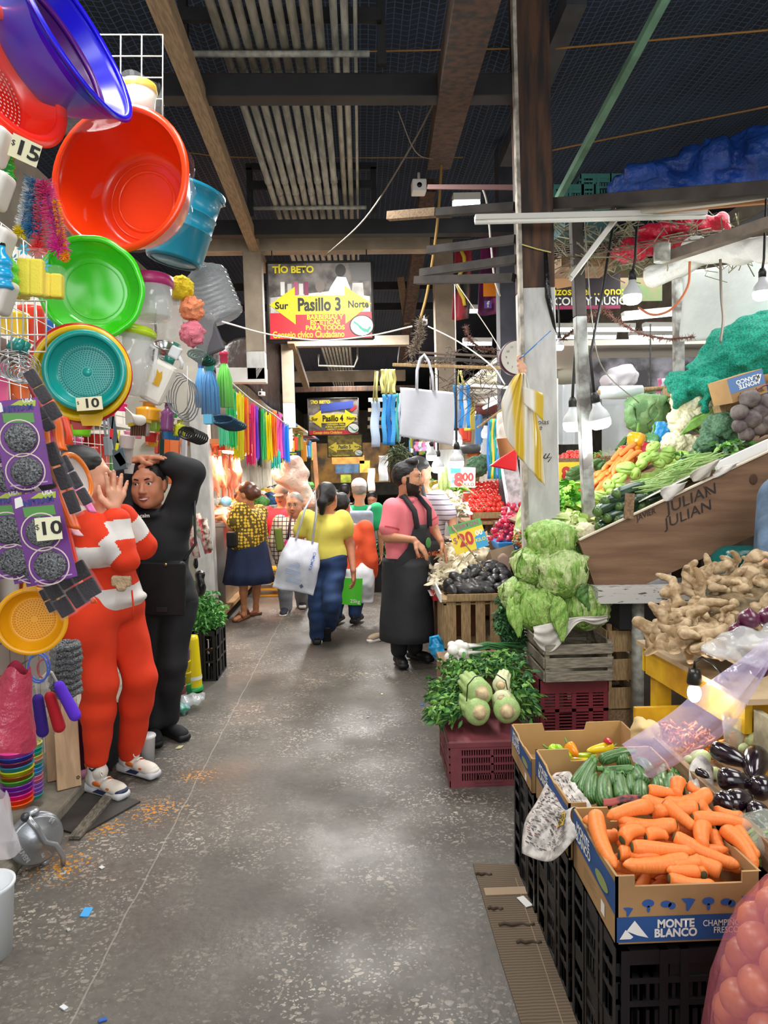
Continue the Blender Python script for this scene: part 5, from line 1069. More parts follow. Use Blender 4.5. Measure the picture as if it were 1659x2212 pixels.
c=at(168,82,1.95);t,mx=bowl('plastic_basin','deep blue ribbed plastic basin in clear wrap at the top left',c,(.9,-.2,.38),.205,.15,BLU,'basin',.62,wob=lambda a,z,i:1+.012*math.sin(24*a)if z<-.01 else 1,rim=.01)
crinkle(mx,.215,.16,-.015,-.19,3,.05).obj('plastic_wrap',FILM,t)
bowl('plastic_basin','magenta plastic basin nested behind the blue one',c-mx.to_3x3()@V((0,0,.06)),(.9,-.2,.38),.16,.1,M('magenta_plastic','#4d0a66',.3),'basin',.62)
def holes_disc(mx,r0,r1,nr,na,z,w=.5,hl=None,zf=None):
 """ring of small slots as raised light marks"""
 b=B()
 for i in range(nr):
  r=r0+(r1-r0)*(i+.5)/nr;dr=(r1-r0)/nr*w*.5;n=int(na*(r/r1)**(1 if hl is None else 0))if na<400 else na
  for k in range(n):
   a=2*math.pi*k/n;da=math.pi/n*w;zz=zf(r)if zf else z
   b._f([b.bm.verts.new(mx@V((q*math.cos(e),q*math.sin(e),(zf(q)if zf else z)+.0015)))for q,e in((r-dr,a-da),(r+dr,a-da),(r+dr,a+da),(r-dr,a+da))])
 return b
HOLE=M('hole_light','#f3d9d6',.6);RED=M('red_plastic','#ee2a12',.28,coat=.3)
c=at(22,158,1.8);t,mx=bowl('plastic_colander','red perforated plastic colander at the left edge',c,(.92,-.38,.2),.155,.1,RED,'colander',.74,rim=.016)
holes_disc(mx,.118,.15,1,64,0,.62,1,zf=lambda r:-.1+.1*((r-.112)/.043)**1.25+.002).obj('rim_slots',HOLE,t);holes_disc(mx,.01,.108,9,60,-.091,.45).obj('holes',HOLE,t)
def price(name,label,c,w,h,nrm,up,body,mat='#ece6c0',size=.75,small='$'):
 t=thing(name,label,'price tag',c);mx=T(c,nrm,up);o=B().box((0,0,0),(w,h,.003)).obj('card',M('card'+mat,mat,.6),t);o.data.transform(mx);f=mx@Matrix.Translation((0,0,.0025))
 text('number',body,h*size,f@Matrix.Translation((w*.08,0,0)),MK,t,bold=.025,sx=1.25);
 if small:text('currency_sign',small,h*.34,f@Matrix.Translation((-w*.42,.1*h,0)),MK,t)
 return t
price('price_tag','white price card reading 15 below the red colander',at(54,325,1.72),.062,.05,CAMD(at(54,325,1.72)),(.34,0,1),'15',size=.9)
# bucket, pots
TEA=M('teal_bucket','#0e7f9c',.3,coat=.25)
def revolve(name,label,cat,a,ax,prof,mat,part='body',wob=None,group=None,n=32):
 t=thing(name,label,cat,a,group);mx=pose(a,ax);B().lathe(prof,n,mx,wob=wob).obj(part,mat,t);return t,mx
a=at(375,566,2.8);K=2.8/2.35;t,mx=revolve('plastic_bucket','teal blue plastic bucket hanging right of the orange basin','bucket',a,(at(402,425,2.8)-a),[(r*K,z*K)for r,z in((0,0),(.085,0),(.089,.01),(.1,.1),(.103,.103),(.1,.106),(.104,.15),(.107,.153),(.104,.156),(.112,.215),(.122,.222),(.122,.232),(.108,.232),(.085,.02),(0,.02))],TEA)
B().tube([mx@V((.145*math.cos(k*.3),.145*math.sin(k*.3),.25+.035*math.sin(k*.3)))for k in range(11)],.003,6).obj('handle',M('steel_wire','#b5b5b8',.3,metal=.9),t)
B().lathe([(.086,-.002),(.096,-.002),(.096,.004),(.086,.004)],28,mx).obj('foot_ring',M('dark_teal','#0a4a5c',.4),t)
YELC=M('yellow_lid','#e8c21a',.4);CLR=clear('#eef3f2',.3)
a=at(300,248,2.5);t,mx=revolve('plastic_container','round container with yellow lid in a clear bag above the orange basin','container',a,(.05,0,1),[(0,0),(.05,0),(.056,.075),(.05,.075),(.046,.01),(0,.01)],M('milky','#e9e3d2',.4,alpha=.8))
B().lathe([(0,.1),(.056,.098),(.06,.075),(.05,.07)],28,mx).obj('lid',YELC,t);crinkle(mx,.085,.07,-.03,.1,5,.07).obj('bag',FILM,t)
# wire grid
GRIDW=M('white_wire','#d4d3cf',.4,metal=.3)
def wiregrid(label,P00,P10,P01,nu,nv,r=.0022):
 P00,P10,P01=V(P00),V(P10),V(P01);b=B()
 for i in range(nu+1):s=(P10-P00)*i/nu;b.cyl(P00+s,P01+s,r,n=6)
 for j in range(nv+1):s=(P01-P00)*j/nv;b.cyl(P00+s,P10+s,r,n=6)
 return tag(b.obj('wire_grid_panel',GRIDW),label,'rack')
wiregrid('white wire grid panel sticking out above the orange basin',at(215,75,2.6),at(352,75,2.6),at(215,260,2.6),3,4)
wiregrid('white wire display grid behind the hanging kitchen goods',(-1.30,2.0,1.2),(-1.42,4.2,1.2),(-1.3,2.0,2.5),22,13)
wiregrid('small wire grid behind the whisk strainers',at(0,650,1.95),at(100,650,1.95),at(0,760,1.95),4,3)
tag(B().box((-1.30,2.3,2.15),(.02,.12,.9),E3(0,0,0)).obj('white_strip',M('pale_blue_strip','#d5e2ee',.5)),'pale upright panel edge behind the blue basin','panel')
# green bowl, pink bucket, jug
GRB=M('green_clear_plastic','#3fe01e',.15,alpha=.8,coat=.4)
c=at(197,622,2.12);t,mx=bowl('plastic_bowl','bright green translucent bowl with faceted rim under the orange basin',c,(.16,-1,-.06),.138,.06,GRB,'bowl',.72,wob=lambda a,z,i:1+.02*abs(math.cos(5*a)),rim=.009,n=60)
B().box(mx@V((.01,-.02,-.075)),(.05,.02,.1),E3(0,.1,0)).obj('label_sticker',M('dark_green','#2f9a2a',.4),t,bev=.006);B().prism([(.02,-.07),(.075,-.065),(.075,.0),(.055,.03),(.03,0)],.004,mx@Matrix.Translation((0,0,-.07))).obj('yellow_sticker',M('olive_yellow','#c7c22a',.5),t)
PKP=M('magenta_lid','#a72a67',.35);c=at(326,612,2.3)
t,mx=revolve('plastic_bucket','small clear bucket with magenta lid rim and handle','bucket',at(328,690,2.3),(-.03,.05,1),[(0,0),(.058,0),(.062,.006),(.07,.12),(.067,.12),(.058,.01),(0,.01)],CLR)
B().lathe([(.066,.095),(.073,.1),(.074,.128),(.06,.136),(0,.134)],32,mx).obj('lid',PKP,t);B().tube([mx@V(p)for p in((-.07,-.01,.12),(-.085,-.02,.16),(-.085,-.02,.19),(-.06,-.02,.215),(-.04,-.02,.22))],.006,8).obj('handle',PKP,t)
a=at(485,690,3.0);t,mx=revolve('water_jug','large clear ribbed plastic water bottle hanging right of the sponges','jug',a,at(436,575,3.0)-a,[(0,0),(.07,0),(.085,.01)]+[(.086-.003*math.cos(i*1.57)-(.0 if i<36 else.0035*(i-36)**1.3),.012+.005*i)for i in range(50)]+[(.025,.262),(.02,.29),(0,.29)],clear('#eef4f8',.22))
for i,(u,v,col,lab)in enumerate(((393,622,'#f2d92a','yellow bath pouf topmost of the three'),(415,668,'#f79a6c','peach bath pouf in the middle of the three'),(415,720,'#f5899c','pink bath pouf lowest of the three'))):
 w1,w2=wob3(150,.005,i),wob3(420,.0035,i+5);o=sdf('bath_pouf',[eli(at(u,v,2.5),.041)],.0045,M('pouf'+col,col,.8,bump=(260,1,.006)),disp=lambda P:w1(P)+w2(P));tag(o,lab,'sponge')
 # nested colanders
t3=None
for col,u,v,r,dd,lab,k in(('#c4201c',172,808,.138,.05,'red plastic colander, rearmost of the nested three',0),('#eabf10',176,806,.128,.045,'yellow plastic colander between the red and the teal one',1),('#129a92',182,800,.105,.04,'teal plastic colander at the front of the nested three',2)):
 c=at(u,v,2.1-.03*k);ax=(.12,-1,.02);m_=M('col'+col,col,.3,coat=.25);t,mx=bowl('plastic_colander',lab,c,ax,r,dd,m_,'colander',.78,rim=.009)
 holes_disc(mx,.016,r*.74,11,66,-dd+.009,.42).obj('holes',M('colander_hole'+col,'#0c6f69' if k==2 else '#7a5a12',.8),t)
 if k==2:B().lathe([(0,-dd+.011),(.012,-dd+.011),(.013,-dd+.008)],20,mx).obj('centre_boss',m_,t)
 if k<2:B().prism([(-.03+.02*k,-r+.01),(.035+.02*k,-r+.01),(.028+.02*k,-r-.022),(-.022+.02*k,-r-.022)],.006,mx).obj('hang_tab',m_,t)
price('price_tag','white price card reading 10 on the nested colanders',at(193,872,1.98),.068,.036,(.1,-1,0),(-.07,0,1),'10',size=.95)
# whisk strainers
STL=M('steel_wire');
for i,(u,v)in enumerate(((36,790),(48,795),(22,786))):
 c=at(u,v,1.9+.03*i);mx=T(c,(.3,-1,.3));b=B()
 b.tube([mx@V(((.046-.0008*k*.6)*math.cos(k*.45)if True else 0,(.046-.0008*k*.6)*math.sin(k*.45),-.0009*k))for k in range(84)],.0016,5);o=b.obj('coil',STL,thing('spiral_strainer','coiled steel wire strainer with teal handle, %s of the three'%('middle','right','left')[i],'strainer',c))
 B().cyl(mx@V((.0,.045,.0)),mx@V((.01,.075,-.01)),.011,n=10).obj('handle',plastic('#158a84'),o.parent)
 # packs of metal scourers on purple cards
PUR2=M('purple_card','#6d2a86',.5,noise=(14,.2));SCO=M('steel_wool','#2e3033',.4,metal=.5,noise=(230,.6,.4,.66),col2='#8f9396',bump=(180,1,.01))
def scourer(label,c,nrm,up,w,h,tag_=None):
 t=thing('scourer_pack',label,'scourer pack',c);mx=T(c,nrm,up);o=B().box((0,0,0),(w,h,.003)).obj('card',PUR2,t,bev=.001);o.data.transform(mx);f=mx@Matrix.Translation((0,0,.0025))
 for k,y in enumerate((.06,-.32)):
  pr=[eli((0,h*y,.006),(w*.35,h*.17,.014),k=.004)];me=sdf('x',pr,.0045,None,disp=wob3(500,.0016,k),mesh_only=True);me.transform(mx);link('steel_wool',me,SCO,t)
  B().lathe([(w*.40,.001),(w*.415,.002),(w*.43,.001)],28,f@Matrix.Translation((-w*.03,h*y,0))@Matrix.Diagonal((1,h/w*.5,1,1))).obj('pale_arc',M('pale_arc','#d9c6bf',.5),t)
 flat('green_band',f,((-w*.3,h*.25),(w*.35,h*.22),(w*.35,h*.33),(-w*.3,h*.36)),M('green_band','#4f8f3c',.5),t)
 flat('yellow_arc',f,((-w*.1,h*.44),(w*.42,h*.4),(w*.45,h*.47),(w*.1,h*.485)),M('lime_arc','#a9b93a',.5),t)
 text('lettering','NITRAM',h*.085,f@Matrix.Translation((.05*w,h*.395,.0015)),M('navy_letters','#1d2f7a',.5),t,bold=.05);text('lettering','USA',h*.06,f@Matrix.Translation((.28*w,h*.47,.0015)),WPR,t,bold=.03)
 flat('white_figure',f,((-w*.45,h*.36),(-w*.25,h*.38),(-w*.28,h*.48),(-w*.42,h*.47)),WPR,t);B().tube([f@V((-.05*w,h*.5,0)),f@V((0,h*.56,.005)),f@V((.05*w,h*.5,0))],.001,5).obj('wire_hook',STL,t)
 flat('fine_print',f,((-w*.4,-h*.47),(w*.4,-h*.47),(w*.4,-h*.455),(-w*.4,-h*.455)),M('lilac_print','#b99ac8',.5),t);return t
scourer('upper purple card holding two steel wool scourers at the left edge',at(48,958,1.65),(.25,-1,0),(-.12,0,1),.098,.2)
scourer('lower front purple card of steel wool scourers with a price card on it',at(96,1160,1.62),(.2,-1,0),(-.17,0,1),.1,.205)
for i,(u,v,lab)in enumerate(((20,1155,'purple scourer card hanging leftmost behind the front one'),(62,1165,'purple scourer card directly behind the front one'),(88,1172,'purple scourer card showing its corner below the front one'),(10,980,'purple scourer card behind the upper one'))):scourer(lab,at(u,v,1.69+.02*i),(.3,-1,0),(-.14,0,1),.098,.2)
price('price_tag','pale yellow price card reading 10 on the purple scourer card',at(105,1142,1.56),.052,.05,(.15,-1,0),(-.07,0,1),'10','#ebe8c4',.8)
# hanging comb and scouring strip packs
BSC=M('black_scour','#100f10',.7,noise=(120,.6),bump=(160,.8,.006));FILM2=clear('#f3e9f6',.05,.25)
def strip_pack(label,u0,v0,u1,v1,w,Y0,Y1,n=3):
 a,c=at(u0,v0,Y0),at(u1,v1,Y1);t=thing('scouring_strip_pack',label,'strip pack',a);d=c-a;q=frame(d,(0,-1,.2))
 for k in range(n):p=a+d*(k+.5)/n;B().box(p,(pm(w,Y0),d.length/n*.9,.014),q).obj('black_pad',BSC,t,bev=.003)
 B().box((a+c)/2,(pm(w*1.25,Y0),d.length*1.08,.02),q).obj('clear_sleeve',FILM2,t,bev=.003)
for i,(u0,v0,u1,v1,w,lab)in enumerate(((60,800,125,905,24,'black scouring strip pack above the orange strainer'),(105,955,165,1110,24,'long black scouring strip pack, left of two crossing the striped sweater'),(132,985,192,1090,20,'long black scouring strip pack, right of two crossing the striped sweater'),(85,880,110,930,22,'short black scouring strip pack beside the pink strip'),(60,1000,112,1060,30,'black scouring pack behind the purple cards'),(160,1215,205,1290,36,'clear pack of grey steel wool near the beige patch'),(128,1228,182,1308,34,'clear pack of black scourers in the middle of the lowest row'),(105,1255,150,1330,30,'clear pack of black scourers lowest above the yellow strainer'),(95,1270,120,1320,24,'dark scourer pack behind the lowest row'))):strip_pack(lab,u0,v0,u1,v1,w,1.75+.02*i,1.75+.02*i,3 if v1-v0>90 else 2)
# orange, pink and red plastic scoops
for i,(pts,w,col,lab)in enumerate((([(105,860),(122,905),(128,950),(135,970)],22,'#f46a12','orange plastic grater arm above the dark hair'),([(100,870),(115,910),(120,960)],14,'#f0288a','hot pink plastic strip over the orange ones'),([(92,910),(100,960),(118,1010),(130,1040)],26,'#f78a1c','orange plastic scoop left of the orange strainer'),([(118,1030),(140,1090),(160,1140)],30,'#f2641a','orange plastic funnel edge beside the sweater'),([(112,1060),(135,1120),(150,1180),(165,1240)],24,'#ec2f1a','long red plastic scoop hanging beside the sweater'),([(148,1035),(165,1055),(185,1080),(200,1105)],18,'#f77cc0','pink plastic clip over the black strips'),([(130,1085),(150,1130),(170,1155)],22,'#f9c3d0','pale pink clear scoop over the sweater'),([(105,940),(100,980),(112,1010)],16,'#f5b41a','yellow plastic strip behind the orange scoop'),([(140,900),(150,940),(148,960)],16,'#e8471a','dark orange plastic arm at the hair'),([(125,1110),(150,1170),(160,1230),(205,1300)],12,'#f25a22','thin orange plastic slat along the packs'))):
 P4=[at(a,c,1.85+.012*i)for a,c in pts];w_=pm(w,1.85)
 def f(u,v):p=lerp_l(P4,v);q=(u-.5);return p+V((q*w_,-.02*math.cos(q*3),-.3*q*w_))
 tag(B().grid(f,8,14).obj('plastic_scoop',plastic(col),solid=.003),lab,'scoop')
c=at(166,1030,2.05);t,mx=bowl('mesh_strainer','orange rimmed strainer with pale mesh in front of the red sweater woman',c,(.98,-.15,.3),.066,.03,M('pale_mesh','#e2dcd8',.6,alpha=.85),'strainer',.55,rim=.009,rim_mat=plastic('#f58112'));B().prism([(-.02,-.08),(.02,-.08),(.028,-.105),(.0,-.1)],.006,mx).obj('hook',plastic('#f58112'),t)
B().tube([mx@V((-.03,.08,0)),mx@V((-.08,.16,.01))],.008,8).obj('handle',plastic('#f58112'),t)
YST=M('yellow_plastic','#efa80e',.3,coat=.2);c=at(68,1342,1.9);t,mx=bowl('plastic_strainer','yellow plastic strainer with short handle left of the red trousers',c,(.25,-1,.04),.084,.045,YST,'strainer',.74,rim=.007)
holes_disc(mx,.008,.056,8,50,-.036,.42).obj('holes',M('strainer_hole','#c27f08',.8),t);holes_disc(mx,.066,.081,1,70,0,.5,1,zf=lambda r:-.045+.045*((r-.062)/.022)**1.25+.002).obj('rim_slots',M('strainer_slot','#f8d878',.6),t)
B().prism([(-.018,.08),(.018,.08),(.012,.12),(.01,.155),(-.012,.155),(-.012,.12)],.008,mx).obj('handle',YST,t,bev=.002)
# bottle brushes, flower tips, sponge packs
for u0,v0,u1,v1,r,col,tip,lab in((68,395,45,500,15,'#e9eef2','#f0d818','white bottle brush with yellow tuft at the left'),(72,385,70,495,20,'#4f86ae','#2f78ac','blue bottle brush with blue tuft'),(92,395,82,540,17,'#e85a66','#e32a2e','red bottle brush with red tuft'),(95,390,128,535,22,'#dd3f8e','#d8269a','magenta bottle brush with purple core'),(120,430,140,555,10,'#f0a81c','#ee9a18','orange bottle brush tuft in front of the green bowl')):
 a,c=at(u0,v0,1.85),at(u1,v1,1.85);t=thing('bottle_brush',lab,'brush',a);d=(c-a);q=zframe(d);R0=pm(r,1.85);b=B();rr=random.Random(int(u0*3+v0))
 for k in range(520):s=rr.random();an=rr.uniform(0,6.28);p=a+d*s;o=q@V((math.cos(an),math.sin(an),rr.uniform(-.3,.3)))*R0*rr.uniform(.75,1.1);b.tube([p,p+o],[.0012,.0005],3,False)
 b.obj('bristles',M('bristle'+col,col,.5),t);B().tube([a,c],.003,6).obj('core',M('violet_core','#4a3b8c',.5),t)
 b=B();[b.tube([c,c+V((rr.gauss(0,1),rr.gauss(0,1),rr.gauss(0,1))).normalized()*R0*1.15],[.0022,.0008],4,False)for _ in range(90)];b.obj('tuft',M('bristle'+tip,tip,.5),t)
for i,(u,v,w,h,lab)in enumerate(((68,592,62,105,'clear pack of yellow sponges in front of the others'),(112,610,56,70,'yellow sponge pack right of the front one'),(45,605,40,90,'yellow sponge pack partly hidden at the left'))):
 c=at(u,v,1.8+.03*i);t=thing('sponge_pack',lab,'sponges',c);mx=T(c,(.1,-1,0),(.05,0,1))
 for k in range(2):o=B().box(((k-.5)*pm(w*.4,1.8),-pm(8,1.8),0),(pm(w*.42,1.8),pm(h*.72,1.8),.03)).obj('sponge',M('sponge_yellow','#ecd514',.8,bump=(200,.5,.003)),t,bev=.005);o.data.transform(mx)
 o=B().box((0,0,0),(pm(w,1.8),pm(h,1.8),.045)).obj('wrapper',FILM,t,bev=.012);o.data.transform(mx)
 b=B();f=mx@Matrix.Translation((-.01,pm(h*.42,1.8),.024))
 for k in range(6):a=k*1.047;b._f([b.bm.verts.new(f@V((x*math.cos(a)-y*math.sin(a),x*math.sin(a)+y*math.cos(a),0)))for x,y in((.002,0),(.009,.003),(.017,0),(.009,-.003))])
 b.obj('flower_print',M('cyan_print','#2ba6cc',.5),t)
for i,(u,v,col,cap_,lab)in enumerate(((6,590,'#18a8e2','#1a1a1a','blue ribbed bottle at the left edge'),(20,600,'#5fdc3a','#2a9a3a','lime green bottle next to the blue one'),(12,355,'#1fae2f','#d8d8d8','green clear bottle under the price card'))):
 a=at(u,v+35,1.7+.05*i);t,mx=revolve('plastic_bottle',lab,'bottle',a,(0,0,1),[(0,0),(.02,0)]+[(.022+.003*math.cos(k*1.57),.004+.007*k)for k in range(10)]+[(.01,.085),(.01,.1),(0,.1)],M('bottle'+col,col,.15,alpha=.85,coat=.3));B().lathe([(0,.098),(.011,.098),(.011,.112),(0,.112)],14,mx).obj('cap',plastic(cap_),t)
for i,(u,v,lab)in enumerate(((0,315,'white dispenser bottle with green brush print at the left edge'),(2,410,'white bottle with green print below the price card'),(5,530,'white plastic jug corner at the left edge'),(10,640,'white plastic handle at the left edge'))):tag(sdf('plastic_bottle',[rbox(at(u-8,v,1.72),(.012,.02,.03),E3(0,.4,0),.012)],.004,M('milk_white','#dcd8cf',.4)),lab,'bottle')
# pitcher, ladle, strainers, spray bottle
a=at(268,852,2.25);t,mx=revolve('pitcher','clear plastic pitcher with lime green lid','pitcher',a,at(285,720,2.25)-a,[(0,0),(.062,0),(.066,.006),(.07,.19),(.067,.19),(.06,.01),(0,.01)],CLR);B().lathe([(0,.215),(.06,.212),(.074,.2),(.074,.185),(.066,.182)],28,mx).obj('lid',M('lime_clear','#b8d818',.2,alpha=.85),t);B().tube([mx@V((.066,-.02,.16)),mx@V((.09,-.03,.15)),mx@V((.09,-.03,.05)),mx@V((.066,-.02,.04))],.006,8).obj('handle',CLR,t)
c=at(357,745,2.4);t,mx=bowl('steel_ladle','polished steel ladle hanging right of the pitcher',c,(.25,-.45,.75),.036,.03,M('steel','#b5b5b5',.22,metal=1),'ladle',.5,rim=.002);B().tube([at(337,725,2.42),at(335,690,2.42),at(338,655,2.43)],.004,6).obj('handle',M('steel'),t)
c=at(340,768,2.5);t,mx=bowl('mesh_strainer','round fine mesh steel strainer behind the ladle',c,(.2,-1,.1),.04,.012,M('fine_mesh','#c9cccc',.5,metal=.3),'strainer',.7,rim=.003)
MLK=M('milky_plastic','#e6e4d8',.35,alpha=.93);a=at(322,868,2.3);ax=at(362,785,2.3)-a;t=thing('spray_bottle','translucent white spray bottle with green collar, lying slanted','spray bottle',a);L=ax.length;q=frame(ax,(0,-1,0))
B().box(a+ax*.5,(.075,L,.05),q).obj('body',MLK,t,bev=.014);p=a+ax*1.02;u_=ax.normalized();B().cyl(p,p+u_*.018,.017,n=14).obj('collar',plastic('#0f6f5f'),t);B().box(p+u_*.035+V((.008,0,0)),(.035,.04,.022),q).obj('trigger_head',M('grey_white','#d6d8d8',.4),t,bev=.006);b=B();b.tube([p+u_*.04+q.col[0]*.012,p+u_*.02+q.col[0]*.04,p+q.col[0]*.045],.006,6);b.obj('trigger',M('grey_white'),t);B().box(p+u_*.06,(.02,.016,.016),q).obj('nozzle',plastic('#0f6f5f'),t)
b=B();f=plane_mx(a+ax*.62-V((0,.0275,0)),(0,-1,0));b._f([b.bm.verts.new(f@V(p))for p in((-.02,-.02,0),(-.008,.0,0),(-.002,.025,0),(.004,.012,0),(.014,.018,0),(.012,-.004,0),(.0,-.03,0))]);b.obj('yellow_brush_print',M('mustard_print','#d2a012',.6),t)
# mop refills
for i,(u,v0,v1,w,col,capc,lab)in enumerate(((456,800,895,38,'#2c8fd0','#29b5b0','blue mop refill in clear film with teal cap'),(487,785,880,34,'#63d82a','#e03a5c','green mop refill in clear film with pink cap'),(437,795,880,26,'#3a9ade','#2468c8','blue mop refill half hidden behind the teal capped one'))):
 Y=3.2+.08*i;a=at(u,v1,Y);h=pm(v1-v0,Y);w=pm(w,Y)/2;t=thing('mop_refill',lab,'mop refill',a);b=B();rr=random.Random(i)
 for k in range(60):an=rr.uniform(0,6.28);q=w*rr.uniform(.6,1);b.tube([a+V((.25*w*math.cos(an),.25*w*math.sin(an),h)),a+V((.9*q*math.cos(an),.9*q*math.sin(an),h*.6)),a+V((q*math.cos(an),q*math.sin(an),0))],.004,5)
 b.obj('strands',M('strand'+col,col,.4),t);B().lathe([(w*1.12,-.01),(w*1.12,h*.5),(w*.75,h*.85),(w*.4,h)],20,Matrix.Translation(a),wob=lambda an,z,i:1+.06*math.sin(7*an+40*z)).obj('wrapper',FILM,t);B().lathe([(w*.42,h*.97),(w*.5,h),(w*.5,h+.03),(w*.6,h+.032),(w*.6,h+.045),(0,h+.05)],18,Matrix.Translation(a)).obj('cap',plastic(capc),t)
 # hanger bundles in plastic holders
for i,(u,v,w,h,col,n,lab)in enumerate(((424,764,34,18,'#14503f',6,'dark green plastic hanger bundle below the pink pouf'),(478,906,50,18,'#12405a',8,'navy blue plastic hanger bundle with a pale blue label'),(404,935,34,26,'#17171a',7,'black plastic hanger bundle above the raised arm'))):
 Y=2.9+.1*i;c=at(u,v,Y);t=thing('hanger_bundle',lab,'hangers',c);w,h=pm(w,Y),pm(h,Y)
 for k in range(n):o=c+V((.004*k,.022*k,-.003*k));B().tube([o+V((w*.5*math.cos(a)*(1 if abs(math.cos(a))<.8 else 1.05),0,h*.5*math.sin(a)))for a in[q*.5236 for q in range(12)]],.0045,6,closed=True).obj('hanger',plastic(col),t)
 if i==1:B().box(c+V((-w*.5,-.01,0)),(w*.35,.06,h*1.1)).obj('paper_label',M('pale_blue_label','#5fb0d4',.5),t)
 # tassel cord
cord=[at(482,812,4.2),at(540,862,5.0),at(590,895,6.0),at(622,920,7.1)]
tag(B().tube(cord,.006,6).obj('cord',ROPE),'cord carrying the rainbow mop strands','cord')
tass=[(497,838,960,22,'#2fbf63','green mop strand bundle at the near end of the cord'),(513,842,982,22,'#f2e30f','first yellow mop strand bundle on the cord'),(527,855,975,16,'#f58a12','orange mop strand bundle beside the first yellow one'),(539,868,996,20,'#f22f7c','hot pink mop strand bundle'),(550,875,985,12,'#7a3fd0','violet mop strand bundle beside the hot pink one'),(557,880,1000,8,'#0d2e2a','dark green mop strand bundle in the middle of the cord'),(564,882,988,16,'#2fbf63','second green mop strand bundle'),(578,890,992,14,'#f2d90f','second yellow mop strand bundle'),(589,886,980,14,'#f07a10','second orange mop strand bundle'),(600,893,985,14,'#f05ab0','pink mop strand bundle near the far end'),(609,912,986,10,'#8a4fe0','violet mop strand bundle near the far end'),(617,915,992,14,'#1f8af0','blue mop strand bundle at the far end of the cord'),(480,905,955,22,'#5fd0a0','pale mint mop strands below the navy hangers'),(596,970,1008,20,'#3fd0c0','turquoise mop strand tips below the far bundles')]
for i,(u,v0,v1,w,col,lab)in enumerate(tass):
 Y=4.3+(u-485)/137*2.7;a=at(u,v0,Y);h=pm(v1-v0,Y);w=pm(w,Y);b=B();rr=random.Random(i)
 for k in range(34):x=rr.uniform(-.5,.5)*w;y=rr.uniform(-.02,.02);b.box(a+V((x,y,-h*.5+rr.uniform(-.03,.0))),(.007,.002,h*rr.uniform(.9,1.04)),E3(rr.uniform(-.03,.03),rr.uniform(-.04,.04),rr.uniform(0,3)))
 tag(b.obj('mop_strands',M('strand'+col,col,.45)),lab,'mop strands','rainbow mop strands')
 # lower hung goods behind the women
for i,(u0,v0,u1,v1,w,col,lab)in enumerate(((222,880,232,985,9,'#8f9699','steel kitchen tongs hanging left'),(232,880,240,985,9,'#a3a9ac','steel kitchen tongs hanging second'),(241,900,262,1015,22,'#5d6a70','grey perforated kitchen spatula'),(228,940,268,1005,14,'#7d8588','steel spatula with bent head'),(246,890,240,950,6,'#e0242a','red plastic peeler hanging between the spatulas'),(258,930,252,975,6,'#e2d818','yellow plastic stick below the red peeler'))):
 a,c=at(u0,v0,2.9),at(u1,v1,2.9);t=thing('kitchen_utensil',lab,'utensil',a);B().bar(a,a.lerp(c,.66),pm(w*.5,2.9),.006,up=(0,1,0)).obj('handle',M('ut'+col,col,.3,metal=.6 if i<4 else 0),t);B().bar(a.lerp(c,.6),c,pm(w*1.3,2.9),.008,up=(0,1,0)).obj('head',M('ut'+col),t,bev=.003)
for i,(u,v,r,h,col,lab)in enumerate(((272,955,18,30,'#d9c9c6','upper translucent cup in the hanging stack'),(270,985,16,34,'#d5cbc9','lower translucent cup in the hanging stack'),(278,1012,11,22,'#e6e2e0','small translucent cup at the bottom of the stack'),(172,918,26,48,'#7fd81a','lime green clear jug in a plastic bag behind the hair'),(360,902,14,60,'#7a3a72','purple ribbed bottle beside the raised arm'),(387,925,12,34,'#c9cf2a','yellow liquid bottle next to the purple one'),(320,890,26,40,'#f0a81e','amber plastic bottle behind the white spoon'),(336,912,14,40,'#9bd01f','lime bottle beside the amber one'),(370,940,22,20,'#2a78b8','blue plastic tub under the yellow bottle'),(326,945,14,20,'#e02820','red cup below the brown basket'),(330,958,11,14,'#f0b018','yellow cup under the red one'),(262,880,12,16,'#f02f7c','pink plastic cap near the colanders'),(288,940,20,14,'#f59ab8','pink dish behind the translucent cups'),(375,895,9,14,'#16a83a','green sprayer top above the yellow bottle'))):
 Y=3.0+.03*i;a=at(u,v+h/2,Y);r,h=pm(r,Y),pm(h,Y);wb=(lambda an,z,i:1+.08*(1 if i%2 else-1))if i in(4,5,7)else None
 n=9;t,mx=revolve('plastic_bottle' if i in(4,5,6,7,13)else 'plastic_cup',lab,'bottle' if i in(4,5,6,7,13)else 'cup',a,(.1,0,1),[(0,0)]+[(r*(.8+.2*k/n)if i not in(4,5,6,7)else r*(1 if k<7 else.5),h*k/n)for k in range(n+1)]+[(r*.85,h),(0,h)],M('cup'+col,col,.2,alpha=.85 if i<8 else 1,coat=.3),wob=wb)
tag(sdf('serving_spoon',[eli(at(302,908,2.8),(.026,.01,.022)),cap(at(290,900,2.8),at(270,880,2.8),.004)],.004,M('milk_white')),'white plastic serving spoon','spoon')
t=thing('plastic_basket','brown slotted plastic basket with yellow rim','basket',at(300,925,2.9));b=B();[b.box(at(288+5*k,928,2.85),(.007,.05,.05),E3(0,.1,0))for k in range(7)];b.obj('slats',plastic('#6a3d1f'),t);B().box(at(302,915,2.84),(.075,.06,.012),E3(0,-.2,0)).obj('rim',plastic('#b79a1a'),t)
t=thing('wire_rack','grey wire plate rack hanging behind the spray bottle','rack',at(410,850,2.9));b=B()
for k in range(5):b.tube([at(385+5*k+26*math.cos(a),850+4*k-45*math.sin(a),2.9+.03*k)for a in[q*.4 for q in range(16)]],.0025,5,closed=True)
b.obj('wire_rings',M('grey_wire','#7a7d80',.4,metal=.5),t);B().tube([at(405,790,2.88),at(405,880,2.88)],.002,5).obj('wire_hook',GRIDW,t)
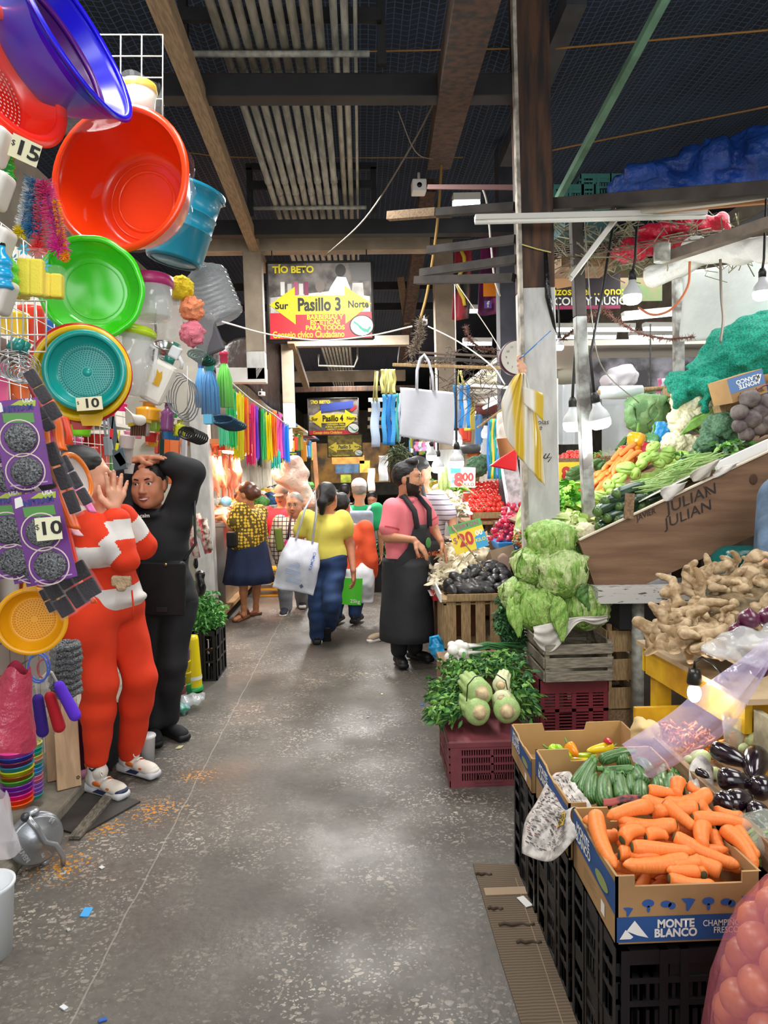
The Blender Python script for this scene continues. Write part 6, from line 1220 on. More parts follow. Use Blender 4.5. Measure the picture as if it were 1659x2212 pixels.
tag(crinkle(pose(at(405,730,2.6),(.2,0,1)),.06,.09,-.1,.12,9,.08).obj('clear_bag',FILM),'clear plastic bag of dark trays behind the pink pouf','bag')
tag(B().box(at(445,725,2.95),(.11,.02,.16),E3(0,-.35,0)).obj('plastic_tray',M('grey_tray','#55555c',.4),bev=.01),'dark grey tray wrapped in film right of the poufs','tray')
tag(crinkle(pose(at(365,690,2.55),(0,0,1)),.05,.045,-.05,.08,7,.07).obj('clear_container',CLR),'clear stacked containers behind the poufs','container')
# shelves of colourful goods filling the stall behind
rr=random.Random(31);k=0
for z in(1.0,1.28,1.56,1.84,2.12):
 tag(B().box((-1.58,3.3,z-.012),(.3,2.6,.02)).obj('stall_shelf',M('white_shelf','#cfcbc2',.6)),'white stall shelf, %s from the floor'%('first','second','third','fourth','fifth')[int((z-.99)/.28)],'shelf')
 for y in np.arange(2.15,4.5,.19):
  col,cn=rr.choice((('#d83a2a','red'),('#e86a1c','orange'),('#e8c22a','yellow'),('#3a9a4a','green'),('#2a6ac0','blue'),('#8a3a90','purple'),('#e85a9a','pink'),('#dcdcd6','white')));h=rr.uniform(.12,.22);r=rr.uniform(.055,.08)
  revolve('plastic_container','%s plastic container on the shelf behind the hanging goods'%cn,'container',V((-1.55,y,z)),(0,0,1),[(0,0),(r*.85,0),(r,h*.9),(r*1.06,h*.92),(r*1.06,h),(0,h)],plastic(col),group='containers on the stall shelves',n=18)
  # folded cloths behind the woman in black
for i,(u,v,w,h,col,lab)in enumerate(((352,960,10,60,'#16382a','dark green folded cloth'),(362,965,12,70,'#ef6a2c','bright orange folded cloth'),(378,970,20,90,'#f0834c','pale orange folded cloth'),(398,965,10,50,'#b9b2b8','grey folded cloth'),(388,1010,18,40,'#7a3a3a','maroon folded cloth'),(368,1030,24,30,'#f07a3c','lower orange folded cloth'),(340,950,8,60,'#c94a3a','red folded cloth'))):tag(B().box(at(u,v,4.6),(pm(w,4.6),.05,pm(h,4.6)),E3(0,.06,0)).obj('folded_cloth',M('cl'+col,col,.9),bev=.008),lab+' hanging behind the woman in black','cloth','hanging cloths')
t=thing('oven_mitt_pack','clear bag of red and green printed cloth rolls hanging beside the white post','cloth pack',at(430,1150,4.7));
for k,(u0,v0,u1,v1,col)in enumerate(((408,1120,425,1205,'#c01f2a'),(425,1110,450,1195,'#d12a34'),(416,1110,436,1160,'#4f9a3a'),(440,1120,452,1190,'#7a4a3a'))):B().cyl(at(u0,v0,4.7),at(u1,v1,4.7),.024,n=12).obj('cloth_roll',M('print'+col,col,.85,noise=(30,.6,.42,.58),col2='#e8dccb'),t)
B().prism([(0,0),(.16,.03),(.08,.3),(.03,.3)],.06,plane_mx(at(405,1210,4.72),(0,-1,0))).obj('clear_sleeve',FILM,t)
tag(sdf('plastic_bag',[eli(at(432,1262,4.9),(.04,.05,.1)),cap(at(425,1225,4.9),at(420,1190,4.9),.015)],.008,M('black_bag'),disp=wob3(30,.01)),'black plastic bag hanging above the parsley crate','bag')
# floor stock: parsley crate, buckets, stacks
crate('plastic_crate','black plastic crate of parsley standing by the aisle',-1.36,-1.10,5.2,5.55,0,.37,BLKP,'b')
herb('parsley_bunch','bright green parsley heaped in the black crate by the aisle',[at(440,1315,5.3),at(455,1335,5.3),at(430,1345,5.25),at(445,1300,5.35),at(462,1325,5.35)],(.08,.09,.07),1100,.04,51,[M('bright_parsley','#3f8a3a',.5,noise=(25,.3)),M('bright_parsley2','#6ab050',.5)])
herb('parsley_bunch','small thin leafy bunch standing behind the parsley crate',[at(418,1270,5.1),at(420,1290,5.1)],(.025,.03,.06),160,.04,52,[M('bright_parsley'),M('bright_parsley2')])
def stack(label,u0,v0,v1,w0,w1,cols,Y,name='bowl_stack',per=None,x=None):
 a=at(u0,v0,Y);h=pm(v0-v1,Y);n=len(cols)
 for k,(col,cn)in enumerate(cols):
  r=pm(w0+(w1-w0)*k/max(1,n-1),Y)/2;hh=h/n;z=hh*k
  t,mx=revolve('plastic_cup',label%cn,'cup',a+V((0,0,z)),(0,0,1),[(0,0),(r*.9,0),(r*.97,hh*.86),(r*1.05,hh*.88),(r*1.05,hh*1.0),(r*.9,hh)],plastic(col),'cup_wall',n=22)
stack('%s plastic tumbler in the leftmost stack by the floor',40,1738,1612,60,72,[('#f26a12','orange, lowest'),('#ee3a20','vermilion'),('#e01f8a','magenta'),('#7a2a9a','lower purple'),('#8a30a8','upper purple'),('#4aa82a','green rimmed'),('#9a4a1f','brown'),('#c0d020','lime rimmed'),('#1a7aa0','teal'),('#7a1a4a','wine red'),('#2a4ab0','blue'),('#f04a9a','pink topmost')],2.9)
stack('%s plastic bowl in the pastel stack left of the cutting boards',72,1722,1600,40,46,[('#2ab0a8','teal lowest'),('#9a6ad0','violet lower'),('#a57ad8','violet middle'),('#9a72d4','violet upper'),('#e07a9a','rose lower'),('#e88aa8','rose upper'),('#4aa0d8','sky blue lower'),('#5aaae0','sky blue upper'),('#20a898','sea green'),('#e89aa0','salmon'),('#d8d060','pale yellow lower'),('#1fb0a0','turquoise lower'),('#20b8a8','turquoise upper'),('#e0dc8a','pale yellow topmost')],3.15)
stack('%s plastic cup in the stack between tumblers and pastel bowls',58,1735,1640,18,22,[('#d06a9a','pink lowest'),('#5aa84a','leaf green'),('#c84a7a','rose'),('#4a8ad0','pale blue'),('#b0b0b8','grey'),('#8a4a8a','plum')],3.0)
stack('%s bucket in the striped stack behind the woman in black',391,1515,1370,26,20,[('#7a5a6a','plum lowest'),('#b0705a','brick'),('#6a8a5a','olive'),('#a05a7a','mauve'),('#8a9a6a','sage'),('#9a6a8a','heather'),('#c08a6a','sand'),('#7a6a9a','lavender topmost')],4.75)
stack('%s bucket in the yellow and purple stack',404,1500,1350,20,18,[('#2aa05a','green lowest'),('#e0c820','yellow first'),('#e6d024','yellow second'),('#7a4a9a','purple middle'),('#e8d228','yellow third'),('#8a5ab0','purple topmost')],4.85)
a=at(417,1490,4.95);t,mx=revolve('plastic_bucket','upside down tall yellow bucket with white band and green base','bucket',a,(0,0,1),[(.065,0),(.062,.12),(.05,.36),(.045,.385),(0,.39)],plastic('#ecd40f'));B().lathe([(.0655,.08),(.0645,.1),(.0645,.105)],24,mx@Matrix.Scale(1.01,4)).obj('white_band',WPR,t);B().lathe([(.07,0),(.07,.03),(.064,.03)],24,mx).obj('green_base',plastic('#1f9a4a'),t)
tag(sdf('plastic_bag',[eli(at(420,1508,4.6),(.07,.07,.03)),eli(at(400,1520,4.55),(.05,.05,.03))],.008,clear('#e8eef0',.4),disp=wob3(50,.012)),'crumpled clear plastic wrap on the floor by the yellow buckets','plastic wrap')
tag(sdf('plastic_wrap',[eli(at(396,1530,4.5),(.035,.05,.035)),eli(at(385,1525,4.5),(.02,.03,.03))],.007,M('print_wrap','#8fb0c0',.4,noise=(40,.6),col2='#2a9a6a'),disp=wob3(60,.01)),'small colourful packet on the floor behind the black shoe','packet')
BW=M('board_wood','#c9a884',.6,noise=(4,.2),stretch=(8,8,1))
for i,(u,v,Y,lab)in enumerate(((135,1715,3.3,'pale wooden cutting board at the front, leaning by the stack'),(115,1710,3.4,'pale wooden cutting board behind the front one'))):
 c=at(u-12,v,Y);c.z=.062;H=pm(195,Y);W=pm(50,Y);t=thing('cutting_board',lab,'cutting board',c);mx=plane_mx(c,(.55,-.83,.12),(-.05,.1,1))
 B().prism([(0,0),(W,0),(W,H*.8),(W*.45,H*.98),(W*.36,H),(W*.3,H*.78),(0,H*.62)],.018,mx).obj('plank',BW,t,bev=.004)
 if i==0:b=B();f=mx@Matrix.Translation((W*.86,H*.1,.019));[b._f([b.bm.verts.new(f@V((.006*math.cos(a)+.004*math.cos(q*.8),.006*math.sin(a)+.004*math.sin(q*.8),0)))for q in range(8)])for a in(0,1.26,2.5,3.77,5)];b.obj('flower_mark',M('burn_mark','#5d4630',.8),t)
a=at(165,1688,3.5);a.z=.062;t,mx=revolve('plastic_canister','dark purple plastic canister standing right of the cutting boards','canister',a,(0,0,1),[(0,0),(.09,0),(.095,.03),(.09,.05),(.088,.26),(.07,.28),(0,.28)],M('dark_plum','#3a1c30',.3,coat=.2));B().lathe([(.092,-.001),(.1,.0),(.1,.035),(.093,.04)],28,mx).obj('pink_base',plastic('#d99ab0'),t);B().lathe([(.0,.28),(.035,.28),(.036,.33),(.02,.35),(.02,.37),(0,.37)],18,mx).obj('bottle_top',CLR,t)
c=at(243,1590,3.75);t=thing('griddle_pan','round black griddle pan leaning behind the red trousers','pan',c);mx=T(c,(1,-.02,.1));B().lathe([(0,0),(.17,0),(.18,.012),(.176,.012),(.168,.004),(0,.004)],40,mx).obj('disc',M('pan_black','#24272a',.4),t);B().tube([mx@V((-.02,.17,.01)),mx@V((-.02,.21,.02)),mx@V((.02,.21,.02)),mx@V((.02,.17,.01))],.005,6).obj('handle',STL,t)
t,mx=revolve('foam_cup','white foam cup with lid standing on the floor between the women','cup',V(tuple(at(318,1622,3.75).xy)+(.0,)),(0,0,1),[(0,0),(.034,0),(.044,.135),(.047,.137),(.047,.143),(.0,.143)],M('foam_white','#dcdcdc',.6));B().lathe([(0,.15),(.044,.15),(.048,.145),(.048,.138)],24,mx).obj('lid',M('lid_white','#e6e8e8',.3),t)
# scourer coils, small bags, sponge brushes
for k in range(8):tag(B().tube([at(140+2*k%5,1395+14*k,2.5)+V((.04*math.cos(a),.04*math.sin(a),.004*math.sin(9*a)))for a in[q*.42 for q in range(15)]],[.013+.003*(q%2)for q in range(15)],7,closed=True).obj('steel_scourer',SCO),'round steel scourer in the stacked column behind the trousers','scourer','column of steel scourers')
t=thing('hoop_pack','clear bag of blue and red hair bands left of the scourers','pack',at(88,1440,2.2));b=B();[b.tube([at(88,1440,2.2)+V((.03*math.cos(q)*(1+.1*k),.01*k-.02,.045*math.sin(q)+.004*k))for q in[i*.4 for i in range(16)]],.003,5,closed=True)for k in range(2)];b.obj('blue_band',plastic('#1f5fd0'),t);B().tube([at(95,1445,2.2)+V((.02*math.cos(q),0,.03*math.sin(q)))for q in[i*.4 for i in range(12)]],.003,5).obj('red_band',plastic('#c02a2a'),t);B().box(at(88,1440,2.2),(.075,.05,.13),E3(0,.15,0)).obj('sleeve',FILM,t,bev=.01)
for u0,v0,u1,v1,r,col,lab in((82,1510,92,1580,13,'#3a1c86','dark violet sponge brush head, leftmost of three'),(108,1505,128,1570,13,'#b81626','red sponge brush head in the middle of three'),(128,1482,162,1545,13,'#5a2ac8','bright violet sponge brush head, rightmost of three')):
 a,c=at(u0,v0,2.3),at(u1,v1,2.3);t=thing('sponge_brush',lab,'brush',a);sdf('sponge',[cap(a,c,pm(r,2.3)*.9,pm(r,2.3))],.004,M('spg'+col,col,.9,bump=(300,.5,.002)),t);d=(a-c).normalized();B().tube([a,a+d*.05,at(105,1450,2.25)],.004,6).obj('cord',ROPE,t)
tag(crinkle(pose(at(22,1525,1.95),(.25,0,1)),.085,.03,-.105,.11,2,.04).obj('plastic_bag',M('maroon_film','#c0405a',.3,bump=(26,.7,.02))),'dusky pink plastic bag hanging at the lower left edge','bag')
tag(crinkle(pose(at(-12,1780,2.2),(.1,0,1)),.075,.03,-.09,.1,4,.06).obj('plastic_bag',clear('#e9e4ea',.5)),'clear wrinkled plastic bag at the bottom left edge','bag')
t,mx=revolve('plastic_bucket','white plastic bucket at the bottom left picture edge','bucket',V(tuple(at(-32,1935,2.25).xy)+(.0,)),(0,0,1),[(0,0),(.07,0),(.085,.22),(.09,.225),(.09,.235),(.08,.235),(0,.02)],M('white_bucket','#dfe4e8',.4),'bucket_wall')
# tortilla press
ALU=M('cast_aluminium','#a9adb2',.32,metal=.75,bump=(60,.2,.003));c=at(78,1812,2.75);mx=T(c,(.62,-.78,.02),(-.12,0,1));t=thing('tortilla_press','round cast metal hand press leaning at the lower left','press',c)
B().lathe([(0,0),(.088,0),(.098,.01),(.098,.016),(.088,.02),(.04,.022),(.036,.028),(0,.03)],36,mx).obj('top_plate',ALU,t);B().lathe([(0,-.03),(.09,-.03),(.102,-.02),(.102,-.006),(0,-.004)],36,mx).obj('base_plate',ALU,t)
b=B();b.tube([mx@V(p)for p in((-.025,.115,.03),(0,.06,.045),(.02,-.005,.045),(.055,-.03,.05),(.075,-.085,.05),(.07,-.12,.05))],[.013,.012,.012,.011,.011,.01],8);b.obj('lever',ALU,t);B().ell(mx@V((-.03,.115,.03)),.017).obj('pivot',M('dark_bolt','#55585c',.4,metal=.7),t);B().ell(mx@V((.02,-.11,-.01)),.018).obj('hinge',ALU,t);B().ell(mx@V((.0,.115,.0)),(.03,.03,.015)).obj('lug',ALU,t)
for body,x,y,ro in(('COUVEN',-.06,-.02,-1.25),('M',.06,.055,-.9),('E',.01,-.066,.1)):text('raised_lettering',body,.024,mx@Matrix.Translation((x,y,.021))@Matrix.Rotation(ro,4,'Z'),M('alu_light','#d0d3d6',.3,metal=.6),t,bold=.02,depth=.002)
b=B();[b.box(mx@V((.062*math.cos(a),.062*math.sin(a),.019)),(.004,.05,.004),mx.to_3x3()@Matrix.Rotation(a-1.57,3,'Z'))for a in(.3,1.6,2.9,4.1,5.2)];b.obj('ribs',ALU,t)
# scrap plank and sheet on the floor
t=thing('scrap_plank','split grey wooden plank lying on the floor by the sneaker','plank',at(200,1745,2.95));a,c=at(160,1800,2.95),at(250,1705,3.4);a.z,c.z=.012,.02;B().bar(a,c,.05,.016).obj('plank',M('grey_plank','#6f685c',.9,noise=(16,.5),stretch=(8,2,8)),t,bev=.003)
tag(B().box((-1.28,3.2,.006),(.3,.34,.008),E3(0,0,-.5)).obj('rubber_mat',M('dark_sheet','#3a3936',.6,noise=(9,.3))),'dark flat sheet on the floor under the sneakers','mat')
for i,(u,v,col,s)in enumerate(((187,1972,'#3a9ad8',.03),(138,2178,'#d0d4d8',.014),(222,2205,'#2a5ab0',.014),(388,1615,'#b9b58a',.03),(220,1875,'#d5d5d0',.014),(1182-270,1523,'#2a7ac0',.014),(1050-225,1500,'#c9d29a',.012),(148,2010,'#a8a8a0',.01),(795,1550,'#c9c9c0',.01))):
 p=at(u,v,1);k=1.55/(1.55-p.z);q=CAM+(p-CAM)*k;tag(B().box(V((q.x,q.y,.003)),(s,s*1.6,.003),E3(.05,.1,i)).obj('paper_scrap',M('scrap'+col,col,.7)),'%s scrap of litter lying on the aisle floor'%('blue plastic near the lower left','white paper at the very bottom','tiny blue plastic at the bottom','dry yellowish leaf beside the cup','small white paper under the press','small blue plastic by the celery','pale green leaf beyond the apron','tiny grey paper at the left','tiny pale paper in mid aisle')[i],'litter')
 # ================================================================== people
def skin(n,c):return M(n,c,.5,noise=(30,.06),sss=.08)
LIP={}
def hand(P,wr,fd,pn,th,s=1,curl=(.3,.3,.3,.3),spread=.12,tcurl=.2,k=.006):
 """palm and five fingers: fd finger direction, pn out of the palm, th towards the thumb side"""
 wr=V(wr);fd=V(fd).normalized();pn=V(pn);pn=(pn-fd*pn.dot(fd)).normalized();th=V(th);th=(th-fd*th.dot(fd)-pn*th.dot(pn)).normalized();tips=[]
 kn=[wr+fd*L*s+th*x*s for L,x in((.088,.030),(.092,.010),(.088,-.010),(.080,-.028))]
 P.append(cap(wr,wr+fd*.03*s,.021*s,.02*s,0,.012))
 for q in kn:P.append(cap(wr+fd*.022*s+(q-wr)*.12,q,.0165*s,.0125*s,0,.009))
 for i,(q,L)in enumerate(zip(kn,(.07,.078,.072,.056))):
  d=(fd+th*spread*(1.5-i)).normalized();c=curl[i];p=q
  for j,(f,r0,r1)in enumerate(((.46,.0100,.0092),(.30,.0092,.0084),(.24,.0084,.0070))):
   a=c*(.6+.7*j);d2=(d*math.cos(a)+pn*math.sin(a)).normalized();e=p+d2*L*f*s;P.append(cap(p,e,r0*s*(1 if i<3 else.88),r1*s*(1 if i<3 else.88),0,k*.6));p=e
  tips.append((p,d2))
 b=wr+fd*.03*s+th*.022*s;m=b+(fd*.55+th*.65+pn*.25)*.045*s;e=m+(fd*.85+th*.3+pn*(.2+tcurl))*.03*s;g=e+(fd*.9+th*.05+pn*(.15+tcurl))*.024*s
 P+=[cap(b,m,.016*s,.0125*s,0,.01),cap(m,e,.012*s,.0105*s,0,k),cap(e,g,.0105*s,.008*s,0,k)];tips.append((g,(g-e).normalized()))
 return tips
class Head:
 def __init__(s,c,f,up=(0,0,1),H=.225):
  s.c=V(c);s.f=V(f).normalized();u=V(up);s.u=(u-s.f*u.dot(s.f)).normalized();s.r=s.f.cross(s.u);s.k=H/.225
  s.q=Matrix((s.r,s.f,s.u)).transposed()
 def __call__(s,x,y,z):return s.c+s.q@V((x,y,z))*s.k
 def e(s,x,y,z,r,m=0,k=.012,rot=None):return eli(s(x,y,z),tuple(a*s.k for a in r),s.q if rot is None else s.q@rot,m,k*s.k)
 def cp(s,a,b,ra,rb=None,m=0,k=.008):return cap(s(*a),s(*b),ra*s.k,(rb or ra)*s.k,m,k*s.k)
 def prims(s,female=True,beard=False,smile=0,detail=True):
  P=[s.e(0,-.012,.032,(.074,.092,.08)),s.e(0,.02,-.02,(.066,.07,.085),k=.03),s.e(0,.038,-.072,(.05 if female else.055,.048,.04),k=.03),s.e(0,.066,-.094,(.022,.018,.016),k=.02)]
  for x in(-1,1):P+=[s.e(x*.038,.056,-.03,(.026,.028,.03),k=.025),s.e(x*.074,-.006,-.008,(.009,.019,.03),k=.006),s.e(x*.052,.022,-.06,(.02,.03,.03),k=.02)]
  P+=[s.cp((-.036,.078,.03),(.036,.078,.03),.014,k=.02)]
  if detail:
   for x in(-1,1):P+=[cut(s.e(x*.031,.104,.006,(.019,.014,.0105),k=.012)),s.e(x*.011,.098,-.036,(.008,.009,.007),k=.006),s.e(x*.031,.08,.016,(.018,.011,.006),k=.006),s.e(x*.031,.0785,-.004,(.017,.010,.005),k=.006)]
   P+=[s.cp((0,.088,.008),(0,.106,-.03),.0075,.0115,k=.012),s.e(0,.109,-.033,(.0105,.009,.0085),k=.006)]
   for x in(-1,1):P+=[s.cp((0,.0955,-.061),(x*(.02+.006*smile),.083-.004*smile,-.0635+.006*smile),.0052,.003,1,.004),s.cp((0,.0945,-.0715),(x*(.018+.005*smile),.083-.003*smile,-.0665+.005*smile),.0062,.003,1,.004)]
  else:P+=[s.cp((0,.09,.005),(0,.108,-.032),.008,.011,k=.012)]
  return P
 def face_parts(s,t,hairm,teeth=False,glasses=False):
  for x in(-1,1):
   b=B();c=s(x*.031,.0815,.005);b.ell(c,.0105*s.k,n=8);e=b.obj('eye',M('eye_white','#e6e0da',.25),t)
   d=(s.f*1+s.r*0).normalized();B().lathe([(0,.0112*s.k),(.003*s.k,.0109*s.k),(.0058*s.k,.0092*s.k),(.0058*s.k,.008*s.k)],16,pose(c,d)).obj('iris',M('iris_brown','#1d120c',.15),e)
   B().tube([s(x*.014,.094,.0235),s(x*.03,.0945,.0285),s(x*.048,.082,.0245)],[.0028*s.k,.0036*s.k,.0018*s.k],6).obj('eyebrow',hairm,t)
   B().tube([s(x*.016,.0885,.008),s(x*.031,.0935,.0135),s(x*.047,.083,.0085)],[.0008,.0014,.0008],5).obj('lash_line',M('lash','#120d0b',.6),t)
  if teeth:B().tube([s(-.021,.089,-.0642),s(-.013,.0955,-.0662),s(0,.0985,-.0668),s(.013,.0955,-.0662),s(.021,.089,-.0642)],[.001,.003,.0036,.003,.001],6).obj('teeth',M('teeth','#e8e2d8',.3),t)
  if glasses:
   for x in(-1,1):B().tube([s(x*.032+.021*math.cos(a),.1,.003+.018*math.sin(a))for a in[q*.45 for q in range(14)]],.0016,5,closed=True).obj('glasses_rim',M('thin_frame','#8a7f74',.3,metal=.6),t);B().tube([s(x*.053,.098,.006),s(x*.076,.0,.01)],.0013,5).obj('glasses_arm',M('thin_frame'),t)
   B().tube([s(-.012,.101,.006),s(.012,.101,.006)],.0013,5).obj('bridge',M('thin_frame'),t)
 def hair(s,t,mat,back=0,bun=None,tail=None,h=.006,line=.05,short=False,extra=()):
  P=[s.e(0,-.018,.038,(.081,.094,.084),k=.01)]
  if not short:P+=[s.e(0,-.045,.0,(.074,.062,.07),k=.02)]
  else:P+=[s.e(0,-.04,.005,(.077,.07,.06),k=.02)]
  P+=[cut(s.e(0,.08,-.03,(.066,.062,.026+line+.045),k=.014)),cut(s.e(.085,.02,-.06,(.03,.06,.055),k=.01)),cut(s.e(-.085,.02,-.06,(.03,.06,.055),k=.01))]
  if bun:P.append(s.e(*bun[0],bun[1],k=.015))
  if tail:P+=[s.cp(a,b,ra,rb,k=.02)for a,b,ra,rb in tail]
  P+=list(extra);w=wob3(130,.0018,2)
  return sdf('hair',P,h*s.k,mat,t,disp=w)
def torso(J,pad,rows,m=0,k=.05,z0=0.,z1=1.):
 """stack of ellipsoids between pelvis and shoulders; rows: (t, half width, half depth)"""
 sl,sr,hl,hr=V(J['shL']),V(J['shR']),V(J['hpL']),V(J['hpR']);a,b=(hl+hr)/2,(sl+sr)/2;P=[];L=(b-a).length
 for t,w,d in rows:
  if t<z0-.01 or t>z1+.01:continue
  c=a.lerp(b,t);lat=((hl-hr).normalized()*(1-t)+(sl-sr).normalized()*t).normalized();up=(b-a).normalized();lat=(lat-up*lat.dot(up)).normalized();q=Matrix((lat,up.cross(lat),up)).transposed();P.append(eli(c,(w+pad,d+pad,L*.17+pad),q,m,k))
 return P
ROWF=((.0,.165,.12),(.12,.17,.125),(.28,.155,.118),(.45,.14,.112),(.62,.15,.12),(.78,.165,.122),(.92,.155,.095),(1.02,.1,.07))
ROWM=((.0,.155,.11),(.12,.158,.115),(.28,.155,.115),(.45,.158,.118),(.62,.168,.122),(.78,.18,.122),(.92,.17,.1),(1.02,.1,.075))
ROWH=((.0,.19,.15),(.12,.2,.155),(.28,.195,.15),(.45,.185,.145),(.62,.185,.145),(.78,.18,.135),(.92,.165,.105),(1.02,.11,.08))
def arm(J,s,r=(.05,.044,.036,.027),pad=0,m=0,f=1.,k=.015):
 a,e,w=V(J['sh'+s]),V(J['el'+s]),V(J['wr'+s]);P=[]
 if f<=.5:P.append(cap(a,a.lerp(e,f*2),r[0]+pad,r[1]+pad*1.3,m,k))
 else:P+=[cap(a,e,r[0]+pad,r[1]+pad,m,k),cap(e,e.lerp(w,(f-.5)*2),r[1]*.98+pad,(r[3]if f==1 else r[2])+pad,m,k)]
 return P
def leg(J,s,r=(.088,.06,.055,.038),pad=0,m=0,f=1.,k=.02):
 a,e,w=V(J['hp'+s]),V(J['kn'+s]),V(J['an'+s]);P=[cap(a,e,r[0]+pad,r[1]+pad,m,k)]
 c=e.lerp(w,.35);d=(w-e).normalized();P+=[cap(e,c,r[1]*.95+pad,r[2]+pad,m,k),cap(c,e.lerp(w,f),r[2]+pad,r[3]+pad,m,k)]
 return P
def shoe(t,an,toe,mats,L=.25,up=(0,0,1),chunky=True,parts=True,sole_m=None,name='shoe'):
 an,toe=V(an),V(toe);u=V(up).normalized();d=toe-an;d=(d-u*d.dot(u)).normalized();r=d.cross(u);q=Matrix((r,d,u)).transposed();base=an-u*.085
 A=lambda x,y,z:base+q@V((x,y,z))
 o=sdf(name,[eli(A(0,-.02,.055),(.037,.05,.045),q,0,.02),eli(A(0,.1,.042),(.041,.075,.03),q,0,.03),cap(A(0,.0,.06),A(0,.02,.1),.036,.04,0,.02),eli(A(0,.15,.035),(.038,.04,.025),q,0,.02),cut(eli(A(0,.0,.125),(.03,.036,.02),q,0,.008))],.0055,mats[0],t)
 sdf('sole',[rbox(A(0,.06,.015),(.024,.115,.004),q,.014,0,.01),rbox(A(0,-.03,.02),(.022,.03,.01),q,.012,0,.01),eli(A(0,.17,.02),(.034,.03,.015),q,0,.02)],.006,mats[1],o)
 return o,A,q
def person(name,label,cat='person',loc=None):return thing(name,label,cat,loc or(0,0,0))
def body(t,H,J,rows,skinm,lipm,hands=(),female=True,h=.0065,smile=0,detail=True,pad=-.014,legs=True,arms='LR',beard=None,hairm=None,feet=()):
 P=H.prims(female,smile=smile,detail=detail);sm=(V(J['shL'])+V(J['shR']))/2;nb=sm+V((0,0,.02))
 P+=[cap(H(0,-.012,-.07),nb,.049 if female else.056,.056 if female else.064,0,.03)];P+=torso(J,pad,rows)
 for s in arms:P+=[cap(sm.lerp(V(J['sh'+s]),.3),J['sh'+s],.05,.046,0,.03)]+arm(J,s,pad=-.002)
 if legs:
  for s in 'LR':P+=leg(J,s,pad=-.012)+[cap(J['an'+s],V(J['an'+s])+V((0,0,-.05)),.034,.03,0,.015)]
 tips=[];
 for hd in hands:tips+=hand(P,*hd[0],**hd[1])
 for a in feet:P+=[cap(a[0],a[1],.033,.024,0,.02)]
 mats=[skinm,lipm]
 def lips(C,fm):
  D=(C-np.array(H.c))@np.array(H.q)/H.k;return np.where((fm==1)&((np.abs(D[:,0])>.026)|(D[:,2]>-.0545)|(D[:,2]<-.0785)),0,fm)
 fn=lips
 if beard:
  mats.append(beard)
  def fn(C,fm):
   fm=lips(C,fm);D=(C-np.array(H.c))@np.array(H.q)/H.k;x,y,z=np.abs(D[:,0]),D[:,1],D[:,2];m=(fm==0)&(x<.085)&(z>-.122)&(y>.008)&(z<-.022-.42*(y-.02))&~((x<.02)&(z>-.086)&(y>.07));m|=(fm==0)&(x<.026)&(y>.07)&(z<-.046)&(z>-.0585);m|=(fm==0)&(x>.05)&(y>.012)&(y<.03)&(z<.01)&(z>-.04);return np.where(m,2,fm)
 o=sdf('body',P,h,mats,t,matfn=fn);return o,tips
def nails(o,tips,pn,s=1):
 for p,d in tips[:-1]:
  n=V(pn);n=(n-d*n.dot(d)).normalized();B().ell(p+n*.0062*s-d*.001,(.0042*s,.0055*s,.0016*s),Matrix((d.cross(n),d,n)).transposed(),6).obj('nail',M('nail','#dca695',.3),o)
def JJ(Y,**k):return{a:at(p[0],p[1],p[2]if len(p)>2 else Y)for a,p in k.items()}
BHAIR=M('black_hair','#070606',.42,stretch=(60,60,3),noise=(6,.5),bump=(14,.5,.004))
SK1=skin('skin_light','#d9a083');SK2=skin('skin_tan','#bd7d5e');SK3=skin('skin_mid','#c48a68');L1=M('lip_rose','#b0605c',.4);L2=M('lip_brown','#9a5248',.4)
BLKC=M('black_cloth','#17191d',.8,noise=(9,.3),bump=(30,.2,.006));
# ------------------------------------------------------------------ woman in red and white
RW=M('red_knit','#e2380f',.85,bump=(140,.3,.002),noise=(8,.08));WK=M('white_knit','#dcd8d4',.85,bump=(140,.3,.002),noise=(8,.06))
J=JJ(3.4,shL=(238,1132,3.62),shR=(196,1140,3.28),elL=(308,1178,3.55),wrL=(262,1105,3.45),elR=(268,1205,3.3),wrR=(247,1110,3.32),hpL=(262,1318,3.55),hpR=(202,1325,3.38),knL=(302,1465,3.5),anL=(280,1632,3.62),knR=(216,1480,3.36),anR=(208,1640,3.4),toL=(350,1660,3.5),toR=(270,1690,3.3))
t=person('person','woman in red and white striped sweater and red trousers, hands raised before her mouth',loc=(J['anR'].x,J['anR'].y,0))
H=Head(at(180,1026,3.4),(.80,.42,-.12),(.05,0,1),.262)
up=V((0.05,0,1))
hR=((J['wrR'],V((.12,.05,1)),V((-.55,.8,.1)),V((-1,-.4,.1))),dict(s=1.16,curl=(.05,.06,.1,.14),spread=.16));hL=((J['wrL']+V((-.03,.0,.02)),V((-.12,-.1,1)),V((.1,-.9,.1)),V((-1,.1,.2))),dict(s=1.1,curl=(.2,.2,.25,.3),spread=.14))
o,tips=body(t,H,J,ROWF,SK1,L1,(hR,hL),h=.005,legs=True)
nails(o,tips[:5],V((.5,-.8,0)),1.15)
H.face_parts(t,BHAIR);H.hair(t,BHAIR,line=.035,bun=((0,-.09,.075),(.035,.035,.035)),h=.005)
P=torso(J,.02,ROWF,0,.05,.04);P+=[cap(J['shR'],V(J['shR'])-V((0,0,.1)),.075,.085,0,.05),cap(J['shL'],V(J['shL'])-V((0,0,.1)),.075,.08,0,.05),eli(H(0,-.02,-.15),(.075,.075,.03),None,0,.03)]
for s,m in(('R',1),('L',2)):P+=arm(J,s,(.072,.064,.058,.042),.004,m,.93,.012)
hem=(V(J['hpL'])+V(J['hpR']))/2+V((0,0,.07));P+=[eli(hem,(.185,.165,.05),None,0,.03)]
base_z=hem.z-.04
